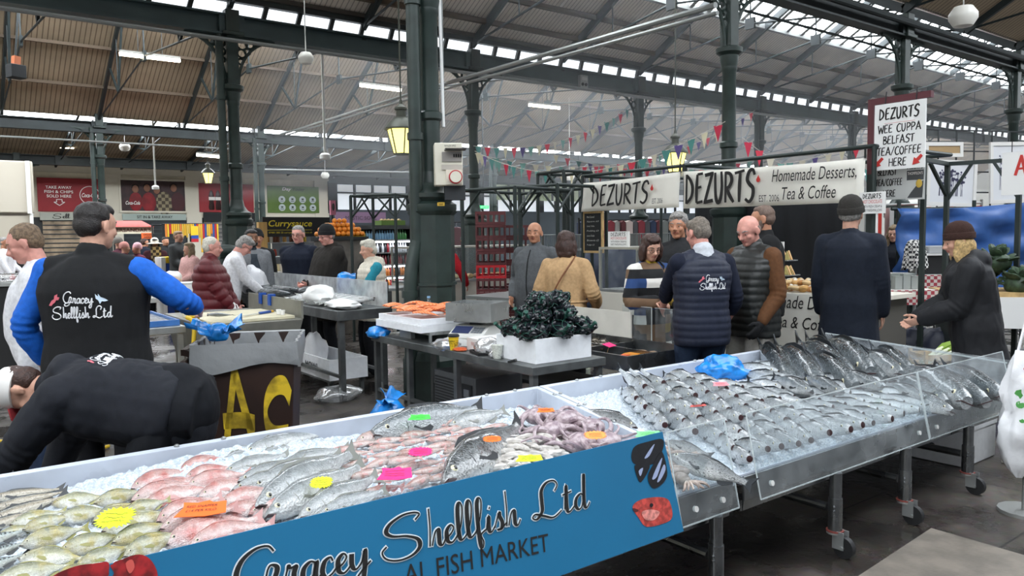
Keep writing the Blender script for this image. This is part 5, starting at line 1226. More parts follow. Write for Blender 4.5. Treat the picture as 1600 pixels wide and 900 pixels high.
for row in range(9):
 y=2.19+row*.125;x=2.98+(row%2)*.065
 while x<5.15:
  q=Vector((x+rr.uniform(-.012,.012),y+rr.uniform(-.012,.012),0));q.z=zt(q.y)+.065+.006*row+.01*rr.random();pxy=pixof(q)
  if poly_in(pxy,sal) and not poly_in(pxy,gap):
   s=max(0,min(1,(x-3.5)/1.3));d=Vector((-.45,-.8,.16)).lerp(Vector((.36,-.86,.0)),s)+Vector((rr.uniform(-.15,.15),rr.uniform(-.12,.12),rr.uniform(-.06,.06)))
   L=rr.uniform(.38,.44);c=q-d.normalized()*L*.3;c.z=max(c.z,zt(c.y)+.05)
   near='salmon facing out from the rows on ice, behind the long acrylic guard'
   put('salmon',c,d,_f*.5+Vector((rr.uniform(-.35,.35),0,1)),L,near,'salmon in rows on ice');k+=1
  x+=.13+.03*max(0,min(1,(x-3.3)/1.3))
for i,px in enumerate((992,1008,1026)):
 q=onbed(px,600,.10);put('salmon',q,(.1,-.75,-.5),(0,-.5,1),.34,'salmon with its tail standing up at the tray wall','salmon with upright tails')
BIG=[((1232,590),(1190,545)),((1275,598),(1215,548)),((1262,610),(1212,590)),((1320,585),(1250,540)),((1330,598),(1265,556)),((1310,610),(1262,590)),((1378,588),(1310,545)),((1352,575),(1290,535)),((1400,580),(1340,552)),((1300,560),(1262,532)),((1415,572),(1365,545)),((1370,602),(1310,582))]
for i,(a,b) in enumerate(BIG):lay('big',a,b,.09+.035*(i%3)+(.03 if a[1]<590 else 0),'large dark salmon in the heap at the back of the table by the counter','large dark salmon heaped at the back',k=1.25,roll=.5+.2*(i%2))
BAG=[((1470,626),(1380,588)),((1500,622),(1400,575)),((1530,622),(1440,580)),((1556,612),(1480,575)),((1480,640),(1400,612)),((1440,620),(1385,600)),((1528,600),(1462,572))]
for i,(a,b) in enumerate(BAG):lay('big',a,b,.09+.03*(i%2),'large grey fish at the far end of the salmon table behind the last guard','large fish at the far end',k=1.2,roll=.4)
def card(px,py,col,label,w_,h_,star,h=.11,rz=0.,lines=(),tilt=.35):
 q=onbed(px,py,h);t=thing('price_card',label,'price card',q,0);t.rotation_euler=(tilt,0,rz)
 n=22 if star else 4;pts=[]
 if star:
  for i in range(n*2 if star==1 else n):
   a=2*PI*i/(n*2 if star==1 else n);r=1 if i%2 else.78;pts.append((w_/2*r*math.copysign(abs(math.cos(a))**.75,math.cos(a)),h_/2*r*math.copysign(abs(math.sin(a))**.75,math.sin(a))))
 else:pts=[(-.5*w_,-.42*h_),(.1*w_,-.5*h_),(.5*w_,-.35*h_),(.46*w_,.4*h_),(.2*w_,.36*h_),(.12*w_,.5*h_),(-.1*w_,.38*h_),(-.38*w_,.46*h_),(-.36*w_,.1*h_)]
 MB().prism(pts,(0,0,0),(1,0,0),(0,1,0),.002).build('card',mat('neon_'+col[1:],col,.6),t,smooth=0)
 if lines:
  for i,s in enumerate(lines):text('handwriting',s,mat('ink_dark','#3a2a22',.7),t,(0,h_*(.14-.26*i),.003),(1,0,0),(0,1,0),w=w_*.6,h=h_*.15,align='C',th=.0005,shear=.2)
 else:
  mb=MB()
  for i in range(3):
   p=[(-w_*.28+w_*.56*j/14,h_*(.16-.17*i)+h_*.05*ro.uniform(-1,1)) for j in range(15)];mb.ribbon(p,.0018,(0,0,0),(1,0,0),(0,1,0),(0,0,1),.0035)
  mb.build('handwriting',mat('ink_dark','#3a2a22',.7),t,smooth=0)
RZ=-.55
card(180,809,'#d8ee1e','neon yellow star price card on the yellow-green fish',.13,.11,1,rz=RZ,h=.13)
card(315,795,'#ff6a1c','large orange price card for the red snappers',.17,.085,0,rz=RZ+.1,h=.135,lines=('RED SNAPPER','£14 PER KILO'))
card(502,754,'#e2ee20','small neon yellow star price card on the sea bass',.09,.075,1,rz=RZ,h=.13)
card(657,706,'#ff2a7d','bright pink price card, the one nearer the hake',.11,.07,1,rz=RZ,h=.12)
card(617,740,'#ff2a7d','bright pink price card close to the banner edge',.14,.085,0,rz=RZ,h=.125)
card(655,652,'#4bea4f','green price card on the large salmon',.11,.05,0,rz=RZ,h=.15)
card(769,686,'#ff7a2a','orange price card on the head of the hake',.085,.05,1,rz=RZ,h=.17)
card(826,716,'#dff022','neon yellow price card on the pale squid',.12,.05,0,rz=RZ,h=.12)
card(852,641,'#ff7a2a','orange price card on the octopus at the tray wall',.09,.04,0,rz=RZ,h=.18)
card(930,680,'#ff9a4a','round-toothed orange price card on the octopus near the banner',.11,.07,1,rz=RZ,h=.15)
card(1012,678,'#7fe88f','pale green price card at the table corner',.13,.05,0,rz=RZ,h=.15)
card(1125,600,'#f08a94','pink price card beside the blue bag',.10,.05,0,rz=RZ,h=.16)
card(1090,634,'#e05a52','thin red price strip among the salmon heads',.10,.018,0,rz=RZ+.2,h=.17)
for k_ in SP:
 if k_ not in USED:pass
 # steel preparation table with mussels
def steel_table(name,label,x0,y0,x1,y1,z,legs=None,m=STEEL,lip=.06,bar=True,r=.022):
 t=thing(name,label,'table',(x0,y0,0));W=x1-x0;D=y1-y0
 MB().box2((0,0,z-lip),(W,D,z)).build('top',m,t,bevel=.004)
 for (x,y) in legs or ((.04,.04),(W-.04,.04),(.04,D-.04),(W-.04,D-.04)):
  MB().box((x,y,(z-lip)/2),(r*2,r*2,z-lip)).build('leg',m,t)
 if bar:MB().bar((.04,.04,.25),(.04,D-.04,.25),.03).bar((W-.04,.04,.25),(W-.04,D-.04,.25),.03).build('stretcher',m,t)
 return t
ZP=.76
steel_table('prep_table','long stainless preparation table carrying mussels and salmon fillets',3.18,4.02,3.86,6.42,ZP,legs=((.04,.04),(.64,.04),(.04,1.0),(.64,1.0),(.04,1.75),(.04,2.36),(.64,2.36)),m=DSTEEL)
def foam_box(name,label,c,d,rz=0.,h=None,lid=False,letters=None,th=.025,fill=None):
 """open polystyrene fish box; c = centre of base"""
 t=thing(name,label,'box',c,rz);W,D,H=d;mb=MB()
 mb.box2((-W/2,-D/2,0),(W/2,D/2,th)).box2((-W/2,-D/2,0),(W/2,-D/2+th,H)).box2((-W/2,D/2-th,0),(W/2,D/2,H)).box2((-W/2,-D/2,0),(-W/2+th,D/2,H)).box2((W/2-th,-D/2,0),(W/2,D/2,H))
 mb.build('box',FOAM,t)
 if lid:MB().box2((-W/2-.004,-D/2-.004,H),(W/2+.004,D/2+.004,H+.03)).build('lid',FOAM,t,bevel=.006)
 if letters:
  s,side=letters
  if side=='x':text('lettering',s,mat('print_grey','#3c4044',.7),t,(-W/2-.001,.12,H*.28),(0,-1,0),(0,0,1),h=H*.4,th=.002,bold=.015)
  else:text('lettering',s,mat('print_grey','#3c4044',.7),t,(-W*.15,-D/2-.001,H*.28),(1,0,0),(0,0,1),h=H*.4,th=.002,bold=.015)
 return t
MUSS=mat('mussel_shell','#12171d',.28,var=.5,vscale=20,spec=.6);NET=mat('mussel_net','#1d4f42',.7)
foam_box('polystyrene_box','white polystyrene box under the heap of netted mussels',(3.53,4.33,ZP+.002),(.52,.46,.17))
def mussel_bag(loc,rz,label,L=.34):
 t=thing('mussel_bag',label,'mussel bag',loc,rz);mb=MB();rr=random.Random(int(loc[0]*1000+loc[1]*77+loc[2]*10))
 core=MB().ball((0,0,0),(L/2,.085,.06),14,10);core.build('mussels',MUSS,t)
 for i in range(75):
  a=rr.uniform(0,2*PI);s=rr.uniform(-1,1);b=math.sqrt(max(0,1-s*s));p=Vector((L/2*s,.085*b*math.cos(a),.06*b*math.sin(a)))
  Mx=Matrix.Rotation(rr.uniform(0,6.3),3,(rr.random(),rr.random(),rr.random()+.01));mb.ball(p,(.034,.018,.014),8,5,M=Mx)
 o=mb.build('shells',MUSS,t);o['kind']='stuff'
 nt=MB()
 for k in range(6):a0=k*PI/3;nt.tube([(L/2*1.04*math.sin(u),.10*math.cos(u)*math.cos(a0+u),.075*math.cos(u)*math.sin(a0+u)) for u in [-1.45+2.9*j/14 for j in range(15)]],.0022,4);nt.tube([(L/2*1.04*math.sin(u),.10*math.cos(u)*math.cos(a0-u),.075*math.cos(u)*math.sin(a0-u)) for u in [-1.45+2.9*j/14 for j in range(15)]],.0022,4)
 for e in (-1,1):nt.tube(smoothpts([(e*L/2,0,0),(e*(L/2+.03),.01,.02),(e*(L/2+.055),.0,.045)],3),[.014,.013,.012,.010,.011,.013,.016],6)
 nt.build('net',NET,t);return t
zb=ZP+.17
for i,(x,y,z,rz,lab) in enumerate(((3.33,4.20,.05,.2,'bottom layer, corner nearest the white cup'),(3.55,4.17,.05,1.2,'bottom layer, middle of the front'),(3.76,4.20,.05,1.5,'bottom layer, beside the shellfish crate'),(3.38,4.42,.05,-.2,'bottom layer behind the corner'),(3.62,4.44,.05,.4,'bottom layer at the back'),(3.40,4.24,.15,.5,'middle layer over the corner'),(3.62,4.22,.15,1.1,'middle layer over the front'),(3.52,4.42,.15,.1,'middle layer at the back'),(3.45,4.27,.245,1.0,'top of the heap over the corner'),(3.62,4.30,.24,.3,'top of the heap over the middle'))):
 mussel_bag((x,y,zb+z),rz,'green-netted bag of mussels, '+lab,L=.28)
foam_box('polystyrene_tray','shallow white polystyrene tray under the salmon fillets',(3.50,5.95,ZP+.085),(.60,.80,.06))
t=thing('tray_stand','low steel stand under the white fillet trays','stand',(3.52,5.95,ZP+.001));MB().box2((-.24,-.42,.06),(.24,.42,.082)).box2((-.24,-.42,0),(-.22,-.4,.06)).box2((.22,-.42,0),(.24,-.4,.06)).box2((-.24,.4,0),(-.22,.42,.06)).box2((.22,.4,0),(.24,.42,.06)).box2((-.24,-.1,0),(-.2,.1,.06)).build('stand',STEEL,t)
t=foam_box('polystyrene_tray','upper white polystyrene tray heaped with orange salmon fillets',(3.50,5.95,ZP+.147),(.56,.76,.05))
FIL=wave_mat('salmon_flesh','#e0703c','#f0a070',22,'DIAGONAL',.35,.35,.75,bump=.2,dist=2)
fl=None;rf=random.Random(9)
for i in range(22):
 x=3.36+(i%4)*.095+rf.uniform(-.02,.02);y=5.72+(i//4)*.10+rf.uniform(-.02,.02);z=ZP+.212+.022*(i%3)+.012*(i%4==1)
 if fl is None:
  mb=MB()
  def FP(i_,j_):
   u=j_/8;w_=.048*(1-u*.6)**.7;hgt=.042*math.sin(PI*min(1,u*.8+.2));a=2*PI*i_/10
   return (-.12+.24*u,w_*math.cos(a),hgt*(.5+.5*math.sin(a)) if math.sin(a)>0 else hgt*.5*(1+.3*math.sin(a)))
  mb.grid(FP,10,9,closed_u=True);n_=len(mb.v);mb.f+=[tuple(range(9,-1,-1)),tuple(range(n_-10,n_))];mb.mi+=[0,0]
  fl=mb.build('salmon_fillet',FIL,smooth=60);o=fl
 else:o=dup(fl)
 o.location=(x,y,z);o.rotation_euler=(rf.uniform(-.15,.15),rf.uniform(-.12,.12),rf.uniform(-.5,.5)+(PI if i%2 else 0));tag(o,'orange salmon fillet heaped on the upper white tray','fillet','salmon fillets on the white tray')
q=dep(590,486,7.55);t=thing('cola_bottle','clear plastic cola bottle with red label and blue cap behind the fillets','bottle',(q.x,q.y,ZP));
def scale(name,label,loc,rz,s=1.,tray=True):
 t=thing(name,label,'scale',loc,rz);SB=mat('scale_body','#cfcfcb',.45)
 MB().prism([(-.15,0),(.15,0),(.15,.09),(.05,.11),(-.11,.05),(-.15,.02)],(0,.16,0),(0,0,0) if 0 else (0,-1,0),(0,0,1),.3,center=False) if 0 else None
 mb=MB();mb.add([(-.16,-.17,0),(.16,-.17,0),(.16,.17,0),(-.16,.17,0),(-.16,-.16,.03),(.16,-.16,.03),(.16,-.03,.095),(-.16,-.03,.095),(.16,.17,.095),(-.16,.17,.095)],[(3,2,1,0),(0,1,5,4),(4,5,6,7),(7,6,8,9),(2,3,9,8),(1,2,8,6,5),(3,0,4,7,9)]);mb.build('body',SB,t,bevel=.006)
 n=Vector((0,-.065,.13)).normalized();ax=Vector((1,0,0));ay=n.cross(ax)
 o=Vector((-.14,-.145,.041));mb=MB();mb.prism([(0,0),(.16,0),(.16,.10),(0,.10)],o,ax,ay,.002);mb.build('display',mat('scale_display','#2c3242',.2,emit='#4a58a0',estr=.15),t)
 kb=MB()
 for i in range(4):
  for j in range(3):kb.prism([(0,0),(.022,0),(.022,.022),(0,.022)],o+ax*(.175+i*.026)+ay*(.01+j*.03),ax,ay,.003)
 kb.build('keypad',mat('scale_keys','#6b7076',.5),t)
 MB().box((0,.06,.108),(.1,.1,.026)).build('pillar',BLACK,t);MB().box((0,.06,.125),(.32,.26,.012)).build('plate',STEEL,t,bevel=.004)
 if tray:
  mb=MB();W,D,H=.42,.34,.15;e=.004;z0=.132
  mb.box2((-W/2,.06-D/2,z0),(W/2,.06+D/2,z0+.006)).box2((-W/2,.06-D/2,z0),(W/2,.06-D/2+e,z0+H)).box2((-W/2,.06+D/2-e,z0),(W/2,.06+D/2,z0+H)).box2((-W/2,.06-D/2,z0),(-W/2+e,.06+D/2,z0+H)).box2((W/2-e,.06-D/2,z0),(W/2,.06+D/2,z0+H));mb.build('weighing_pan',STEEL,t)
 return t
scale('weighing_scale','counter scale with a deep steel pan, between the fillets and the mussels',(3.55,5.26,ZP+.06),math.radians(-62))
t=thing('scale_riser','white carton under the counter scale','box',(3.55,5.26,ZP+.001),math.radians(-62));MB().box2((-.19,-.18,0),(.19,.18,.056)).build('carton',WHITE,t)
q=onz(812,540,ZP)
t=thing('carton','flat white carton of red print behind the yellow cup','box',(3.46,4.86,ZP+.001),-.1);MB().box2((-.17,-.13,0),(.17,.13,.10)).build('carton',mat('carton_white','#dcdad8',.6),t,bevel=.003);text('lettering','FRESH',mat('print_red','#b06a66',.7),t,(-.174,.05,.04),(0,-1,0),(0,0,1),w=.10,h=.03,th=.0)
t=thing('blue_tub','small blue plastic tub wedged behind the mussel box','tub',(3.62,4.66,ZP+.001),-.2);MB().box2((-.1,-.05,0),(.1,.05,.11)).build('tub',mat('tub_blue','#1f4fa0',.4),t,bevel=.006);MB().cyl((-.102,0,.07),(-.108,0,.07),.012,n=10).build('stud',WHITE,t)
def cup(name,label,loc,m,lidm,h=.105,r0=.028,r1=.042,lid=True,sleeve=None):
 t=thing(name,label,'cup',loc);MB().lathe([(r0,0),(r1,h),(r1+.002,h+.002)],n=18).build('cup',m,t)
 if lid:MB().lathe([(r1+.004,h),(r1+.004,h+.012),(r1-.004,h+.02),(r1-.008,h+.016)],n=18).build('lid',lidm,t)
 if sleeve:MB().lathe([(r0+(r1-r0)*.3+.0012,h*.3),(r0+(r1-r0)*.75+.0012,h*.75)],n=18,caps=False).build('emblem_band',sleeve,t)
 return t
cup('coffee_cup','yellow takeaway coffee cup with a black lid',(*onz(709,547,ZP).xy,ZP+.001),mat('cup_yellow','#e2c21e',.5),BLACK,sleeve=mat('cup_band','#b79a1a',.5,var=.5,vscale=60))
cup('paper_cup','stack of white patterned paper cups in front of the polystyrene box',(*onz(777,560,ZP).xy,ZP+.001),mat('cup_white','#d3d6cc',.6,var=.15,vscale=120),WHITE,h=.095,lid=False)
def crumple(name,label,loc,r,m,seed=0,rz=0.,cat='bag',parts=None,flat=1.,n=3):
 bm_=bmesh.new();bmesh.ops.create_icosphere(bm_,subdivisions=n,radius=1)
 s=Vector((seed*3.1,seed*1.7,0))
 for v in bm_.verts:
  d=v.co.normalized();k=1+.28*noise.noise(d*1.6+s)+.22*(.5-abs(noise.noise(d*3.4+s)))+.08*noise.noise(d*8+s)
  v.co=Vector((d.x*r[0]*k,d.y*r[1]*k,d.z*r[2]*k))
  if v.co.z<-r[2]*.75:v.co.z=-r[2]*.75
 lo=min(v.co.z for v in bm_.verts)
 for v in bm_.verts:v.co.z-=lo
 me=bpy.data.meshes.new(name);bm_.to_mesh(me);bm_.free();me.materials.append(m);me.polygons.foreach_set('use_smooth',[True]*len(me.polygons));me.set_sharp_from_angle(angle=math.radians(50))
 o=bpy.data.objects.new(name,me);COL.objects.link(o);o.location=loc;o.rotation_euler=(0,0,rz);tag(o,label,cat);return o
def knot(o,p,L,m,rz=0.,name='tied_end'):
 """flared tied ends of a bag"""
 mb=MB()
 for s in (-1,1):
  def P(i,j):
   u=j/5;a=-.9+1.8*i/8;w_=L*(.12+.75*u*u**.3)*(1 if s>0 else.75)
   return (s*u*L*(.8 if s>0 else.6)+w_*.25*math.sin(a*2),w_*.8*math.sin(a)+.03*L*math.sin(u*9+a*5),u*L*(.62 if s>0 else.35)*(.75+.25*math.cos(a*5))+.015*math.sin(a*9))
  mb.grid(P,9,6)
 k=mb.build(name,m,o,smooth=60);k.location=p;k.rotation_euler=(0,0,rz);sd=k.modifiers.new('thickness','SOLIDIFY');sd.thickness=.003;return k
CRUMP=clear_mat('crumpled_film',(.93,.93,.93),fac=.3,rough=.15,haze=.14)
a=onz(672,545,ZP);crumple('crumpled_bag','crumpled clear plastic hanging over the table edge under the scale',(3.24,5.20,ZP-.02),(.08,.17,.05),CRUMP,4)
crumple('crumpled_bag','crumpled clear plastic beside the yellow cup',(3.30,4.70,ZP+.002),(.10,.10,.07),CRUMP,7)
crumple('crumpled_bag','small crumpled clear plastic behind the white patterned cup',(3.24,4.52,ZP+.002),(.05,.05,.035),CRUMP,9)
t=thing('black_tray','flat black plastic tray in front of the crumpled plastic','tray',(*onz(750,553,ZP).xy,ZP+.001),-.3);MB().box2((-.05,-.11,0),(.05,.11,.004)).box2((-.05,-.11,0),(-.046,.11,.022)).box2((.046,-.11,0),(.05,.11,.022)).box2((-.05,-.11,0),(.05,-.106,.022)).box2((-.05,.106,0),(.05,.11,.022)).build('tray',BLACK,t)
t=thing('pen','dark marker pen at the table corner by the mussel box','pen',(*onz(800,566,ZP).xy,ZP+.009),.4);MB().cyl((-.05,0,0),(.03,0,0),.008,n=10).build('barrel',BLACK,t);MB().cyl((.03,0,0),(.055,0,0),.009,n=10).build('cap',mat('cap_grey','#777',.4),t)
t=thing('orange_cloth','small crumpled orange cloth beside the yellow cup','cloth',(3.24,5.02,ZP+.001));
crumple('orange_scrap','orange rubber glove scrap beside the yellow cup',(3.235,5.0,ZP+.001),(.05,.06,.014),mat('glove_orange','#c4562a',.5),3,cat='glove');bpy.data.objects.remove(t)
t=[o for o in bpy.data.objects if o.name=='cola_bottle'][0]
t.location=(3.78,6.38,ZP+.001);MB().lathe([(.038,0),(.042,.012),(.042,.20),(.03,.245),(.014,.28),(.014,.30)],n=16).build('bottle',clear_mat('bottle_clear',fac=.2,haze=.03),t);MB().lathe([(.036,.004),(.039,.015),(.039,.07)],n=16).build('drink',mat('cola_dark','#2a0f0a',.2),t);MB().lathe([(.0428,.09),(.0428,.155)],n=16,caps=False).build('label',mat('label_red','#b5121b',.5),t);MB().cyl((0,0,.298),(0,0,.318),.016,n=12).build('cap',mat('cap_blue','#7fa6c9',.4),t)
crumple('blue_bag','blue plastic bag draped over the table end near the cola bottle',(3.22,6.36,ZP-.03),(.09,.14,.06),BAGBLUE,2)
q=onz(607,655,0)
b=foam_box('polystyrene_box','white polystyrene box on the floor with a blue bag in it',(2.90,5.15,.002),(.44,.70,.20),letters=('MOWI','x'))
t=crumple('blue_bag','knotted blue bag standing out of the white box on the floor',(2.80,5.36,.13),(.13,.13,.14),BAGBLUE,12);knot(t,(.0,.0,.20),.20,BAGBLUE,.9)
t=thing('red_crate','flat red plastic crate on the floor behind the white box','crate',(2.95,4.52,.002),-.1);mb=MB();mb.box2((-.2,-.28,0),(.2,.28,.015))
for (a,b2) in (((-.2,-.28,0),(-.185,.28,.11)),((.185,-.28,0),(.2,.28,.11)),((-.2,-.28,0),(.2,-.265,.11)),((-.2,.265,0),(.2,.28,.11))):mb.box2(a,b2)
mb.build('crate',CRED,t);
crumple('blue_bag','dark blue bag on the floor under the preparation table',(3.40,4.50,.002),(.16,.14,.10),mat('bag_dark_blue','#123a86',.35,bump=.4,bscale=20),21)
t=thing('fridge_unit','dark grey refrigeration unit under the preparation table','fridge',(3.34,4.95,.03));GB=mat('unit_grey','#4c4e50',.5);MB().box2((0,0,0),(.45,.62,.50)).build('body',GB,t,bevel=.006);mb=MB()
for i in range(11):mb.box2((-.006,.22,.2+i*.024),(0,.6,.212+i*.024))
mb.build('louvres',BLACK,t);MB().box2((-.01,.04,.22),(0,.19,.44)).build('panel',BLACK,t);MB().box2((-.02,.07,.34),(-.008,.14,.40)).box2((-.02,.07,.25),(-.008,.10,.33)).build('switch',mat('switch_grey','#777a7c',.5),t);MB().tube(smoothpts([(-.02,.05,.3),(-.05,-.02,.2),(-.04,-.03,.08),(-.05,.02,.02)],5),.007,6).build('cable',WHITE,t)
for y in (.08,.54):
 for x in (.06,.39):MB().cyl((x,y,-.03),(x,y,0),.02,n=8).build('foot',BLACK,t)
t=thing('glass_jar','clear tub of pale liquid on the floor under the table corner','tub',(*onz(908,604,0).xy,.002));MB().lathe([(.09,0),(.10,.02),(.11,.26)],n=18).build('tub',clear_mat('tub_clear',(.9,.93,.88),fac=.15,haze=.3),t);MB().lathe([(.085,.006),(.098,.02),(.105,.2)],n=18).build('contents',mat('pale_contents','#a9ad9a',.5,var=.3,vscale=40),t)
crumple('crumpled_bag','crumpled clear wrap on the wet floor beyond the table leg',(3.2,7.25,.002),(.22,.14,.08),CRUMP,31)
# fish counter in the middle distance
ZC=.92
t=steel_table('fish_counter','dark steel fish counter with a row of clear guards, beyond the wheelie bin',3.17,7.12,3.76,10.85,ZC,legs=((.06,.06),(.53,.06),(.06,1.9),(.53,1.9),(.06,3.6),(.53,3.6)),m=DSTEEL,lip=.10,r=.028)
for (x,y) in ((.06,.06),(.53,.06),(.06,1.9)):MB().cyl((x-.02,y,.06),(x+.02,y,.06),.06,n=14).build('wheel',BLACK,t);MB().box((x,y,.10),(.07,.03,.08)).build('fork',STEEL,t)
for i in range(3):
 y=7.17+i*1.235;t=thing('counter_guard',('clear guard at the near end of the fish counter','second clear guard along the fish counter','clear guard furthest along the fish counter')[i],'guard',(3.745,y,ZC+.001))
 MB().box2((0,0,0),(.008,1.25,.26)).build('sheet',CLOUDY,t);MB().box2((-.001,0,.26),(.009,1.25,.265)).box2((-.001,-.002,0),(.009,.004,.26)).build('edge',MATS['acrylic_edge'],t)
for i in range(16):
 o=dup(SP['bass']);o.matrix_world=Matrix.Translation((3.38+.14*(i%2),7.45+(i//2)*.16,ZC+.05+.03*(i%2)))@Matrix.Rotation(.2-.4*R.random(),4,'Z')@Matrix.Rotation(.5,4,'X')@Matrix.Scale(.42,4);tag(o,'dark fish laid across the near end of the fish counter','fish','dark fish on the fish counter')
for i in range(12):
 o=dup(SP['big']);o.matrix_world=Matrix.Translation((3.38+.14*(i%2),9.25+(i//2)*.13,ZC+.06+.03*(i%2)))@Matrix.Rotation(.3-.6*R.random()+2.2,4,'Z')@Matrix.Rotation(.5,4,'X')@Matrix.Scale(.45,4);tag(o,'dark fish on the fish counter between the white papers and the netted mussels','fish','dark fish past the white papers')
PAPER=mat('white_paper','#e6e6e4',.7)
crumple('wrapping_paper','large crumple of white paper at the near corner of the fish counter',(3.36,8.0,ZC+.002),(.14,.30,.12),PAPER,41,cat='paper')
crumple('wrapping_paper','white paper sheet lying near the cola bottle end of the fish counter',(3.36,7.40,ZC+.002),(.15,.24,.05),PAPER,45,cat='paper')
crumple('white_bag','big white carrier bag standing up on the fish counter',(3.38,10.3,ZC+.002),(.17,.30,.22),BAGWHITE,47)
crumple('net_bag','small dark netted bag of mussels on the fish counter',(3.6,9.0,ZC+.002),(.11,.18,.08),MUSS,49,cat='mussel bag')
crumple('wrapping_paper','crumpled white paper hanging at the far end of the fish counter',(3.55,10.65,ZC+.002),(.16,.16,.08),PAPER,51,cat='paper')
t=thing('knife','knife with a yellow handle lying on the fish counter','knife',(3.28,9.75,ZC+.012),1.3);MB().box2((-.02,-.012,0),(.14,.012,.02)).build('handle',mat('knife_yellow','#d9a52a',.4),t,bevel=.004);MB().box2((.14,-.01,.008),(.36,.015,.011)).build('blade',STEEL,t)
foam_box('polystyrene_box','long white lettered polystyrene box on the floor under the fish counter',(3.46,8.05,.15),(.44,1.05,.22),letters=('MOWI','x'))
t=thing('low_shelf','low steel shelf rails carrying the lettered box under the fish counter','shelf',(3.46,8.05,0));MB().box2((-.2,-.5,.12),(-.16,.5,.148)).box2((.16,-.5,.12),(.2,.5,.148)).build('rail',DSTEEL,t)
for x in (-.18,.18):
 for y in (-.45,.45):MB().box2((x-.02,y-.02,0),(x+.02,y+.02,.12)).build('leg',DSTEEL,t)
crumple('white_bag','grey-white bag of rubbish in the lettered box under the fish counter',(3.42,8.35,.176),(.12,.18,.22),BAGWHITE,53)
# shellfish crate stall (before the customers)
ZS=.74
t=thing('shellfish_stall','dark steel shellfish tray with a white back panel, in front of the woman in stripes','stall',(4.08,4.02,0));W,D=.66,1.75
MB().box2((0,0,ZS-.12),(W,D,ZS-.07)).box2((0,0,ZS-.12),(.02,D,ZS)).box2((W-.02,0,ZS-.12),(W,D,ZS+.02)).box2((0,0,ZS-.12),(W,.02,ZS)).box2((0,D-.02,ZS-.12),(W,D,ZS)).box2((.02,.55,ZS-.08),(W-.02,.565,ZS)).box2((.3,.02,ZS-.08),(.315,1.1,ZS)).build('tray',TRAYS,t,smooth=0)
MB().box2((W+.01,.62,ZS-.10),(W+.025,D,ZS+.24)).build('back_panel',mat('offwhite_panel','#cfccc2',.6,var=.05,vscale=5),t)
for (x,y) in ((.05,.06),(W-.05,.06),(.05,D-.06),(W-.05,D-.06)):MB().box2((x-.025,y-.025,0),(x+.025,y+.025,ZS-.12)).build('leg',DSTEEL,t)
MB().box2((.03,.05,.35),(W-.03,D-.05,.38)).build('lower_shelf',DARK,t)
for (y,l) in ((4.04,'clear guard at the end of the shellfish stall, before the jeans'),(4.42,'clear guard of the shellfish stall under the pointing hand')):t=thing('counter_guard',l,'guard',(4.77,y,ZS-.05));MB().box2((0,0,0),(.006,.34,.34)).build('sheet',CLEAR,t);MB().box2((-.001,0,.34),(.007,.34,.345)).box2((-.001,-.003,0),(.007,.003,.34)).build('edge',MATS['acrylic_edge'],t)
zs=ZS-.065
LOBM=mat('lobster_dark','#2b2620',.35,var=.4,vscale=30,col2='#5a4632');lob=None
for i in range(14):
 loc=(4.16+.10*(i%3),4.66+.10*(i//3)+.02*(i%2),zs+.022+.012*(i%2))
 if lob is None:
  lob=MB().tube([(-.10,0,0),(-.05,0,.005),(0,0,.008),(.05,0,.006),(.08,0,0)],[.012,.018,.022,.020,.008],8).build('lobster',LOBM)
  for s in (-1,1):MB().tube([(.05,s*.015,0),(.09,s*.035,.004),(.12,s*.03,0),(.16,s*.022,0)],[.007,.009,.016,.004],6).build('claw',LOBM,lob);MB().tube([(.07,s*.006,.01),(.13,s*.03,.03),(.19,s*.07,.03)],.0018,4).build('antenna',LOBM,lob)
  MB().prism([(-.10,-.008),(-.14,-.03),(-.15,0),(-.14,.03),(-.10,.008)],(0,0,-.003),(1,0,0),(0,1,0),.006).build('tail_fan',LOBM,lob,smooth=0);o=lob
 else:o=dup(lob)
 o.location=loc;o.rotation_euler=(0,0,R.uniform(-1,1)+2);tag(o,'dark langoustine in the heap at the front of the shellfish tray','langoustine','langoustines in the shellfish tray')
CL=mat('clam_shell','#a39a8c',.5,var=.25,vscale=30);cl=None
for i in range(46):
 loc=(4.47+.055*(i%4),4.66+.05*(i//4),zs+.02+.02*R.random())
 if cl is None:
  cl=MB().ball((0,0,0),(.03,.024,.015),10,6).build('clam',CL);MB().bar((-.028,0,0),(.028,0,0),.003,.05,up=(0,0,1)).build('seam',mat('clam_seam','#4d463c',.6),cl);o=cl
 else:o=dup(cl)
 o.location=loc;o.rotation_euler=(R.uniform(-.5,.5),R.uniform(-.5,.5),R.random()*6);tag(o,'pale clam in the heap at the back of the shellfish tray','clam','clams in the shellfish tray')
crumple('mussel_heap','heap of dark mussels at the shellfish tray end beside the polystyrene box',(4.28,5.55,zs),(.2,.16,.09),MUSS,61,cat='mussels')['kind']='stuff'
MB();t=thing('smoked_fillet','flat orange smoked fish fillet in the shellfish tray','fillet',(4.30,4.22,zs+.004),.4);MB().prism([(-.12,-.05),(.05,-.08),(.16,-.03),(.15,.03),(.03,.06),(-.1,.05)],(0,0,0),(1,0,0),(0,1,0),.035).build('flesh',mat('smoked_orange','#d98a1e',.4,var=.15,vscale=15),t,bevel=.012);MB().prism([(-.12,-.02),(-.05,-.03),(-.06,.03),(-.11,.03)],(0,0,.036),(1,0,0),(0,1,0),.004).build('bright_edge',mat('smoked_red','#e0481e',.4),t)
t=thing('pink_card','bright pink price card among the shellfish','price card',(4.36,4.50,zs+.075),.2);t.rotation_euler=(.3,0,.3);MB().box((0,0,0),(.12,.07,.003)).build('card',MATS['neon_ff2a7d'],t)
MB().bar((0,0,-.075),(0,0,0),.004).build('stick',WOODY,t)
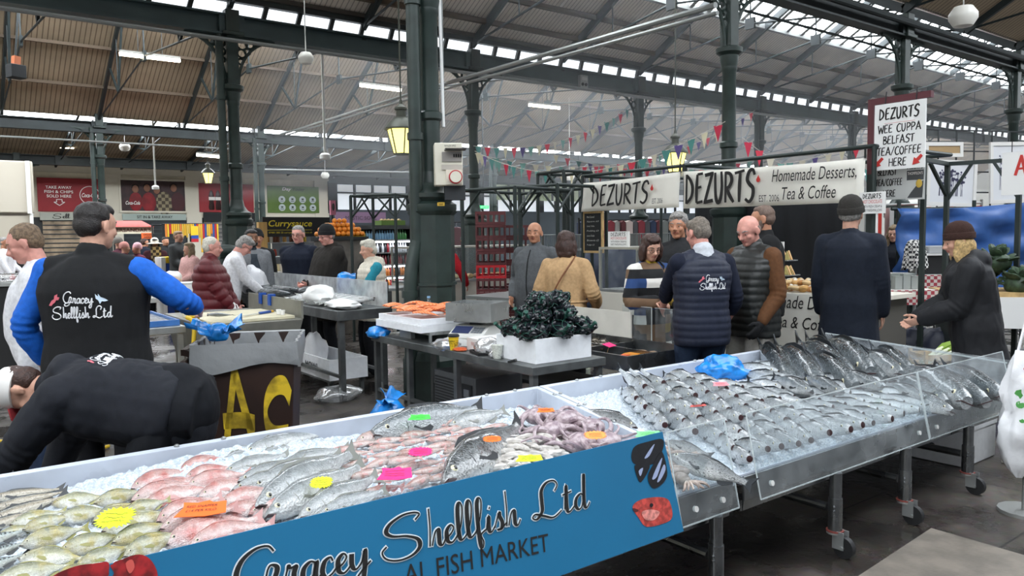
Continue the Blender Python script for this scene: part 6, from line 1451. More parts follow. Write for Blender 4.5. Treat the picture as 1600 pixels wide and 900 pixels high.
for i in range(6):
 mb=MB();mb.prism([(-.06,-.03),(.05,-.035),(.07,0),(.04,.03),(-.05,.025)],(0,0,0),(1,0,0),(0,1,0),.025);o=mb.build('pale_fillet',mat('pale_flesh','#c9a98c',.4,var=.15,vscale=20),bevel=.01,loc=(4.50+.07*(i%2),4.12+.12*(i//2),zs+.003));o.rotation_euler=(0,0,i);tag(o,'pale fish fillet at the back of the shellfish tray','fillet','pale fillets in the shellfish tray')
q=onbed(1128,592,.03);t=crumple('blue_bag','bright blue plastic bag lying on the ice of the salmon table',(q.x,q.y,q.z-.02),(.15,.105,.10),BAGBLUE,71,rz=-.6,n=4)
MB().grid(lambda i,j:(.10+.09*j/5,(-.05+.1*i/8)*(1+.6*j/5),.085+.02*math.sin(i*1.7)-.02*j/5),9,6).build('gathered_end',BAGBLUE,t,smooth=60)
# sink, filleting board, wheelie bin on the near side
ZK=.93
c=onz(255,492,ZK);d0=onz(465,500,ZK)
kx0,ky0=2.32,6.62
t=thing('filleting_sink','grey steel filleting sink with a cream cutting board top','sink',(kx0-.55,ky0,0));W,D=.85,1.45
SINKM=mat('sink_grey','#7c7b72',.45,.3,var=.15,vscale=4)
MB().add([(0,0,ZK),(W,0,ZK),(W,D,ZK),(0,D,ZK),(.12,.15,.32),(W-.12,.15,.32),(W-.12,D-.15,.32),(.12,D-.15,.32)],[(4,5,1,0),(5,6,2,1),(6,7,3,2),(7,4,0,3),(7,6,5,4),(0,1,2,3)]) if 0 else None
mb=MB();mb.add([(0,0,ZK),(W,0,ZK),(W,D,ZK),(0,D,ZK),(.12,.15,.32),(W-.12,.15,.32),(W-.12,D-.15,.32),(.12,D-.15,.32)],[(4,5,1,0),(5,6,2,1),(6,7,3,2),(7,4,0,3),(7,6,5,4),(0,1,2,3)]);mb.build('basin',SINKM,t,smooth=0,bevel=.01)
MB().box2((W-.02,0,ZK),(W,D,ZK+.16)).build('splashback',SINKM,t)
MB().box2((.05,.05,ZK+.001),(W-.06,D-.5,ZK+.03)).build('cutting_board',mat('board_cream','#c9c2a6',.5,var=.08,vscale=8),t,bevel=.005)
MB().lathe([(.12,ZK+.004),(.14,ZK+.012),(.14,ZK+.018),(.11,ZK+.012)],c=(.42,D-.25,0),n=20).build('drain',STEEL,t)
for (x,y) in ((.1,.1),(W-.1,.1),(.1,D-.1),(W-.1,D-.1)):MB().box2((x-.025,y-.025,0),(x+.025,y+.025,ZK-.02)).build('leg',SINKM,t)
q=onz(345,500,ZK+.03);o=dup(SP['bass']);o.matrix_world=Matrix.Translation((q.x,q.y,ZK+.075))@Matrix.Rotation(2.3,4,'Z')@Matrix.Rotation(.3,4,'X')@Matrix.Scale(.26,4);tag(o,'single fish lying on the cream cutting board','fish');
if 'group' in o:del o['group']
for i,(px,py,lab) in enumerate(((415,490,'blue handled filleting knife with a yellow tip on the cutting board'),)):
 q=onz(px,py,ZK+.03);t=thing('filleting_knife',lab,'knife',(q.x,q.y,ZK+.032),.6);MB().box2((-.09,-.014,0),(.07,.014,.022)).build('handle',mat('knife_blue','#1c4a9a',.4),t,bevel=.005);MB().box2((.07,-.013,.001),(.11,.013,.021)).build('handle_end',mat('knife_yellow','#d9a52a'),t,bevel=.004);MB().box2((-.30,-.012,.009),(-.09,.016,.012)).build('blade',STEEL,t)
for i,px in enumerate((388,405)):q=Vector((0,(7.66,7.40)[i],0));t=thing('cloth_peg',('blue peg clipped on the sink splashback, next to the drain','blue peg clipped on the sink splashback, next to the knife')[i],'peg',(kx0-.55+.84,q.y,ZK+.16));MB().box2((-.03,-.03,-.09),(-.014,.03,.02)).box2((.014,-.03,-.05),(.03,.03,.02)).box2((-.03,-.03,.0),(.03,.03,.02)).build('clip',MATS['knife_blue'],t)
for i,px in enumerate((449,462)):q=Vector((2.53,(6.86,6.76)[i],0));t=thing('bait_tub',('small white plastic pot at the board edge, next to the knife','small white plastic pot at the very end of the board')[i],'pot',(q.x-.05,q.y,ZK+.033));MB().lathe([(.018,0),(.022,.035),(.018,.036)],n=12).build('pot',WHITE,t);MB().lathe([(.023,.034),(.023,.042)],n=12).build('lid',WHITE,t)
bq=onz(412,690,0)
t=thing('wheelie_bin','dark brown wheelie bin with yellow sprayed letters and a grey liner','bin',(1.53,4.72,0),math.radians(-26));BR=mat('bin_brown','#2a1a14',.5,var=.25,vscale=4)
W,D,H=.56,.58,1.04
mb=MB();mb.add([(-W/2+.05,-D/2+.05,.07),(W/2-.05,-D/2+.05,.07),(W/2-.05,D/2-.05,.07),(-W/2+.05,D/2-.05,.07),(-W/2,-D/2,H),(W/2,-D/2,H),(W/2,D/2,H),(-W/2,D/2,H)],[(3,2,1,0),(0,1,5,4),(1,2,6,5),(2,3,7,6),(3,0,4,7)]);mb.build('body',BR,t,smooth=0,bevel=.015)
GREYF=mat('liner_grey','#8d8f90',.35,bump=.6,bscale=14)
mb=MB();n=56
def LP(i,j):
 a=i/n*4;s=int(a)%4;f=a-int(a);c4=[(-1,-1),(1,-1),(1,1),(-1,1)];A=c4[s];B=c4[(s+1)%4];x=A[0]+(B[0]-A[0])*f;y=A[1]+(B[1]-A[1])*f
 k=(.97,1.0,1.06,1.07,1.05)[j];z=(H-.25,H+.005,H+.01,H-.08-.02*math.sin(a*9),H-.14-.03*math.sin(a*5+1))[j];wob=.006*math.sin(a*23+j)
 return (x*W/2*k*(.93 if j==0 else 1)+wob,y*D/2*k*(.93 if j==0 else 1)+wob,z)
mb.grid(LP,n,5,closed_u=True);l=mb.build('bin_liner',GREYF,t,smooth=50)
MB().bar((-W/2-.06,-D/2+.05,H-.04),(-W/2-.06,D/2-.05,H-.04),.035).bar((-W/2-.06,-D/2+.06,H-.04),(-W/2,-D/2+.06,H-.06),.035).bar((-W/2-.06,D/2-.06,H-.04),(-W/2,D/2-.06,H-.06),.035).build('handle',BR,t)
MB().box2((-W/2-.075,-D/2-.01,.28),(-W/2-.035,D/2+.01,H-.08)).build('lid',BR,t,bevel=.012)
for y in (-.2,.2):MB().cyl((-W/2+.06,y-.03,.10),(-W/2+.06,y+.03,.10),.10,n=18).build('wheel',BLACK,t)
SPR=mat('spray_yellow','#b79a1c',.7,var=.45,vscale=9)
def spray(pts,wd):
 mb=MB();A=Vector((-W/2+.05,-D/2+.05,.07));B=Vector((-W/2,-D/2,H));up=(B-A);n_=Vector((0,-1,0.05)).normalized()
 f=lambda x,z:Vector((x*(W/2-.05+.05*z),-D/2+.05-.05*z,.07+(H-.07)*z))+n_*.004
 P=smoothpts(pts,6) if len(pts)>2 else [Vector((p[0],p[1],0)) for p in pts];k=len(P);L_,R_=[],[]
 for i in range(k):
  a=P[max(0,i-1)];b=P[min(k-1,i+1)];d=(b-a).normalized();nn=Vector((-d.y*.7,d.x,0))*wd;L_.append(f(P[i].x+nn.x,P[i].y+nn.y));R_.append(f(P[i].x-nn.x,P[i].y-nn.y))
 mb.add(L_+R_,[(i,k+i,k+i+1,i+1) for i in range(k-1)]);o=mb.build('sprayed_letter',SPR,t,smooth=0)
 if o.data.polygons[0].normal.y>0:o.data.flip_normals()
spray([(-.50,.38),(-.36,.60),(-.22,.84)],.075);spray([(-.22,.84),(-.06,.62),(.14,.38)],.075);spray([(-.52,.54),(-.1,.54),(.16,.52)],.05);spray([(.94,.66),(.80,.74),(.58,.73),(.42,.64),(.42,.52),(.58,.44),(.90,.44)],.06)
q=dep(340,520,4.62);tb=crumple('blue_bag','knotted blue bag tied round the handle of the wheelie bin',(q.x,q.y,q.z-.05),(.06,.05,.06),BAGBLUE,81);knot(tb,(0,0,.03),.20,BAGBLUE,.2);knot(tb,(0,0,.04),.16,BAGBLUE,2.4)
q=dep(312,600,4.7);mb=MB()
def WB(i,j):
 u=j/13;a=2*PI*i/20;r=(.03,.06,.085,.10,.105,.11,.115,.12,.12,.12,.115,.10,.085,.05)[j];k=1+.16*math.sin(a*3+u*4)+.10*math.sin(a*7+j)+.5*noise.noise((math.cos(a)*1.5,math.sin(a)*1.5,u*6))
 return (r*k*math.cos(a),r*.6*k*math.sin(a),.60*(1-u))
mb.grid(WB,20,14,closed_u=True);o=mb.build('white_bag',BAGWHITE,loc=(q.x,q.y,.31),smooth=70);tag(o,'long white plastic bag hanging from the handle of the wheelie bin','bag');MB().tube(smoothpts([(-.02,0,.58),(0,0,.66),(.02,0,.72),(.05,0,.66),(.02,0,.58)],4),.008,5).build('bag_handle',BAGWHITE,o)
t=steel_table('work_table','steel work table with a blue filleting tray behind the man in the blue-sleeved vest',1.00,7.05,1.72,8.6,.90,m=STEEL)
t=thing('blue_tray','shallow blue tray of wet ice on the work table','tray',(1.03,7.12,.902),0);MB().box2((0,0,0),(.66,1.1,.012)).box2((0,0,0),(.66,.02,.05)).box2((0,1.08,0),(.66,1.1,.05)).box2((0,0,0),(.02,1.1,.05)).box2((.64,0,0),(.66,1.1,.05)).build('tray',mat('tray_blue','#3a6aa8',.35,var=.15,vscale=5),t);MB().box2((.02,.02,.012),(.64,1.08,.03)).build('wet_ice',mat('wet_grey_ice','#70767c',.25,var=.3,vscale=20),t)
t=steel_table('display_table','long white-topped table with scales behind the burgundy coat',1.35,10.45,3.35,11.85,.92,m=mat('table_white_top','#b5b5b0',.4))
scale('weighing_scale','white counter scale with a violet display on the long white-topped table',(*dep(258,415,10.3).xy,.922),-.35,tray=False)
t=thing('yellow_crate','yellow plastic crate heaped with white paper beside the white scale','crate',(*dep(232,408,10.75).xy,.922),-.3);MB().box2((-.4,-.2,0),(.45,.2,.10)).build('crate',mat('crate_yellow','#d8b41c',.5),t);MB().box2((-.42,-.22,.1),(.47,.22,.12)).build('rim',mat('crate_orange','#c98a1c',.5),t)
for i in range(4):crumple('wrapping_paper','crumpled white paper heaped on the yellow crate',(t.location.x-.3+i*.2,t.location.y,1.045),(.13,.12,.09),PAPER,90+i,cat='paper')['group']='papers on the yellow crate'
t=thing('white_tub','white plastic tub standing on the white-topped table','tub',(*dep(298,412,10.6).xy,.922),-.3);MB().box2((-.18,-.15,0),(.18,.15,.13)).build('tub',WHITE,t,bevel=.02)
MB().box2((-.19,-.16,.13),(.19,.16,.145)).build('rim',WHITE,t,bevel=.005)
t=thing('low_black_pipe_post','dark green bollard pipe elbow beside the burgundy coat','pipe',(*onz(387,470,.0).xy,0));q=dep(387,400,12.2);t.location=(q.x,q.y,0)
MB().tube(smoothpts([(0,0,0),(0,0,1.05),(-.05,0,1.3),(-.25,0,1.45),(-.45,0,1.45)],5),.11,14).build('pipe',GREEN,t);MB().cyl((0,0,1.0),(0,0,1.07),.135,n=14).build('collar',GREEN,t)
t=foam_box('fish_carton','white carton with a yellow lid edge under the work table',(1.38,7.05,.002),(.5,.5,.5));MB().box2((-.26,-.26,.5),(.26,.26,.53)).build('lid',mat('lid_yellow','#d9b52a',.5),t)
foam_box('polystyrene_box','white polystyrene box beside the yellow-edged carton',(1.35,7.85,.002),(.6,.5,.42),lid=True)
crumple('blue_bag','blue plastic on the floor beside the sink legs',(1.72,6.42,.002),(.12,.14,.09),BAGBLUE,95)
crumple('white_bag','white bag hanging at the edge of the work table',(1.04,7.0,.56),(.10,.07,.17),BAGWHITE,97)
HOSE=mat('yellow_hose','#c9a81e',.45)
def hose(pts,label,r=.014):c=Vector(pts[0]);o=MB().tube([Vector(p)-c for p in smoothpts(pts,8)],r,8).build('yellow_hose',HOSE,loc=c,smooth=180);tag(o,label,'hose');return o
f0=lambda px,py,z=.016:tuple(onz(px,py,0).xy)+(z,)
hose([f0(-60,688),f0(20,694),f0(75,702),f0(120,716),f0(170,700)],'yellow hose along the floor behind the bending man, upper loop')
hose([f0(-40,760),f0(8,728),f0(60,716),f0(110,728),f0(60,742)],'yellow hose coil on the floor by the tray wall')
hose([f0(215,712),f0(262,690),f0(300,680),f0(345,690),f0(380,700)],'yellow hose on the floor beside the wheelie bin')
hose([f0(230,705,.03),f0(262,678,.03),f0(240,662,.03),f0(280,668,.045)],'loop of yellow hose beside the bending man')
q0=onz(292,500,ZK+.03);hose([(q0.x+.1,q0.y-.02,ZK+.05),(q0.x,q0.y-.02,ZK+.055),(1.74,q0.y-.1,ZK-.02),(1.69,q0.y-.14,.5),(1.66,q0.y-.2,.02)],'yellow hose curving down from the sink beside the steel leg',.018)
q=onz(18,560,0)
t=steel_table('side_table','grey steel table behind the man in the long white coat',-2.2,7.6,-.55,8.5,.86,m=DSTEEL,lip=.14)
t=thing('dark_bin','black open bin with a clear liner beyond the grey side table','bin',(*dep(18,470,9.5).xy,0),-.5);MB().box2((-.45,-.3,0),(.45,.3,1.12)).build('body',BLACK,t,bevel=.02);MB().box2((-.5,-.34,1.12),(.5,.34,1.16)).build('rim',STEEL,t)
crumple('clear_liner','clear liner heaped on the black open bin',(t.location.x,t.location.y,1.161),(.4,.25,.06),CRUMP,99)
# dessert stall with lettered banners
BANW=mat('banner_white','#dfdcd2',.6,var=.04,vscale=3);YN=(0,-1,0);HANDR=mat('hand_red','#c0302a',.6)
XS=7.2
def banner(name,label,tl,tr,br,bl,x,n=24):
 q=[onx(*p_,x) for p_ in (tl,tr,br,bl)];t=thing(name,label,'banner',q[0]);mb=MB()
 def P(i,j):
  u=i/(n-1);v=j/7;a=q[0].lerp(q[1],u);b=q[3].lerp(q[2],u);p_=a.lerp(b,v)-q[0];p_.x+=.012*math.sin(u*9+v*3)+.02*v*math.sin(u*4);p_.z-=.015*math.sin(PI*u)*(1-v);return p_
 mb.grid(P,n,8);o=mb.build('sheet',BANW,t,smooth=180);sd=o.modifiers.new('thickness','SOLIDIFY');sd.thickness=.004
 def at(u,v):
  a=q[0].lerp(q[1],u);b=q[3].lerp(q[2],u);return b.lerp(a,v)-q[0]+Vector((-.035,0,0))
 def axes(u,v):return (at(u+.1,v)-at(u-.1,v)).normalized(),(at(u,v+.1)-at(u,v-.1)).normalized()
 t2=[MB().cyl((0,.0,.0),(0,.0,.09),.012,n=6),MB().cyl(q[1]-q[0],q[1]-q[0]+Vector((0,0,.09)),.012,n=6)]
 for m_ in t2:m_.build('tie',BLACK,t)
 return t,at,axes,(q[1]-q[0]).length,(q[0]-q[3]).length
def dezurts(t,at,axes,u0,u1,v0,v1,W,H):
 ax,ay=axes((u0+u1)/2,.5);brush('lettering','DEZURTS',PAPERBLACK,t,at(u0,v0),ax,ay,W*(u1-u0),H*(v1-v0),stroke=.12)
 p_=at(u1+.015,v1-.25);MB().ball((p_.x,p_.y,p_.z),(.004,.026,.026),10,8).prism([(-.018,.012),(.018,.012),(.006,.055)],p_+Vector((-.002,0,0)),ax,ay,.003).build('drop_mark',HANDR,t)
 text('lettering','EST. 2006',PAPERBLACK,t,at(u1+.02,v0-.02),ax,ay,w=W*.10 if W<2 else W*.11,h=H*.16)
t,at,axes,W,H=banner('dessert_banner','narrower white banner lettered for a dessert stall, nearer the chalkboard',(912,286),(1063,268),(1063,324),(908,331),XS)
dezurts(t,at,axes,.14,.74,.16,.84,W,H)
t,at,axes,W,H=banner('dessert_banner','wide white banner reading homemade desserts, tea and coffee',(1068,268),(1352,247),(1352,316),(1068,326),XS)
dezurts(t,at,axes,.03,.46,.12,.90,W,H)
ax,ay=axes(.75,.5);text('lettering','Homemade Desserts,',PAPERBLACK,t,at(.76,.70),ax,ay,w=W*.42,h=H*.34,align='C',shear=.28);text('lettering','Tea & Coffee',PAPERBLACK,t,at(.74,.28),ax,ay,w=W*.27,h=H*.30,align='C',shear=.28)
t=thing('dessert_stall_frame','dark tube frame that carries the dessert banners','stall frame',(XS+.05,3.85,0));Hh=2.46
for y in (0,2.32,4.15):
 for x in (0,1.6):MB().cyl((x,y+(1.08 if x and not y else 0),0),(x,y+(1.08 if x and not y else 0),Hh),.024,n=8).build('post',FR,t)
mb=MB()
for x in (0,1.6):mb.cyl((x,0,Hh),(x,4.15,Hh),.022,n=8)
for y in (0,2.32,4.15):mb.cyl((0,y,Hh),(1.6,y,Hh),.022,n=8)
mb.build('rail',FR,t)
t=thing('black_curtain','black curtain closing the back of the dessert stall','curtain',(XS+1.72,4.93,.02));mb=MB();mb.grid(lambda i,j:(.03*math.sin(i*1.4),i*.07,2.44*j/3),36,4);o=mb.build('cloth',cloth_:=mat('curtain_black','#14161a',.9),t,smooth=180);sd=o.modifiers.new('thickness','SOLIDIFY');sd.thickness=.008
MB().cyl((0,0,2.44),(0,2.5,2.44),.012,n=6).build('rod',FR,t)
CT=1.04
t=thing('dessert_counter','white counter hung with a sheet reading homemade tea and coffee','counter',(6.9,3.62,0));D=1.95
MB().box2((0,0,CT-.04),(.75,D,CT)).build('top',mat('counter_cloth','#d6d0c4',.7),t);MB().box2((.06,.06,0),(.70,D-.06,CT-.04)).build('cabinet',mat('counter_inner','#55524d',.8),t);MB().box2((-.012,0,.12),(0,D,CT-.01)).build('front_sheet',BANW,t)
for (s,y,z,w_,h_) in (('Homemade Desserts',4.98,.88,1.15,.13),('Tea & Coffee',4.72,.68,.72,.12),('Take away - Phone: 0781',4.95,.43,.98,.085),('Find us on',4.9,.27,.45,.075)):
 text('lettering',s,PAPERBLACK,t,(-.014,y-3.62,z),YN,ZA,w=w_,h=h_,shear=.25)
PAS=[mat('pastry_%d'%i,c,.6,bump=.3,bscale=60) for i,c in enumerate(('#c79a5a','#d8b988','#a8743c'))]
rp=random.Random(21);pp={}
for i in range(34):
 k=i%3;loc=(6.97+.10*(i%4)+rp.uniform(-.02,.02),4.18+.075*(i//4)+rp.uniform(-.015,.015),CT+.04+.05*(i%2))
 if k not in pp:
  pp[k]=(MB().ball((0,0,0),(.055,.045,.036),12,8),MB().tube([(.05*math.cos(a),.05*math.sin(a),0) for a in [j*PI/6 for j in range(12)]],.022,8,closed=True),MB().ball((0,0,0),(.06,.03,.03),10,8))[k].build('pastry',PAS[k]);o=pp[k];MB().ball((0,0,.03),(.025,.02,.008),8,5).build('sugar_topping',mat('icing_white','#e3ddd0',.6),o)
 else:o=dup(pp[k])
 o.location=loc;o.rotation_euler=(rp.uniform(-.3,.3),rp.uniform(-.3,.3),rp.random()*3);tag(o,'golden pastry in the heap on the white dessert counter','pastry','pastries on the dessert counter')
mf=None
for i in range(7):
 loc=(6.97+.09*(i%2),4.10-.075*(i//2)*1.0+.06,CT+.016)
 if mf is None:mf=MB().lathe([(.026,0),(.036,.045),(.042,.055),(.03,.075),(.0,.08)],n=12).build('chocolate_muffin',mat('choc','#1d110c',.5));MB().lathe([(.03,.073),(.018,.084),(.0,.088)],n=10).build('icing',MATS['icing_white'],mf);o=mf
 else:o=dup(mf)
 o.location=loc;tag(o,'dark chocolate muffin with white icing on the dessert counter','muffin','muffins on the dessert counter')
t=thing('cake_plate','white plate under the chocolate muffins','plate',(7.01,4.05,CT+.001));MB().lathe([(.10,0),(.17,.012),(.17,.015),(.02,.006)],n=24).build('plate',WHITE,t)
t=thing('sandwich_stand','two-tier stand of wedge sandwiches with a small round price sign','stand',(7.35,4.92,CT));MB().box2((-.12,-.16,.14),(.12,.16,.15)).box2((-.10,-.14,.30),(.10,.14,.31)).cyl((0,0,0),(0,0,.42),.01,n=6).cyl((0,0,0),(0,0,.012),.12,n=14).build('stand',STEEL,t);MB().box((-.02,0,.46),(.008,.10,.09)).build('sign',WHITE,t)
mb=MB()
for z in (-.02,.0,.02):mb.bar((-.026,-.03,.46+z),(-.026,.03,.46+z),.004)
mb.build('sign_print',PAPERBLACK,t)
sw=None
for i in range(9):
 loc=(7.28+.06*(i%2),4.80+.055*(i//2 if i<5 else i//2),CT+(.152 if i<5 else.312))
 if i>=5:loc=(7.33,4.82+.06*(i-5),CT+.312)
 if sw is None:
  sw=MB().prism([(-.05,0),(.05,0),(.0,.10)],(0,0,0),(1,0,0),(0,0,1),.018).build('wedge_sandwich',mat('bread','#dcb27c',.7));MB().prism([(-.046,0),(.046,0),(.0,.094)],(0,.014,0),(1,0,0),(0,0,1),-.008).build('filling',mat('filling_green','#b3a566',.6),sw);o=sw
 else:o=dup(sw)
 o.location=loc;o.rotation_euler=(0,0,PI/2+rp.uniform(-.2,.2));tag(o,'wedge sandwich on the %s tier of the stand'%('lower' if i<5 else 'upper'),'sandwich','sandwiches on the %s tier'%('lower' if i<5 else 'upper'))
def tub(loc,lab,h_,fill):t=thing('storage_tub',lab,'tub',loc);MB().box2((-.13,-.17,0),(.13,.17,h_)).build('tub',clear_mat('tub_plastic',(.9,.9,.88),fac=.12,haze=.3),t);MB().box2((-.14,-.18,h_),(.14,.18,h_+.02)).build('lid',WHITE,t);MB().ball((0,0,h_*.42),(.11,.15,h_*.38),10,6).build('contents',fill,t)
tub((7.5,4.35,CT+.002),'clear lidded tub at the bottom of the stack behind the pastries',.12,PAS[1]);tub((7.5,4.35,CT+.146),'clear lidded tub in the middle of the stack behind the pastries',.10,WHITE);tub((7.5,4.33,CT+.27),'clear lidded tub of brown cakes on top of the stack behind the pastries',.15,PAS[0])
t=thing('red_chair','red plastic board propped behind the pastries','board',(7.33,4.28,CT+.001));MB().box2((0,-.14,0),(.012,.14,.22)).build('panel',CRED,t,bevel=.004)
t=thing('black_bowl','black bowl behind the pastry heap','bowl',(7.33,4.62,CT+.001));MB().lathe([(.05,0),(.11,.10),(.115,.10),(.055,.008)],n=18).build('bowl',BLACK,t)
a=onx(936,480,6.75)
t=glass_counter('glass_cabinet','empty glass display cabinet beside the striped sweater',6.75,a.y-1.1,.7,d=1.1,base=.93,h=1.46,goods=False)
def sign(name,label,px0,py0,px1,py1,x,lines,th=.012,board=WHITE,thick=None):
 A=onx(px0,py0,x);B=onx(px1,py1,x);t=thing(name,label,'sign',(x,A.y,B.z));w_=A.y-B.y;h_=A.z-B.z;MB().box2((0,-w_,0),(th,0,h_)).build('board',board,t)
 for (kind,s,fx,fz,fw,fh,m) in lines:
  o=Vector((-.001,-w_*fx,h_*fz))
  if kind=='b':brush('lettering',s,m,t,o,YN,ZA,w_*fw,h_*fh,stroke=.15,th=.001)
  else:text('lettering',s,m,t,o,YN,ZA,w=w_*fw,h=h_*fh,th=.001)
 return t,w_,h_
HC=[('b','DEZURTS',.14,.70,.70,.22,PAPERBLACK),('t','HOT CHOCOLATE',.14,.47,.74,.17,HANDR),('t','WITH FRESH CREAM &',.14,.27,.74,.12,PAPERBLACK),('t','BABY MARSHMALLOWS',.14,.09,.74,.12,PAPERBLACK)]
t,w_,h_=sign('menu_sign','small hot chocolate sign standing on the glass cabinet',950,374,983,398,6.9,HC)
t.location.z=1.492
t,w_,h_=sign('menu_sign','small hot chocolate sign on a stick beside the grey beanie',1343,301,1383,333,7.15,HC);MB().cyl((.02,-w_*.65,-t.location.z+.0),(.02,-w_*.65,h_*.5),.012,n=6).build('stick',WHITE,t)
t,w_,h_=sign('chalkboard','tall chalkboard menu with a pale wooden frame',913,334,940,392,7.25,[],board=mat('slate_black','#17191a',.8));mb=MB();k=.03
mb.box2((-.01,-w_-k,-k),(.02,k,0)).box2((-.01,-w_-k,h_),(.02,k,h_+k)).box2((-.01,0,0),(.02,k,h_)).box2((-.01,-w_-k,0),(.02,-w_,h_));mb.build('frame',WOODY,t)
for i,s in enumerate(('Mint Caramel','Square £2','Sticky Toffee','Pudding £3','Lemon Drizzle','Brownie £2','Fudge £2')):text('chalk_writing',s,mat('chalk','#b9b9b4',.9),t,(-.002,-w_*.15,h_*(.88-.125*i)),YN,ZA,w=w_*(.45+.25*(i%2)),h=h_*.05,shear=.25,th=.001)
for y in (-.02,-w_+.02):MB().cyl((.005,y,h_),(.005,y,2.46-t.location.z),.004,n=5).build('cord',BLACK,t)
MARO=mat('pole_maroon','#54222a',.5)
t=thing('sign_bracket','maroon square-tube bracket that carries the tea and coffee sign','bracket',(7.35,3.93,0));MB().box2((-.03,-.03,0),(.03,.03,2.2)).build('post',FR,t);MB().box2((-.03,-.03,2.2),(.03,.03,2.92)).box2((-.03,-.56,2.86),(.03,-.03,2.92)).build('arm',MARO,t)
t,w_,h_=sign('tea_coffee_sign','large hanging white sign reading wee cuppa tea and coffee here with red arrows',1367,165,1445,261,7.30,[('b','DEZURTS',.10,.76,.78,.17,PAPERBLACK),('b','WEE CUPPA',.08,.56,.84,.12,PAPERBLACK),('b','BELFAST',.18,.39,.62,.12,PAPERBLACK),('b','TEA/COFFEE',.06,.22,.88,.12,PAPERBLACK),('b','HERE',.30,.05,.36,.12,PAPERBLACK)])
for fx in (.10,.86):MB().prism([(-.045,-.045),(.025,-.03),(.01,-.012),(.05,.03),(.03,.05),(-.012,.01),(-.03,.025)],(-.003,-w_*fx,h_*.12),YN,ZA,.002).build('red_arrow',HANDR,t)
for fx in (.2,.8):MB().cyl((.006,-w_*fx,h_-.02),(.03,-w_*fx,h_+.12),.006,n=6).build('cable_tie',BLACK,t)
MB().box2((-.0015,-w_*.8,h_*.70),(-.0005,-w_*.2,h_*.705)).build('rule',HANDR,t)
GRY=mat('sign_translucent','#b4b6b4',.5)
t,w_,h_=sign('tea_coffee_sign','second grey tea and coffee sign hanging lower behind the large one',1366,256,1415,311,7.42,[('b','BELFAST',.12,.66,.6,.18,PAPERBLACK),('b','TEA/COFFEE',.06,.38,.84,.18,PAPERBLACK),('b','HERE',.30,.08,.4,.18,PAPERBLACK)],board=GRY)
t,w_,h_=sign('tea_poster','grey and black tea brand poster hanging beside the grey sign',1416,254,1444,311,7.40,[('b','DEZURTS',.06,.82,.86,.14,PAPERBLACK)],board=GRY);MB().box2((-.002,-w_*.95,h_*.52),(0,-w_*.05,h_*.78)).build('header_band',mat('poster_charcoal','#3a3c3e',.6),t);text('lettering',"THOMPSON'S",WHT,t,(-.003,-w_*.1,h_*.66),YN,ZA,w=w_*.8,h=h_*.08,th=.0005);MB().prism([(.1,.05),(.9,.05),(.95,.5),(.55,.35),(.3,.2)],(-.002,0,0),(0,-w_,0),(0,0,h_),.001).build('dark_print',mat('poster_charcoal','#3a3c3e'),t);MB().ball((-.004,-w_*.72,h_*.42),(.003,.03,.04),8,6).build('yellow_print',mat('poster_yellow','#c0a040',.6),t)
t,w_,h_=sign('white_sign','white sign with a big red letter at the edge of the prints',1566,239,1640,302,7.9,[('b','A',.28,.45,.26,.44,HANDR)])
MB().cyl((.006,-w_*.2,h_),(.006,-w_*.2,h_+.12),.004,n=5).build('tie',BLACK,t)
t=thing('angle_iron_stall','dark angle-iron stall frame in front of the blue tarpaulin','stall frame',(8.55,3.75,0));mb_=[]
for (x,y) in ((0,0),(.15,-.62),(-.75,-.11),(.2,-1.15)):MB().box2((x-.022,y-.022,0),(x+.022,y+.022,2.34 if x>=0 and y>-1 else 2.0)).build('post',FR,t)
MB().bar((-.75,-.11,2.34),(0,0,2.34),.04).bar((0,0,2.34),(.15,-.62,2.34),.04).build('top_rail',FR,t);MB().bar((0,0,1.95),(.06,-.22,2.34),.03).bar((.15,-.62,1.95),(.09,-.4,2.34),.03).bar((0,0,2.0),(-.3,.04,2.34),.03).build('brace',FR,t);MB().bar((-.75,-.11,2.0),(-.75,-.11,2.34),.04).build('post',FR,t)
a=dep(1402,326,9.6);b=dep(1660,308,9.9);c=dep(1424,432,9.6)
t=thing('blue_tarpaulin','blue tarpaulin hung in folds behind the stall frame','tarpaulin',(a.x,a.y,0));L_=Vector((b.x-a.x,b.y-a.y,0));N_=L_.normalized().cross(Vector((0,0,1)))
def TP(i,j):
 u=i/40;v=j/12;q=L_*u;z=a.z+(b.z-a.z)*u-.05*math.sin(PI*u);z=z-v*(z-.9);q=q+N_*(.05*math.sin(v*14+u*9)+.035*math.sin(v*23-u*14)+.03*math.sin(u*26));return (q.x,q.y,z)
mb=MB();mb.grid(TP,41,13);o=mb.build('sheet',mat('tarpaulin_blue','#2d5796',.5,bump=.4,bscale=5,var=.12,vscale=4),t,smooth=180);sd=o.modifiers.new('thickness','SOLIDIFY');sd.thickness=.004
pe=MB()
for u in (.045,.5,1.):q=L_*u-N_*.12;pe.cyl((q.x,q.y,0),(q.x,q.y,a.z+.1),.025,n=8)
q0=-N_*.12;q1=L_-N_*.12;pe.cyl((q0.x,q0.y,a.z),(q1.x,q1.y,a.z),.02,n=8);pe.build('support',FR,t)
GRIDM=mat('display_grid','#3b3e40',.5,.5)
a0=dep(1436,300,10.4);t=thing('display_grid','wire display screen carrying the framed prints','screen',(a0.x,a0.y,0),math.atan2(-.8,.6)+.55);mb=MB()
for i in range(9):mb.cyl((i*.30,0,0),(i*.30,0,3.0),.012,n=5)
for i in range(11):mb.cyl((0,0,.2+i*.28),(2.4,0,.2+i*.28),.010,n=5)
mb.build('wires',GRIDM,t);gr=t
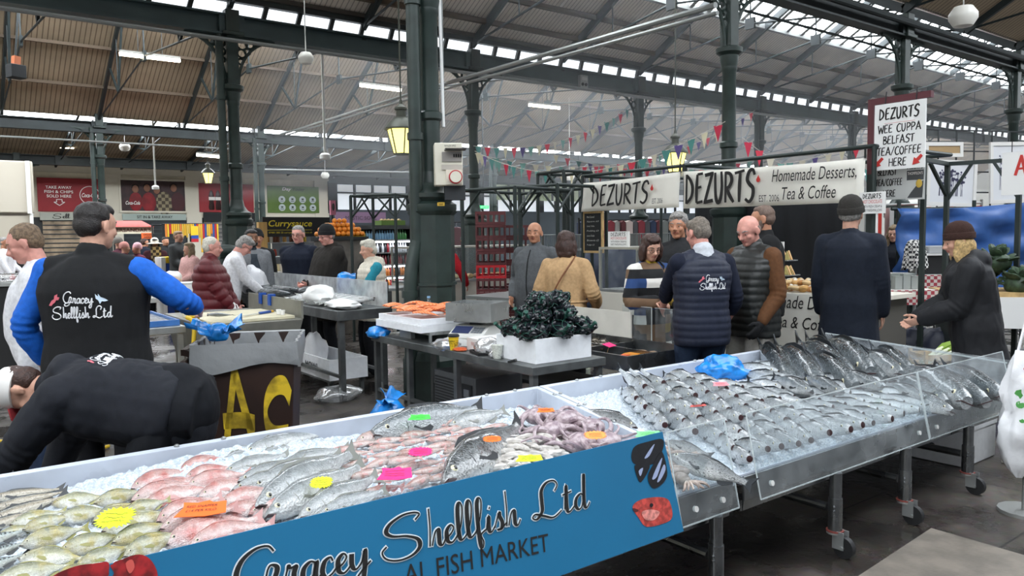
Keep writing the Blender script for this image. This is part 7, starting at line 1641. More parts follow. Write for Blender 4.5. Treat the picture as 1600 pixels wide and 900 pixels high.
def framed(label,lx,z,w_,h_,kind,tilt=.0):
 M_=gr.matrix_basis;q=M_@Vector((lx,-.05,z));t=thing('framed_print',label,'picture',q,gr.rotation_euler.z);t.rotation_euler=(0,tilt,gr.rotation_euler.z)
 FW=mat('frame_white','#d6d4cf',.5);mb=MB();k=.05
 mb.box2((0,-.03,0),(w_,0,k)).box2((0,-.03,h_-k),(w_,0,h_)).box2((0,-.03,k),(k,0,h_-k)).box2((w_-k,-.03,k),(w_,0,h_-k));mb.build('frame',FW,t);MB().box2((k,-.018,k),(w_-k,-.004,h_-k)).build('mount',mat('mount_white','#cfd0d2',.4),t)
 mb=MB();rg=random.Random(int(lx*100+z*10))
 if kind:
  for i in range(70):
   x=rg.uniform(.22,.78)*w_;zz=h_*rg.uniform(.45,.78);r_=rg.uniform(.008,.022);mb.cyl((x,-.0185,zz),(x,-.0205,zz),r_,n=8)
   if i<30:mb.bar((x,-.019,h_*.22),(x+rg.uniform(-.02,.02),-.019,zz),.003)
  mb.build('flower_print',mat('print_indigo','#3d3c58',.6),t)
 else:mb.box2((k,-.02,k),(w_-k,-.0185,h_-k)).build('kraft_back',mat('kraft','#a08660',.8),t)
framed('framed flower print with many dark heads, beside the hanging sign',.05,1.98,.82,.62,1,.03);framed('brown-backed frame above the flower print beside the hanging sign',.02,2.62,.62,.2,0,-.02);framed('low white framed print just over the tarpaulin beside the hanging sign',.0,1.66,.75,.28,1)
framed('tall framed print of a spotted tree behind the big red letter',1.12,2.0,.72,.84,1,-.03);framed('low white framed print just over the tarpaulin under the red letter',1.02,1.66,.85,.3,1)
q=dep(1352,380,12.0);t=thing('clothes_rack','rack of red and dark clothes behind the fringe-haired woman','rack',(q.x,q.y,0),-.9);MB().cyl((0,0,0),(0,0,2.1),.02,n=6).cyl((1.6,0,0),(1.6,0,2.1),.02,n=6).cyl((0,0,2.05),(1.6,0,2.05),.02,n=6).cyl((0,0,1.3),(1.6,0,1.3),.02,n=6).build('frame',GALV,t)
for i in range(18):c_=('#b52a2a','#2a2a2e','#8e2430','#b9b7b4','#c03a30','#3a3f46')[rp.randrange(6)];MB().box2((.05+i*.085,-.18,1.35 if i%2 else.6),(.11+i*.085,.18,2.0 if i%2 else 1.26)).build('garment',mat('garment_'+c_[1:],c_,.9),t)
GING=check_mat('gingham','#a8404a','#d9cfc8',26)
q=dep(1408,452,7.9);t=thing('gingham_tray','small table top with a red gingham edge in front of the fringe-haired woman','table',(q.x,q.y,0),-.6);MB().box2((-.26,-.2,1.03),(.26,.2,1.05)).build('top',mat('tray_top','#d7cdc8',.7),t);MB().box2((-.265,-.205,.97),(.265,-.2,1.05)).box2((-.265,.2,.97),(.265,.205,1.05)).box2((-.265,-.2,.97),(-.26,.2,1.05)).box2((.26,-.2,.97),(.265,.2,1.05)).build('gingham_edge',GING,t);MB().cyl((0,0,0),(0,0,1.03),.03,n=10).cyl((0,0,0),(0,0,.02),.2,n=14).build('pedestal',FR,t)
bx=None
for i in range(9):
 x,y,z=(i%3-1)*.085,(i//3%3-1)*.075,1.052;Mx=t.matrix_basis@Vector((x,y,z));hh=.13+.02*(i%2)
 o=MB().box2((-.038,-.033,0),(.038,.033,hh)).box2((-.042,-.037,hh),(.042,.037,hh+.006)).build('clear_food_box',mat('clear_box','#aab0ac',.25,alpha=.8),loc=Mx,rz=-.6);tag(o,'clear plastic food box stacked upright on the gingham-edged top','food box','clear food boxes on the gingham top')
q=dep(1462,452,9.2);t=thing('gingham_table','stall table with a red gingham cloth beyond the brown beanie','table',(q.x,q.y,0),-.75);MB().box2((-.45,-.3,1.10),(.45,.3,1.13)).build('top',WHITE,t);MB().box2((-.46,-.31,.78),(.46,-.30,1.13)).box2((-.46,-.3,.78),(-.45,.3,1.13)).build('gingham_cloth',GING,t);[MB().box2((x-.02,-.26,0),(x+.02,.26,1.1)).build('leg',FR,t) for x in (-.38,.38)]
q2=t.matrix_basis@Vector((.05,0,1.132));t=thing('till_stand','dark till box with a white folder on top, on the gingham table','box',q2,-.75);MB().box2((-.3,-.2,0),(.3,.2,.22)).build('case',BLACK,t,bevel=.01);MB().box2((-.32,-.22,.22),(.32,.22,.24)).build('shelf',WHITE,t);MB().box2((-.2,-.15,.241),(.25,.15,.33)).build('folder',mat('folder_grey','#a4a6a8',.5),t,bevel=.01)
q=dep(1428,440,9.0);t=thing('scarf_stand','metal stand draped with a black and white scarf','stand',(q.x,q.y,0));MB().cyl((0,0,0),(0,0,1.5),.03,n=10).cyl((0,0,0),(0,0,.02),.2,n=14).cyl((.06,.06,0),(.06,.06,1.4),.02,n=8).build('pole',STEEL,t);mb=MB();mb.grid(lambda i,j:((.04+.12*(j/8)**.5)*math.cos(i*PI/10)*(1+.2*math.sin(i*2.2+j)),(.04+.09*(j/8)**.5)*math.sin(i*PI/10)*(1+.2*math.sin(i*1.7)),1.54-.34*(j/8)**1.3-.03*(j>4)*math.sin(i*1.9)),20,9,closed_u=True);mb.f.append(tuple(range(19,-1,-1)));mb.mi.append(0);mb.build('scarf',check_mat('scarf_check','#1e1e22','#d9d7d3',34),t,smooth=60)
KAL=mat('kale_leaf','#31452f',.6,var=.4,vscale=25)
def kale(loc,label,r,seed):
 t=thing('kale_bunch',label,'vegetable',loc);rk=random.Random(seed);st=MB().ball((0,0,r*.3),(r*.7,r*.7,r*.55),12,8);st.build('heart',KAL,t);mb=MB()
 for i in range(26):
  a=rk.random()*6.28;e=rk.uniform(.1,1.3);d_=Vector((math.cos(a)*math.cos(e),math.sin(a)*math.cos(e),math.sin(e)));M_=Matrix((d_.cross(Vector((0,0,1.01))).normalized(),d_.cross(d_.cross(Vector((0,0,1.01)))).normalized(),d_)).transposed();mb.ball(d_*r*.72+Vector((0,0,r*.3)),(r*.30,r*.10,r*.34),7,5,M=M_)
 mb.build('leaves',KAL,t);return t
q=dep(1592,450,7.6);t=thing('produce_table','table of greens at the edge beyond the black hooded coat','table',(q.x,q.y,0),-.9);MB().box2((-.7,-.35,1.0),(.9,.45,1.04)).build('top',WOODY,t);[MB().box2((x,-.3,0),(x+.06,.4,1.0)).build('leg',FR,t) for x in (-.64,.78)];MB().box2((-.7,-.36,.7),(.9,-.35,1.0)).build('white_skirt',WHITE,t)
for i,(x,y,z) in enumerate(((-.45,-.1,1.045),(-.05,-.15,1.045),(.35,-.1,1.045),(-.25,.2,1.045),(.15,.2,1.045),(-.2,0,1.26),(.2,.02,1.26))):kale(t.matrix_basis@Vector((x,y,z)),'dark green kale bunch heaped on the produce table, '+('bottom layer nearest the black coat','bottom layer in the middle','bottom layer at the edge','bottom layer behind, nearest the tarpaulin','bottom layer behind, at the edge','upper layer nearest the tarpaulin','upper layer at the edge')[i],.19,i)
q=dep(1466,560,7.0);t=thing('leek_crate','slatted wooden crate of leeks beside the black hooded coat','crate',(q.x,q.y,.30),-.62);mb=MB()
for z in (.01,.09,.17):mb.box2((-.2,-.14,z),(.2,-.128,z+.055)).box2((-.2,.128,z),(.2,.14,z+.055)).box2((-.2,-.13,z),(-.188,.13,z+.055)).box2((.188,-.13,z),(.2,.13,z+.055))
mb.box2((-.2,-.14,0),(.2,.14,.01));mb.build('slats',WOODY,t)
for x in (-.19,.19):
 for y in (-.13,.13):MB().box2((x-.014,y-.014,0),(x+.014,y+.014,.26)).build('corner_post',WOODY,t)
lq=None
for i in range(5):
 if lq is None:lq=MB().tube([(-.22,0,0),(-.05,0,.004),(.1,0,.01)],[.018,.016,.017],8).build('leek',mat('leek_white','#d3d6b8',.5));MB().prism([(-.02,-.016),(.14,-.04),(.2,0),(.14,.04),(-.02,.016)],(.09,0,.004),(1,0,0),(0,1,.0),.012).build('leaf',mat('leek_green','#7d9a3c',.5),lq);o=lq
 else:o=dup(lq)
 o.location=t.matrix_basis@Vector((0,-.08+.04*i,.20+.02*(i%2)));o.rotation_euler=(0,-.28,-.4+.08*i);tag(o,'leek with a pale stem lying across the wooden crate','leek','leeks in the wooden crate')
t=thing('dark_crate','dark plastic crate under the leek crate','crate',(q.x,q.y,0),-.62);MB().box2((-.22,-.16,0),(.22,.16,.28)).build('body',DARK,t,bevel=.01);MB().box2((-.23,-.17,.28),(.23,.17,.295)).build('rim',DARK,t)
for i,(px,d,r) in enumerate(((1432,8.3,.22),(1462,8.0,.22))):crumple('navy_holdall',('navy quilted bag on the floor, nearer the overcoat','navy quilted bag on the floor, nearer the leek crate')[i],(*dep(px,500,d).xy,.002),(r,r,.34),mat('holdall_navy','#1a2136',.5,bump=.4,bscale=14),120+i)
t=thing('fish_carton','white polystyrene carton with grey lettering under the far end of the salmon table','box',(5.62,2.30,.002));MB().box2((0,0,0),(.5,.95,.24)).build('box',FOAM,t,bevel=.01);MB().box2((-.006,-.006,.24),(.506,.956,.30)).build('lid',FOAM,t,bevel=.008);text('lettering','k Salmon',mat('print_grey','#3c4044'),t,(-.001,.62,.08),YN,ZA,w=.42,h=.085,bold=.01)
t=thing('cardboard_box','pale box with a printed label standing behind the end leg of the salmon table','box',(5.95,1.80,.002));MB().box2((0,0,0),(.42,.4,.42)).build('box',mat('carton_pale','#b9b5ab',.7),t,bevel=.004);MB().box2((-.002,.06,.2),(0,.2,.36)).build('label',WHITE,t);mb=MB()
for i in range(7):mb.box2((-.003,.08+i*.014,.22),(-.002,.086+i*.014,.28))
mb.build('barcode',PAPERBLACK,t)
t=thing('white_carton','white carton on top of the lettered polystyrene carton','box',(5.68,2.36,.306));MB().box2((0,0,0),(.42,.8,.17)).build('box',mat('carton_white','#dcdad8'),t,bevel=.006);MB().box2((-.002,.34,0),(.422,.40,.171)).build('tape',mat('tape_tan','#b9a27a',.4),t)
q=dep(1592,745,4.35);t=thing('carrier_bag','white plastic carrier bag with faint red and green print hanging at the edge','bag',(q.x,q.y,.22));mb=MB()
def CB(i,j):
 u=j/15;a=2*PI*i/24;r=(.02,.06,.09,.105,.115,.12,.125,.125,.12,.12,.115,.11,.10,.09,.075,.05)[j];k=1+.12*math.sin(a*3+u*5)+.09*math.sin(a*7+u*9)+.4*noise.noise((math.cos(a)*1.6,math.sin(a)*1.6,u*7));return (r*k*math.cos(a)+.02*u,r*.8*k*math.sin(a),.74*u)
mb.grid(CB,24,16,closed_u=True);ob=mb.build('bag_body',BAGWHITE,t,smooth=60);MB().tube(smoothpts([(-.02,.02,.72),(.02,.01,.84),(.06,0,.93),(.06,-.02,.84),(.05,-.02,.72)],4),.008,6).build('handle',BAGWHITE,t)
bv=BVHTree.FromPolygons([v.co.copy() for v in ob.data.vertices],[tuple(f_.vertices) for f_ in ob.data.polygons])
def dab(cx,cz,rr_,m,nm):
 mb=MB();pts=[]
 for k in range(10):
  a=k*PI/5;h_=bv.ray_cast(Vector((-.62,-.8,0))*.6+Vector((.8,-.6,0))*(cx+rr_*math.cos(a))+Vector((0,0,cz+rr_*math.sin(a))),Vector((.62,.8,0)))
  if h_[0] is None:return
  pts.append(h_[0]+h_[1]*.002)
 mb.add(pts,[tuple(range(10))]);mb.build(nm,m,t,smooth=0)
for (x,z,r_,c_) in ((-.04,.50,.03,'g'),(-.055,.44,.02,'g'),(-.03,.56,.012,'g'),(-.02,.64,.012,'r'),(-.01,.60,.010,'r'),(-.05,.35,.012,'g')):dab(x,z,r_,mat('print_leaf','#4d9a4a',.6) if c_=='g' else mat('print_rose','#c2546a',.6),'green_print' if c_=='g' else 'red_print')
t=thing('stall_pole','steel pole at the edge from which the white carrier bag hangs','pole',(q.x+.06,q.y-.015,0));MB().cyl((0,0,0),(0,0,1.9),.018,n=10).build('pole',GALV,t);MB().cyl((0,0,0),(0,0,.02),.14,n=14).build('foot',GALV,t);MB().cyl((0,0,1.13),(0,-.05,1.16),.008,n=6).build('hook',STEEL,t)
# people
SKIN={k:mat('skin_'+k,c,.5,var=.07,vscale=30,spec=.4) for k,c in (('fair','#c99a84'),('pink','#cf9486'),('tan','#b98468'),('brown','#7d563f'))}
def remesh(mb,vox,smooth=4,fac=.5,disp=None):
 """fuse overlapping closed shells into one continuous surface"""
 me=bpy.data.meshes.new('tmp');me.from_pydata(mb.v,[],mb.f);ob=bpy.data.objects.new('tmp',me);COL.objects.link(ob)
 md=ob.modifiers.new('r','REMESH');md.mode='VOXEL';md.voxel_size=vox;md.adaptivity=0
 if smooth:sm=ob.modifiers.new('s','SMOOTH');sm.factor=fac;sm.iterations=smooth
 bpy.context.view_layer.update();out=bpy.data.meshes.new_from_object(ob.evaluated_get(bpy.context.evaluated_depsgraph_get()))
 bpy.data.objects.remove(ob);bpy.data.meshes.remove(me)
 if disp:
  out.update();ns=[v.normal.copy() for v in out.vertices]
  for v,n in zip(out.vertices,ns):v.co=v.co+n*disp(v.co,n)
 return out
def finish(me,name,mats,parent):
 me.name=name;me.materials.clear()
 for q in (mats if isinstance(mats,(list,tuple)) else [mats]):me.materials.append(q)
 me.polygons.foreach_set('use_smooth',[True]*len(me.polygons));me.update()
 o=bpy.data.objects.new(name,me);COL.objects.link(o);o.parent=parent;return o
def limb(mb,pts,rad,n=12):
 """closed tapered limb with rounded ends"""
 P=smoothpts(pts,5);k=len(pts)-1;rr=[]
 for i in range(len(P)):
  t=i/(len(P)-1)*k;j=min(int(t),k-1);f=t-j;rr.append(rad[j]+(rad[j+1]-rad[j])*f)
 mb.tube(P,rr,n);mb.ball(P[0],rr[0],n,8);mb.ball(P[-1],rr[-1],n,8)
def ik(a,b,l1,l2,pole):
 """elbow or knee between a and b; b is pulled in if too far"""
 d=b-a;D=d.length;mx=(l1+l2)*.995
 if D>mx:b=a+d*(mx/D);d=b-a;D=mx
 x=(l1*l1-l2*l2+D*D)/(2*D);h=math.sqrt(max(0,l1*l1-x*x));u=d/D;p=pole-u*pole.dot(u);p.normalize();return a+u*x+p*h,b
def rings_loft(mb,rings,n=20):
 """rings: (centre, x axis half vector, y axis half vector) ; superellipse sections"""
 vs=[];k=len(rings)
 for c,ax,ay in rings:
  for i in range(n):
   a=2*PI*i/n;ca,sa=math.cos(a),math.sin(a)
   vs.append(c+ax*math.copysign(abs(ca)**.82,ca)+ay*math.copysign(abs(sa)**.82,sa))
 mb.add(vs,[(i*n+j,i*n+(j+1)%n,(i+1)*n+(j+1)%n,(i+1)*n+j) for i in range(k-1) for j in range(n)]+[tuple(range(n-1,-1,-1)),tuple(range((k-1)*n,k*n))])
class Person:
 """local axes: +x the person's right... seen from behind; +y forwards; z up. All sizes for height 1.75, scaled by s."""
 def __init__(p,label,loc,face,h=1.75,skin='fair',lean=0.,twist=0.,hips=None,feet=None,lh=None,rh=None,head=(0,0,0),build=1.,belly=0.,lpole=None,rpole=None,kneepole=None,name='person',vox=.011,grip=(.5,.5),group=None,width=1.):
  s=h/1.75;p.s=s;p.vox=vox;p.b=build;p.w=width
  p.root_loc=Vector((loc[0],loc[1],loc[2] if len(loc)>2 else 0))
  d=Vector((p.root_loc.x,p.root_loc.y,0)).normalized();r=Vector((d.y,-d.x,0));fa=math.radians(face)
  fd=-d*math.cos(fa)+r*math.sin(fa)
  p.rz=math.atan2(-fd.x,fd.y)
  V=lambda*q:Vector(q)*s
  p.hip=V(*hips) if hips else V(0,-.02,.93)
  Rl=Matrix.Rotation(-lean,3,'X')@Matrix.Rotation(twist,3,'Z');p.R=Rl
  p.up=Rl@Vector((0,0,1));p.fw=Rl@Vector((0,1,0));p.rt=Rl@Vector((1,0,0))
  sp=lambda z,y=0.,x=0.:p.hip+p.up*(z*s)+p.fw*(y*s)+p.rt*(x*s)
  p.sp=sp
  p.neck=sp(.532,-.01);
  hy,hp,hr=[math.radians(q) for q in head]
  p.HR=Rl@Matrix.Rotation(hy,3,'Z')@Matrix.Rotation(-hp,3,'X')@Matrix.Rotation(hr,3,'Y')
  if lean>.6:p.HR=Matrix.Rotation(-lean*.9,3,'X')@Matrix.Rotation(hy,3,'Z')@Matrix.Rotation(-hp,3,'X')
  p.headc=p.neck+p.up*(.035*s)+(p.HR@Vector((0,.025,.112)))*s
  p.shl=[sp(.452,-.005,-.172*p.w*(.6+.4*build)),sp(.452,-.005,.172*p.w*(.6+.4*build))]
  p.arms=[]
  for i,(tg,pole) in enumerate(((lh,lpole),(rh,rpole))):
   a=p.shl[i];sg=(-1,1)[i]
   b=V(*tg) if tg else a+V(sg*.06,.03,-.53)
   po=Vector(pole) if pole else Vector((sg*.5,-1,-.2))
   e,b=ik(a,b,.285*s,.25*s,po);p.arms.append((a,e,b))
  p.hipj=[p.hip+p.rt*(-.095*s),p.hip+p.rt*(.095*s)]
  ft=feet or ((-.11,.02,0),(.11,.0,0));p.legs=[]
  for i in (0,1):
   a=p.hipj[i];b=V(ft[i][0],ft[i][1],ft[i][2]+.085);kp=Vector(kneepole[i]) if kneepole else Vector((0,1,.1));k,b=ik(a,b,.435*s,.42*s,kp);p.legs.append((a,k,b))
  p.grip=grip;p.belly=belly
  # the body: one continuous skin
  mb=MB();p.torso(mb,0);p.head(mb)
  for i in (0,1):p.arm(mb,i,0);p.hand(mb,i);p.leg(mb,i,0)
  me=remesh(mb,vox*.62,2,.4)
  p.skinmat=SKIN[skin]
  p.root=finish(me,name,[p.skinmat,mat('lips_'+skin,{'fair':'#a8685e','pink':'#ad6660','tan':'#8d5346','brown':'#5c3630'}[skin],.45)],None)
  p.root.location=p.root_loc;p.root.rotation_euler=(0,0,p.rz);tag(p.root,label,'person',group)
  c=p.headc+(p.HR@Vector((0,.088,-.052)))*s;ax=p.HR@Vector((1,0,0));az=p.HR@Vector((0,0,1));ay=p.HR@Vector((0,1,0))
  for q in me.polygons:
   v=q.center-c
   if abs(v.dot(ax))<.024*s and abs(v.dot(az))<.008*s and abs(v.dot(ay))<.03*s:q.material_index=1
  p.eyes()
 def T(p,z,w,d,y=0.,off=0.):
  s=p.s;b=p.b;return (p.sp(z,y),p.rt*((w*b*p.w+off)*s),p.fw*((d*b+off)*s))
 def torso(p,mb,off,z0=-.12,flare=0.,top=True,sleeves=True):
  be=p.belly;R_=[]
  if z0<-.12:
   for i in range(3):f=i/3;R_.append(p.T(z0+(-.12-z0)*f,.165+flare*(1-f),.115+flare*(1-f)*.8,.0,off))
  R_+=[p.T(max(z0,-.12),.168,.118,0,off),p.T(.0,.172,.122+be*.3,be*.25,off),p.T(.12,.158,.112+be*.7,be*.55,off),p.T(.24,.162,.114+be*.6,be*.4,off),p.T(.36,.178,.122+be*.2,.005,off),p.T(.43,.168,.108,.0,off)]
  if top:R_+=[p.T(.475,.135,.090,-.005,off*.8),p.T(.508,.085,.072,-.008,off*.7),p.T(.53,.06,.06,-.008,off*.6)]
  rings_loft(mb,R_)
  for i in (0,1):
   a=p.arms[i][0];n_=p.sp(.50,-.01);r=(.050*p.b+off*.75)*p.s
   if not sleeves:a=a.lerp(n_,.16);r*=.95
   limb(mb,[n_,n_.lerp(a,.5)+p.up*.006,a],[.052*p.s+off*.5,.052*p.s+off*.6,r],12)
 def arm(p,mb,i,off,t0=0.,t1=1.,cuff=0.):
  a,e,w=p.arms[i];s=p.s;b=p.b;r=[.056*b,.052*b,.042*b,.039*b,.028]
  P=[a,a.lerp(e,.5),e,e.lerp(w,.5),e.lerp(w,t1)]
  limb(mb,P,[(q+off+(cuff if k_==4 else 0))*s for k_,q in enumerate(r)])
 def leg(p,mb,i,off,t1=1.):
  a,k,f=p.legs[i];s=p.s;b=p.b;r=[.088*b,.078*b,.056,.052,.038]
  limb(mb,[a,a.lerp(k,.5),k,k.lerp(f,.45),k.lerp(f,t1)],[(q+off)*s for q in r])
  if off==0:mb.ball(f+(f-k).normalized()*.03*s,.045*s,8,6)
 def head(p,mb):
  s=p.s;H=p.HR;c=p.headc
  def B(o,r,n=14,m=10,M=None):mb.ball(c+(H@Vector(o))*s,[q*s for q in r],n,m,M=H if M is None else H@M)
  B((0,-.012,.030),(.076,.094,.086),18,12);B((0,.022,-.035),(.060,.066,.074));B((0,.050,-.082),(.036,.034,.028));B((0,.030,.022),(.066,.062,.062))
  B((-.034,.056,-.022),(.026,.026,.026));B((.034,.056,-.022),(.026,.026,.026));B((0,.070,.026),(.050,.018,.016));B((0,.074,-.052),(.026,.017,.017))
  mb.tube([c+(H@Vector(q))*s for q in ((0,.078,.018),(0,.094,-.006),(0,.108,-.024),(0,.096,-.034))],[q*s for q in (.009,.011,.0145,.010)],8)
  for g in (-1,1):
   B((g*.011,.092,-.028),(.010,.012,.009),8,6)
   M=Matrix.Rotation(g*.35,3,'Z')@Matrix.Rotation(-.2,3,'X');B((g*.079,-.012,-.002),(.008,.022,.034),10,8,M);B((g*.076,-.006,-.026),(.008,.012,.014),8,6)
   mb.tube([c+(H@Vector(q))*s for q in ((g*.010,.078,.024),(g*.030,.074,.029),(g*.050,.060,.022))],[.007*s,.008*s,.006*s],6)
  mb.tube([c+(H@Vector(q))*s for q in ((-.020,.084,-.050),(0,.0915,-.047),(.020,.084,-.050))],[.004*s,.006*s,.004*s],6);mb.tube([c+(H@Vector(q))*s for q in ((-.018,.083,-.059),(0,.090,-.061),(.018,.083,-.059))],[.004*s,.0065*s,.004*s],6)
  limb(mb,[p.sp(.47,-.012),p.neck+p.up*.01*s,c+(H@Vector((0,-.02,-.055)))*s],[.062*s,.056*s,.056*s],14)
 def eyes(p):
  s=p.s;c=p.headc;H=p.HR
  for g in (-1,1):
   mb=MB();o=c+(H@Vector((g*.031,.0665,.004)))*s;mb.ball(o,.0128*s,10,8);mb.mat(1).ball(o+(H@Vector((0,.0085,-.001)))*s,.0068*s,8,6);mb.build('eye',[mat('eye_white','#d8d2c8',.2),mat('eye_iris','#2b2019',.15)],p.root)
 def brows(p,m):
  s=p.s;c=p.headc;H=p.HR
  for g in (-1,1):MB().tube([c+(H@Vector(q))*s for q in ((g*.012,.088,.026),(g*.032,.084,.033),(g*.052,.066,.027))],[.0035*s,.005*s,.003*s],6).build('eyebrow',m,p.root)
 def hand(p,mb,i):
  a,e,w=p.arms[i];s=p.s;d=(w-e).normalized();g=(-1,1)[i];curl=p.grip[i]
  side=d.cross(Vector((0,0,1)));
  if side.length<.3:side=Vector((0,1,0))-d*d.y
  fwd=Vector((0,1,0))-d*d.dot(Vector((0,1,0)))
  if fwd.length<.35:fwd=Vector((0,0,1))-d*d.z
  fwd.normalize();nrm=d.cross(fwd).normalized();nrm=nrm if nrm.x*-g>0 or abs(nrm.x)<.2 else -nrm
  P=w+d*.05*s
  Mx=Matrix((fwd,nrm,d)).transposed();mb.ball(P,(.040*s,.017*s,.052*s),12,8,M=Mx);limb(mb,[w-d*.02*s,w+d*.03*s],[.027*s,.026*s],10)
  for k,(o,L) in enumerate(((.030,.068),(.010,.078),(-.010,.073),(-.029,.058))):
   b0=P+d*.040*s+fwd*o*s;v=d.copy();pts=[b0-d*.02*s,b0];q=b0
   for j in range(3):v=(v+nrm*(curl*(.55+.2*j))).normalized();q=q+v*L*s*(.42,.33,.25)[j];pts.append(q)
   mb.tube(pts,[.0098*s,.0098*s,.009*s,.0082*s,.0062*s],7);mb.ball(pts[-1],.0066*s,7,5)
  t0=P-d*.012*s+fwd*.032*s;t1=t0+(fwd*.9+d*.6+nrm*.3).normalized()*.034*s;t2=t1+(fwd*.15+d+nrm*(.3+curl*.7)).normalized()*.034*s
  mb.tube([t0-fwd*.012*s,t0,t1,t2],[.012*s,.0125*s,.011*s,.008*s],7);mb.ball(t2,.008*s,7,5)
  # clothes
 def fold(p,amp=.006,quilt=None,q_amp=.008,arms_q=True):
  sd=p.root_loc.x*3.3+p.root_loc.y
  def f(co,n):
   w_=Vector((co.x*9+sd,co.y*9,co.z*4.5));v=amp*(1.3*noise.noise(w_)+.8*abs(noise.noise(w_*2.1)))
   for a,e,w in p.arms:
    dl=(co-e).length
    if dl<.11:v+=amp*.9*math.sin((co-e).dot((w-a).normalized())*150)*(1-dl/.11)
   if quilt:
    best=None
    for a,e,w in p.arms:
     for A,B in ((a,e),(e,w)):
      d=B-A;t=max(0,min(1,(co-A).dot(d)/d.dot(d)));dd=(co-(A+d*t)).length
      if dd<.085*p.s and (best is None or dd<best[0]):best=(dd,t*d.length+(0 if A is a else (e-a).length))
    t_=best[1] if best and arms_q else (co-p.hip).dot(p.up)
    v+=q_amp*(abs(math.sin(PI*t_/quilt))**.6-.6)
   return v
  return f
 def top(p,name,m,off=.012,z0=-.16,flare=.0,sleeves=True,hood=False,collar=.0,disp=None,vox=None,t1=.97,cuff=0.,mats=None,smooth=5,collar_r=.0,extra=()):
  mb=MB();p.torso(mb,off,z0,flare,True,sleeves)
  for o_,r_ in extra:mb.ball(p.hip+Vector(o_)*p.s,[q*p.s for q in r_],16,10)
  if sleeves:
   for i in (0,1):p.arm(mb,i,off*.9,t1=t1,cuff=cuff)
  s=p.s
  if collar:limb(mb,[p.sp(.48,-.012),p.sp(.505+collar*.75,-.008)],[(.076+collar_r+off*.3)*s,(.064+collar_r+off*.3)*s],16)
  if hood:mb.ball(p.sp(.50,-.10),(.13*s,.075*s,.085*s),14,8,M=p.R);mb.ball(p.sp(.53,-.055),(.115*s,.075*s,.07*s),14,8,M=p.R)
  me=remesh(mb,vox or p.vox,smooth,.5,disp or p.fold());o=finish(me,name,mats or m,p.root);return o
 def sleeve(p,i,m,off=.010,t0=0.,t1=.97,name='sleeve',disp=None,cuff=0.):
  mb=MB();p.arm(mb,i,off,t1=t1,cuff=cuff);return finish(remesh(mb,p.vox*.9,4,.5,disp or p.fold(.006)),name,m,p.root)
 def trousers(p,m,off=.014,name='trousers',flare=.0,up=False):
  mb=MB();R_=[p.T(-.15,.17,.12,0,off),p.T(-.05,.174,.124,0,off),p.T(.06,.165,.115+p.belly*.4,p.belly*.25,off)];R_+=[p.T(.13,.150,.108+p.belly*.5,p.belly*.35,off*.5)];rings_loft(mb,R_)
  if up:mb.ball(p.hip+Vector((0,-.02,-.01))*p.s,[q*p.s for q in (.215,.20,.215)],16,10)
  for i in (0,1):
   a,k,f=p.legs[i];s=p.s;limb(mb,[a,a.lerp(k,.5),k,k.lerp(f,.5),k.lerp(f,1.0)],[(q+off)*s for q in (.090*p.b,.080*p.b,.062,.060,.058+flare)])
  return finish(remesh(mb,p.vox*1.15,4,.5,p.fold(.007)),name,m,p.root)
 def shoes(p,m):
  s=p.s
  for i in (0,1):
   a,k,f=p.legs[i];b=Vector((f.x,f.y,f.z));mb=MB();z=f.z-.085*s
   mb.ball((b.x,b.y+.06*s,z+.045*s),(.046*s,.125*s,.042*s),14,8);mb.ball((b.x,b.y-.01*s,z+.07*s),(.042*s,.055*s,.06*s),12,8);mb.box((b.x,b.y+.05*s,z+.016*s),(.088*s,.25*s,.028*s))
   finish(remesh(mb,.012,3),'shoe',m,p.root)
 def hair(p,m,style='short',name='hair',recede=0.,vox=.008):
  s=p.s;c=p.headc;H=p.HR;mb=MB()
  def B(o,r,M=None):mb.ball(c+(H@Vector(o))*s,[q*s for q in r],16,10,M=H if M is None else H@M)
  if style=='short':B((0,-.026,.050),(.082,.088,.075));B((0,-.052,.008),(.076,.062,.072));B((0,.012-recede,.082),(.066,.066,.038))
  elif style=='fringe':B((0,-.054,.004),(.074,.058,.066));B((0,-.035,.045),(.080,.080,.060))
  elif style=='band':B((0,-.062,-.012),(.070,.046,.050));B((-.058,-.03,-.005),(.022,.042,.04));B((.058,-.03,-.005),(.022,.042,.04))
  elif style=='full':B((0,-.018,.056),(.086,.096,.080));B((0,-.05,.0),(.082,.066,.082));B((0,.030,.092),(.066,.058,.034))
  elif style=='bob':B((0,-.022,.048),(.092,.098,.088));B((0,-.05,-.03),(.100,.072,.115));B((-.078,-.005,-.04),(.032,.058,.095));B((.078,-.005,-.04),(.032,.058,.095));B((0,.035,.095),(.068,.054,.030));B((0,-.062,-.10),(.088,.05,.055))
  elif style=='long':B((0,-.022,.048),(.090,.096,.086));B((0,-.05,-.05),(.092,.064,.12));B((0,-.07,-.15),(.082,.045,.11));B((-.076,.0,-.04),(.026,.050,.10));B((.076,.0,-.04),(.026,.050,.10));B((0,.040,.088),(.066,.050,.030));B((-.07,.03,-.13),(.03,.03,.09));B((.07,.03,-.13),(.03,.03,.09))
  elif style=='sides':B((-.07,-.0,-.05),(.026,.05,.10));B((.07,-.0,-.05),(.026,.05,.10));B((0,-.055,-.05),(.082,.055,.10));B((-.065,.045,-.11),(.03,.03,.07));B((.065,.045,-.11),(.03,.03,.07))
  sd=p.root_loc.x*7
  def f(co,n):
   q=co-c;cu=6 if style!='bob' else 5;return.005*noise.noise(Vector((q.x*55+sd,q.y*55,q.z*22)))+(.009 if style in ('bob','long','full') else.004)*noise.noise(Vector((q.x*20+sd,q.y*20,q.z*14)))
  return finish(remesh(mb,vox,2,.5,f),name,m,p.root)
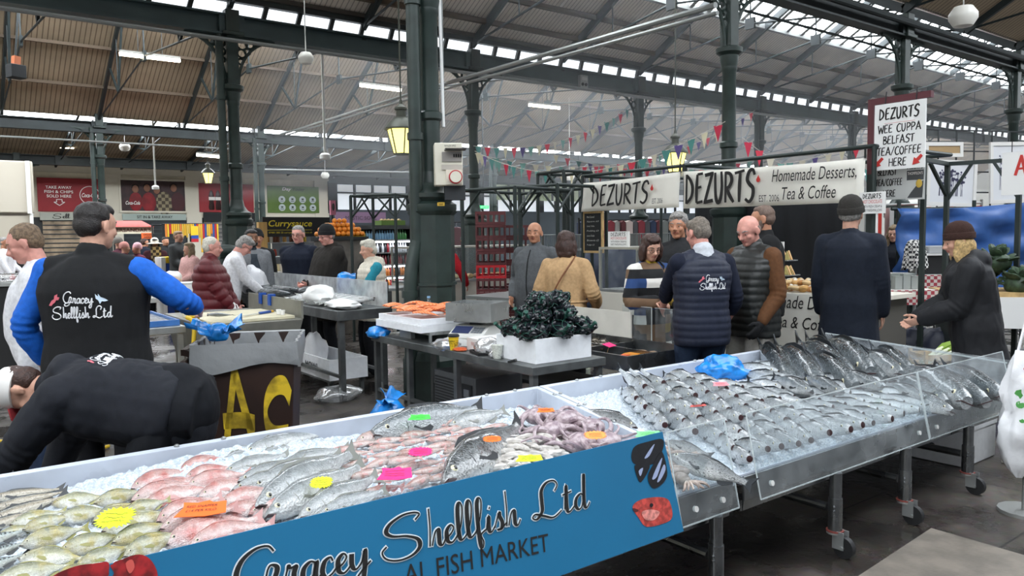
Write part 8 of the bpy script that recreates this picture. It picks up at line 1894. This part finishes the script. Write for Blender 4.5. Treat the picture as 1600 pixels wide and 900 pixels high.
 def beard(p,m,full=True):
  s=p.s;c=p.headc;H=p.HR;mb=MB()
  def B(o,r):mb.ball(c+(H@Vector(o))*s,[q*s for q in r],12,8,M=H)
  B((0,.052,-.088),(.040,.036,.030));B((-.038,.034,-.066),(.027,.040,.036));B((.038,.034,-.066),(.027,.040,.036));B((-.058,.008,-.035),(.013,.024,.04));B((.058,.008,-.035),(.013,.024,.04));B((0,.086,-.040),(.028,.012,.006))
  return finish(remesh(mb,.006,1),'beard',m,p.root)
 def beanie(p,m,name='beanie',cuff=True,m2=None):
  s=p.s;c=p.headc;H=p.HR;mb=MB();mb.lathe([(.092,.0),(.098,.004),(.099,.04),(.095,.07),(.082,.105),(.055,.132),(.02,.145)],n=28)
  if cuff:mb.lathe([(.094,.0),(.1035,.004),(.1045,.045),(.098,.052)],n=28)
  K=MB();K.add([c+(H@(Matrix.Rotation(.22,3,'X')@Vector((v[0]*.93,v[1]*1.08-.012,v[2]+.012))))*s for v in mb.v],mb.f);return K.build(name,m,p.root,smooth=50)
 def glasses(p,m):
  s=p.s;c=p.headc;H=p.HR;mb=MB();X=lambda q:c+(H@Vector(q))*s
  for g in (-1,1):mb.tube([X((g*.033+.022*math.cos(a),.093-.25*abs(g*.033+.022*math.cos(a))*.4,.002+.016*math.sin(a))) for a in [k*PI/8 for k in range(16)]],.0022*s,5,closed=True);mb.tube([X((g*.055,.086,.006)),X((g*.074,.05,.008)),X((g*.081,-.01,.006))],.002*s,5)
  mb.tube([X((-.011,.092,.004)),X((0,.095,.007)),X((.011,.092,.004))],.002*s,5);mb.build('glasses',m,p.root)
 def strap(p,m,side=1,w=.016,off=.03):
  """bag strap over one shoulder to the other hip"""
  pts=[]
  for k in range(13):
   a=2*PI*k/12 if False else k/12*PI
  def run(fs):return [p.sp(.50-.52*t,fs*((.085+off)*math.sin(PI*(.15+.75*t))+.03),side*(.10-.28*t)) for t in [i/8 for i in range(9)]]
  a=run(-1);b=run(1);MB().tube(a,w*.5,6).tube([a[0],p.sp(.555,0,side*.10),b[0]],w*.5,6).tube(b,w*.5,6).build('bag_strap',m,p.root)
 def emblem(p,w=.24,z=.36,x=0.,size=1.,back=True,mwhite=None,ob=None):
  """seller's name in white script on the back with a red lobster and a pale fish"""
  me=ob.data;bv=BVHTree.FromPolygons([v.co.copy() for v in me.vertices],[tuple(q.vertices) for q in me.polygons]);sg=-1 if back else 1;s=p.s
  def proj(u,v):
   o=p.sp(z+v,sg*.6,0)+p.rt*((x+u*(-sg))*s);h=bv.ray_cast(o,p.fw*(-sg))
   return (h[0]+h[1]*.0025) if h[0] is not None else None
  mw=mwhite or mat('embroidery_white','#e8e8ea',.7)
  def strokes(body,u0,v0,ww,hh,name):
   mb=MB()
   for st in script_strokes(body,ww,hh):
    pr=[proj(u0+a,v0+b) for a,b in st];pr=[q for q in pr if q is not None]
    if len(pr)>2:mb.tube(pr,.0026*s*size,4)
   mb.build(name,mw,p.root)
  strokes('Gracey',-.5*w*.55,.01,w*.5,.05*size,'embroidered_name');strokes('Shellfish Ltd',-.5*w,-.055*size,w,.05*size,'embroidered_name')
  def shape(pts,m,name,u0,v0):
   pr=[proj(u0+a*size,v0+b*size) for a,b in pts]
   if any(q is None for q in pr):return
   mb=MB();mb.add(pr,[tuple(range(len(pr)))]);mb.add([q+p.fw*sg*.0008 for q in pr],[tuple(range(len(pr)-1,-1,-1))]);mb.build(name,m,p.root,smooth=0)
  shape([(0,0),(.008,.012),(.02,.018),(.024,.034),(.038,.04),(.036,.028),(.046,.026),(.04,.014),(.03,.014),(.024,.004),(.012,-.004),(.006,-.012),(-.006,-.01)],mat('embroidery_pink','#e0707c',.7),'lobster_badge',-.5*w-.005,.012)
  shape([(0,.036),(.012,.024),(.012,.036),(.022,.022),(.036,.016),(.05,.006),(.036,.002),(.026,.004),(.018,-.008),(.012,.008),(.002,.016)],mat('embroidery_pale','#cfe0ee',.7),'fish_badge',.5*w*.52,.014)
def C(px,d):q=dep(px,450,d);return (q.x,q.y)
def cloth(name,col,rough=.85,**k):return mat('cloth_'+name,col,rough,var=k.pop('var',.08),vscale=k.pop('vscale',40),bump=k.pop('bump',.12),bscale=k.pop('bscale',220),spec=k.pop('spec',.25),**k)
NAVY=cloth('navy','#161c2b');BLK=cloth('black','#131416',spec=.35);JEANS=cloth('jeans','#27344a');DKTR=cloth('dark_trousers','#1a1b1f');GREYTR=cloth('grey_trousers','#8d8a84');WCOAT=cloth('white_coat','#d9d9dc',bump=.06);SHOE=mat('shoe_dark','#1b1817',.5)
GH=mat('hair_grey','#8b8884',.7,var=.3,vscale=60,bump=.5,bscale=160);WH=mat('hair_white','#c9c4b6',.7,var=.15,vscale=60,bump=.5,bscale=160);BH=mat('hair_dark','#1a1412',.5,var=.3,vscale=60,bump=.5,bscale=160);DB=mat('hair_brown','#3a241d',.5,var=.35,vscale=60,bump=.5,bscale=150);BLO=mat('hair_blonde','#b89a68',.6,var=.25,vscale=60,bump=.5,bscale=150);SHV=mat('hair_shaved','#6d5a50',.7,var=.15,vscale=80);LB=mat('hair_light_brown','#7d6a50',.6,var=.25,vscale=60,bump=.5,bscale=150);GLS=mat('glasses_black','#15110f',.3);BLUE=cloth('royal_blue','#1a5fc0',.7,bump=.2)
P=Person('broad man seen from behind in a black lettered vest over bright blue sleeves',C(150,4.12),158,1.88,'fair',lh=(-.27,.05,.90),rh=(.40,.30,1.16),head=(-28,6,0),build=1.16,belly=.03,vox=.010,rpole=(1,-.3,-.6),lpole=(-1,-.6,0),grip=(.3,.9),width=1.12)
P.hair(BH,'short',recede=.0);P.brows(BH);P.top('sweater',BLUE,.010,t1=.80,disp=P.fold(.009));v=P.top('vest',BLK,.030,z0=-.20,sleeves=False,collar=.055,disp=P.fold(.005),flare=.015);P.emblem(.27,.30,.0,1.1,ob=v);P.trousers(DKTR);P.shoes(SHOE)
P=Person('man bent double in a dark jacket and white cap behind the fish table',C(160,3.56),-112,1.70,'fair',lean=1.40,hips=(0,-.30,.90),feet=((-.17,-.24,0),(.17,-.34,0)),lh=(-.12,.50,.52),rh=(.22,.40,.46),head=(0,12,0),build=1.2,belly=.04,kneepole=((-.2,1,.2),(.2,1,.2)),lpole=(-1,-.2,.4),rpole=(1,-.2,.4),grip=(.6,.6),vox=.011)
j=P.top('jacket',cloth('midnight','#151820',spec=.4),.035,z0=-.05,hood=True,collar=.05,disp=P.fold(.012),t1=1.0,collar_r=.015,extra=(((0,-.01,-.02),(.20,.18,.20)),((0,.20,.07),(.20,.20,.16)),((0,-.06,-.10),(.19,.14,.16))));P.emblem(.22,.34,.0,.8,ob=j);P.trousers(cloth('midnight_trousers','#121419'),up=True);P.shoes(SHOE);P.hair(DB,'short')
cap=MB();s=P.s
mbx=MB();mbx.lathe([(.094,0),(.097,.03),(.088,.07),(.06,.10),(.02,.112)],n=24);cap.add([P.headc+(P.HR@Vector((v[0],v[1]*1.06-.01,v[2]+.03)))*s for v in mbx.v],mbx.f);c_=cap.build('cap',mat('cap_white','#d9d6d2',.8),P.root,smooth=50)
bk=MB();bk.prism([(-.07,0),(.07,0),(.062,.05),(.03,.085),(-.03,.085),(-.062,.05)],P.headc+(P.HR@Vector((0,.078,.035)))*s,P.HR@Vector((1,0,0)),P.HR@Vector((0,1,-.25)),.006);bk.build('cap_peak',mat('cap_red','#b03a40',.8),P.root)
MB().prism([(-.018,-.012),(.018,-.012),(.018,.02),(-.018,.02)],P.headc+(P.HR@Vector((.099,-.01,.06)))*s,P.HR@Vector((0,1,0)),P.HR@Vector((0,0,1)),.004).build('cap_emblem',mat('emblem_dark_red','#5a2630',.8),P.root)
P=Person('man in a long white coat and jeans looking down, beyond the black vest',C(66,4.9),-100,1.80,'pink',lh=(-.24,.06,.82),rh=(.24,.06,.84),head=(0,18,0),build=1.12,belly=.05,vox=.011,lean=.08)
P.hair(mat('hair_sandy','#6e5a45',.6,var=.3,vscale=60,bump=.5,bscale=150),'short',recede=.03);P.top('lab_coat',WCOAT,.022,z0=-.30,flare=.03,collar=.03,disp=P.fold(.009));P.trousers(JEANS);P.shoes(SHOE);P.brows(LB)
P=Person('small distant person in a white coat with red gloves by the tarpaulin',C(12,17.0),60,1.78,'tan',vox=.02,lh=(-.2,.22,.95),rh=(.2,.2,.9));P.hair(GH,'short',vox=.014);P.top('coat',WCOAT,.025,z0=-.35);P.trousers(DKTR);P.shoes(SHOE)
for i in (0,1):e,w=P.arms[i][1],P.arms[i][2];MB().ball(w+(w-e).normalized()*.06,(.06,.06,.09),10,8).build('glove',mat('glove_red','#b8282a',.6),P.root)
P=Person('distant woman in black with a dark headscarf in front of the tarpaulin',C(23,17.6),20,1.50,'brown',vox=.02);P.hair(BH,'bob',name='headscarf',vox=.014);P.top('coat',BLK,.03,z0=-.4,flare=.04);P.trousers(DKTR);P.shoes(SHOE)
BUR=cloth('burgundy','#5a1019',.5,spec=.5)
P=Person('older man in a burgundy padded coat holding a white cloth',C(330,8.5),78,1.70,'pink',lh=(-.02,.28,.90),rh=(.10,.28,.84),head=(12,4,0),build=1.15,belly=.06,lean=.04,grip=(.8,.8))
P.hair(WH,'short',recede=.03);P.brows(GH);P.top('padded_coat',BUR,.034,z0=-.20,collar=.055,disp=P.fold(.006,quilt=.095,q_amp=.014),collar_r=.012);P.trousers(DKTR);P.shoes(SHOE)
w=P.arms[1][2];q=P.root.matrix_basis@w;cr=crumple('white_cloth','white cloth dangling from the hands of the man in burgundy',(q.x,q.y,.55),(.09,.08,.22),PAPER,103,cat='cloth')
P=Person('grey-haired fishmonger in a white coat leaning over the counter',C(360,9.8),92,1.76,'pink',lh=(-.05,.36,.98),rh=(.12,.38,.95),head=(0,30,0),build=1.05,lean=.22,grip=(.7,.7));P.hair(GH,'full');P.brows(GH);P.top('lab_coat',WCOAT,.020,z0=-.32,flare=.02,collar=.03);P.trousers(DKTR);P.shoes(SHOE);P.glasses(GLS)
P=Person('bearded man in a grey blazer over a dark polo neck',C(396,10.3),12,1.80,'brown',rh=(.24,.18,.92),head=(5,0,0));P.hair(BH,'short');P.beard(BH);P.brows(BH);P.top('polo_neck',cloth('slate','#3c444c'),.008,z0=-.10,collar=.05)
bl=P.top('blazer',cloth('blazer_grey','#7c7f83',.9),.024,z0=-.24,flare=.01);
fm=MB()
for i in range(9):z=-.16+.66*i/8;w_=(.035,.05,.06,.065,.068,.066,.06,.05,.035)[i]
def FR(i,j):
 z=-.14+.62*j/10;hw=.035+.05*math.sin(PI*min(1,j/9));u=-1+2*i/6;d_=.112+.02*math.sin(PI*j/10)+.03;return P.sp(z,d_-.02*abs(u),u*hw)
fm.grid(FR,7,11);k_=fm.build('shirt_front',MATS['cloth_slate'],P.root,smooth=180);sdm=k_.modifiers.new('thickness','SOLIDIFY');sdm.thickness=.012
P.trousers(DKTR);P.shoes(SHOE)
P=Person('man in a dark cap half hidden behind the bearded man in grey',C(405,11.6),10,1.80,'tan',vox=.016);P.hair(BH,'short',vox=.012);P.beanie(BLK);P.top('coat',BLK,.024);P.trousers(DKTR);P.shoes(SHOE)
P=Person('grey-haired man with glasses in a plain black zip coat',C(468,10.6),-32,1.85,'pink',lh=(-.17,-.12,.86),rh=(.17,-.12,.86),head=(10,8,0),build=1.2,width=1.08);P.hair(GH,'short',recede=.01);P.brows(GH);P.glasses(GLS);P.top('coat',NAVY,.024,z0=-.26,collar=.05,disp=P.fold(.005));P.trousers(DKTR);P.shoes(SHOE)
P=Person('man in a black beanie and hooded dark brown coat with hands together',C(514,9.9),-62,1.83,'pink',lh=(-.02,.26,1.03),rh=(.07,.28,1.02),head=(8,14,0),build=1.22,belly=.06,grip=(.9,.9),width=1.08);P.beanie(BLK);P.glasses(GLS);P.hair(GH,'band');P.top('coat',cloth('dark_brown','#262320'),.030,z0=-.36,flare=.03,hood=True,collar=.03,disp=P.fold(.009));P.trousers(DKTR);P.shoes(SHOE)
P=Person('white-haired woman in a cream padded gilet with teal sleeves and a black shoulder strap',C(578,9.1),-70,1.64,'fair',lh=(-.12,.32,.86),rh=(.12,.30,.90),head=(0,8,0),build=1.12);P.hair(WH,'full');TEAL=cloth('teal','#2b8a9c');P.top('teal_top',TEAL,.012);P.top('padded_gilet',cloth('cream_padded','#cfc8b8',.6,spec=.4),.034,z0=-.22,sleeves=False,hood=True,collar=.05,disp=P.fold(.006,quilt=.07,q_amp=.011,arms_q=False),collar_r=.01);P.strap(BLK,1,off=.09);P.trousers(DKTR);P.shoes(SHOE)
crumple('blue_bag','shiny blue carrier bag held before the white-haired woman',(*C(545,9.3),.90),(.15,.12,.19),BAGBLUE,107)
P=Person('person in a red jacket mostly hidden behind the main column',C(692,11.8),170,1.68,'fair',vox=.016,lh=(-.38,.1,.95),rh=(.36,.12,.95));P.hair(DB,'bob',vox=.012);P.top('jacket',cloth('red','#a01822'),.03);P.trousers(DKTR);P.shoes(SHOE)
P=Person('bald man in a grey zipped fleece beside the maroon crates',C(835,8.6),-28,1.82,'tan',lh=(-.22,.10,.93),rh=(.22,.10,.93),head=(14,2,0),build=1.16,belly=.04);P.brows(BH);fl_=P.top('fleece',cloth('fleece_grey','#56595c'),.020,z0=-.17,collar=.05,disp=P.fold(.007));P.trousers(NAVY);P.shoes(SHOE)
mb=MB();bv=BVHTree.FromPolygons([v.co.copy() for v in fl_.data.vertices],[tuple(q.vertices) for q in fl_.data.polygons]);pts=[]
for i in range(14):
 h_=bv.ray_cast(P.sp(-.14+.64*i/13,.6),-P.fw)
 if h_[0] is not None:pts.append(h_[0]+h_[1]*.003)
mb.tube(pts,.006,5).build('zip',BLK,P.root)
P=Person('woman with dark brown bob seen from behind in a belted beige coat',C(886,7.55),160,1.70,'fair',lh=(-.22,.14,.98),rh=(.26,.16,.98),head=(0,4,0),build=1.08);P.hair(DB,'bob');BEI=cloth('beige','#b8976f',.85);P.top('coat',BEI,.028,z0=-.46,flare=.05,collar=.035,disp=P.fold(.009));P.strap(mat('strap_tan','#7a4a2a',.5),1,off=.095);P.trousers(DKTR);P.shoes(SHOE)
mb=MB();rg=[P.T(.10+.0*i,.158,.112,0,.043) for i in (0,)];c_,ax_,ay_=rg[0];mb.tube([c_+ax_*math.cos(a)+ay_*math.sin(a) for a in [k*PI/16 for k in range(32)]],.014,6,closed=True);mb.build('belt',BEI,P.root)
def patch_mat():
 M=bpy.data.materials.new('colour_block_knit');M.use_nodes=True;nt=M.node_tree;N=nt.nodes;L=nt.links;b=N['Principled BSDF'];b.inputs['Roughness'].default_value=.9
 tc=N.new('ShaderNodeTexCoord');mp=N.new('ShaderNodeMapping');mp.inputs['Scale'].default_value=(5.2,.01,12.5);mp.inputs['Location'].default_value=(.35,0,.2);L.new(tc.outputs['Object'],mp.inputs[0])
 fl=N.new('ShaderNodeVectorMath');fl.operation='FLOOR';L.new(mp.outputs[0],fl.inputs[0]);wn=N.new('ShaderNodeTexWhiteNoise');wn.noise_dimensions='3D';L.new(fl.outputs[0],wn.inputs['Vector'])
 cr=N.new('ShaderNodeValToRGB');cr.color_ramp.interpolation='CONSTANT';e=cr.color_ramp.elements;cols=['#0f1013','#dcd9d2','#131417','#6d5540','#dedbd4','#24406f','#8d7428','#111215']
 e[0].color=(*lin(cols[0]),1);e[1].position=1/8;e[1].color=(*lin(cols[1]),1)
 for i in range(2,8):q=e.new(i/8);q.color=(*lin(cols[i]),1)
 L.new(wn.outputs['Value'],cr.inputs[0]);L.new(cr.outputs[0],b.inputs['Base Color']);return M
P=Person('woman in glasses and a colour-block striped sweater holding a phone',C(1017,6.75),38,1.67,'fair',lh=(-.10,.30,1.08),rh=(.16,.26,1.12),head=(-14,18,0),build=1.06,grip=(.8,.9));P.hair(DB,'bob');P.brows(DB);P.glasses(GLS);P.top('sweater',patch_mat(),.020,z0=-.26,flare=.03,disp=P.fold(.006),cuff=.02);P.top('yellow_polo_neck',cloth('mustard','#a58a2c'),.006,z0=.2,sleeves=False,collar=.03);P.trousers(DKTR);P.shoes(SHOE);P.strap(BLK,-1)
a_,e_,w_=P.arms[1];q=P.root.matrix_basis@(w_+(w_-e_).normalized()*.07);t=thing('phone','black phone held upright by the woman in stripes','phone',q,P.rz);MB().box((0,.012,.04),(.07,.009,.145)).build('case',mat('phone_black','#0d0d0f',.2),t,bevel=.003);MB().box((0,.007,.04),(.062,.001,.13)).build('screen',mat('phone_screen','#20242c',.1),t)
q=P.root.matrix_basis@P.sp(-.10,0,-.27);t=thing('shoulder_bag','black leather shoulder bag hanging beside the striped sweater','bag',q,P.rz);LEA=mat('bag_leather','#15161a',.35,spec=.6);MB().ball((0,0,.02),(.07,.16,.15),16,10).build('pouch',LEA,t);MB().tube(smoothpts([(0,-.1,.12),(0,-.06,.3),(.05,0,.5),(0,.06,.3),(0,.1,.12)],4),.01,6).build('handle',LEA,t)
P=Person('tall grey-haired man facing the camera in an open black jacket',C(1060,7.3),-8,1.87,'tan',head=(-8,4,0),build=1.08);P.hair(GH,'full');P.brows(GH);P.top('jersey',cloth('charcoal','#2c2e31'),.010);P.top('jacket',cloth('jacket_grey_black','#232426'),.026,z0=-.2,collar=.045);P.trousers(DKTR);P.shoes(SHOE)
P=Person('fishmonger from behind in a navy quilted lettered jacket pointing at the shellfish',C(1095,5.98),-158,1.80,'pink',lh=(-.16,.50,.92),rh=(.27,.14,.92),head=(20,16,0),build=1.12,belly=.03,grip=(.35,.4),vox=.010,lpole=(-1,-.4,-.2));P.hair(mat('hair_greybrown','#6f665c',.7,var=.3,vscale=60,bump=.4,bscale=160),'short');NQ=cloth('navy_quilt','#1a2032',.6,spec=.4);P.top('sleeves',cloth('navy_soft','#171c2c'),.014,t1=.66);v=P.top('quilted_jacket',NQ,.026,z0=-.17,sleeves=False,collar=.02,disp=P.fold(.004,quilt=.055,q_amp=.007));P.emblem(.20,.31,.02,.9,ob=v)
limb_=MB();limb(limb_,[P.sp(.475,-.02),P.sp(.535,-.016)],[.100*P.s,.080*P.s],16);finish(remesh(limb_,.01,3,.5,P.fold(.004)),'grey_collar',cloth('pale_grey','#b9bcc2'),P.root)
P.trousers(JEANS);P.shoes(SHOE)
P=Person('bald older man in a black quilted gilet with brown sleeves and pale trousers',C(1173,6.32),-42,1.83,'pink',lh=(-.22,.12,.90),rh=(.26,.06,.86),head=(4,24,0),build=1.14,belly=.05,vox=.010);P.hair(SHV,'band');P.top('brown_sleeves',cloth('brown','#5a3a22',.8),.018,t1=.95);P.top('quilted_gilet',cloth('gilet_black','#1b1d1b',.5,spec=.5),.034,z0=-.17,sleeves=False,collar=.05,disp=P.fold(.004,quilt=.06,q_amp=.010));P.trousers(GREYTR);P.shoes(SHOE);P.brows(GH)
a_,e_,w_=P.arms[1];mbg=MB();P.hand(mbg,0);g2=MB();g2.v=mbg.v;g2.f=mbg.f;finish(remesh(g2,.007,0,.5,lambda c,n:.007),'black_glove',BLK,P.root)
a_,e_,w_=P.sp(.33,.135),None,None;MB().ball(P.sp(.34,.178,.02),(.011,.006,.022),10,8).cyl(P.sp(.36,.178,.02),P.sp(.40,.174,.02),.003,n=6).build('hanging_spectacles',WHITE,P.root)
P=Person('man with cropped hair and a dark jacket looking away behind the bald man',C(1190,7.4),-78,1.93,'tan',head=(-10,4,0),build=1.15);P.hair(SHV,'short',recede=.01);P.beard(SHV);P.top('jacket',BLK,.028,collar=.055);P.trousers(DKTR);P.shoes(SHOE)
P=Person('man from behind in a grey beanie and long navy overcoat',C(1328,6.6),168,1.95,'fair',lh=(-.22,.05,.86),rh=(.22,.06,.86),head=(-6,2,0),build=1.06,width=1.0);P.beanie(cloth('beanie_grey','#32302d',.95,bump=.6,bscale=120));P.hair(GH,'band');P.top('overcoat',cloth('overcoat_navy','#171d29',.8),.030,z0=-.52,flare=.035,collar=.03,disp=P.fold(.005));P.trousers(DKTR);P.shoes(SHOE)
P=Person('woman with a light brown fringe standing behind the gingham tray',C(1396,10.4),-6,1.74,'fair',head=(-8,2,0),lh=(-.2,.12,.95),rh=(.2,.12,.95));P.hair(LB,'long');P.glasses(GLS);P.top('jacket',cloth('jacket_ink','#1c1f26'),.028,collar=.04);P.trousers(cloth('washed_black','#2f3133'));P.shoes(SHOE)
P=Person('blonde woman in a brown beanie and black hooded coat leaning over the table end',C(1522,5.75),-82,1.72,'fair',lean=.16,lh=(-.10,.34,1.0),rh=(.16,.36,.98),head=(6,8,0),build=1.15,vox=.010,grip=(.6,.6));P.beanie(cloth('beanie_brown','#36241f',.95,bump=.5,bscale=140));P.hair(BLO,'sides');P.brows(LB);P.top('hooded_coat',cloth('coat_black','#15161a',.7,spec=.35),.040,z0=-.42,flare=.04,hood=True,collar=.05,disp=P.fold(.010),collar_r=.015);P.trousers(DKTR);P.shoes(SHOE)
def far(label,px,d,face,h,skin,coat,hairm=None,hat=None,style='short',z0=-.3):
 P=Person(label,C(px,d),face,h,skin,vox=.022,lh=(-.12,.26,1.0),rh=(.12,.26,1.0))
 if hat:P.beanie(hat,cuff=False)
 if hairm:P.hair(hairm,style,vox=.014)
 P.top('coat',coat,.035,z0=z0,flare=.03,collar=.04);P.trousers(DKTR);P.shoes(SHOE);return P
far('distant man in a flat grey cap among the burgundy coats',190,16.5,60,1.72,'fair',cloth('plum','#4a2430'),None,mat('cap_tweed','#6a6660',.9))
far('distant person in a dusty pink hat and burgundy coat',199,16.0,70,1.62,'fair',cloth('plum_light','#6a3844'),None,mat('hat_dusty','#b98078',.9))
far('distant person in a pale pink hat and plum padded coat, hunched to the side',216,16.2,-60,1.60,'fair',cloth('plum_padded','#5f2a3e'),None,mat('hat_pink','#d8a8b0',.9))
P=far('distant person in a white brimmed hat and long burgundy coat with a patterned front',245,17.0,5,1.70,'brown',cloth('wine','#3d1a20'),BH,None,'bob');P.beanie(mat('hat_white','#d9d3c8',.9),'sun_hat',cuff=False);
mb=MB();mb.lathe([(.09,0),(.17,-.012),(.17,-.004),(.09,.012)],n=20);MB_=MB();MB_.add([P.headc+Vector((v[0],v[1],v[2]+.02)) for v in mb.v],mb.f);MB_.build('hat_brim',MATS['hat_white'],P.root)
MB().box(P.sp(.18,.185),(.20,.04,.85)).build('patterned_panel',check_mat('panel_pattern','#b9a679','#3a3026',16),P.root)
far('distant tall man in a dark grey coat behind the girl in pink',283,16.4,50,1.86,'fair',cloth('coat_dim','#3d3f40'),LB)
P=far('distant girl with long fair hair in a pale pink jacket',297,13.4,-60,1.62,'fair',cloth('pale_pink','#cfa29d'),LB,None,'long',z0=-.12)
far('distant shopper in a black coat near the orange sign',262,19.5,30,1.75,'tan',BLK,BH)
far('distant shopper in dark clothes before the sit-in shop',230,20.5,120,1.72,'tan',NAVY,DB)
far('small distant figure in dark clothes by the hanging shirts',682,16.5,-30,1.6,'fair',BLK,LB,None,'bob')
far('small distant shopper partly behind the main column on the market side',727,17.0,30,1.68,'tan',BLK,BH)
# faint haze in the daylight under the middle roof
M=bpy.data.materials.new('market_haze');M.use_nodes=True;nt=M.node_tree;nt.nodes.clear();o_=nt.nodes.new('ShaderNodeOutputMaterial');vs=nt.nodes.new('ShaderNodeVolumeScatter');vs.inputs['Color'].default_value=(.9,.95,1,1);vs.inputs['Density'].default_value=.013;vs.inputs['Anisotropy'].default_value=.3;nt.links.new(vs.outputs[0],o_.inputs['Volume'])
mb=MB();mb.prism([(VN+.6,2.8),(24.8,2.8),(24.8,5.1),(yf,zf-.4),(13.3,5.15),(12.6,5.5),(yr,zr-.3),(VN+.6,ZEB-.05)],(6.5,0,0),(0,1,0),(0,0,1),36);hz=mb.build('haze',M,smooth=0);tag(hz,'thin haze of daylight hanging under the market roof','haze',kind='stuff')
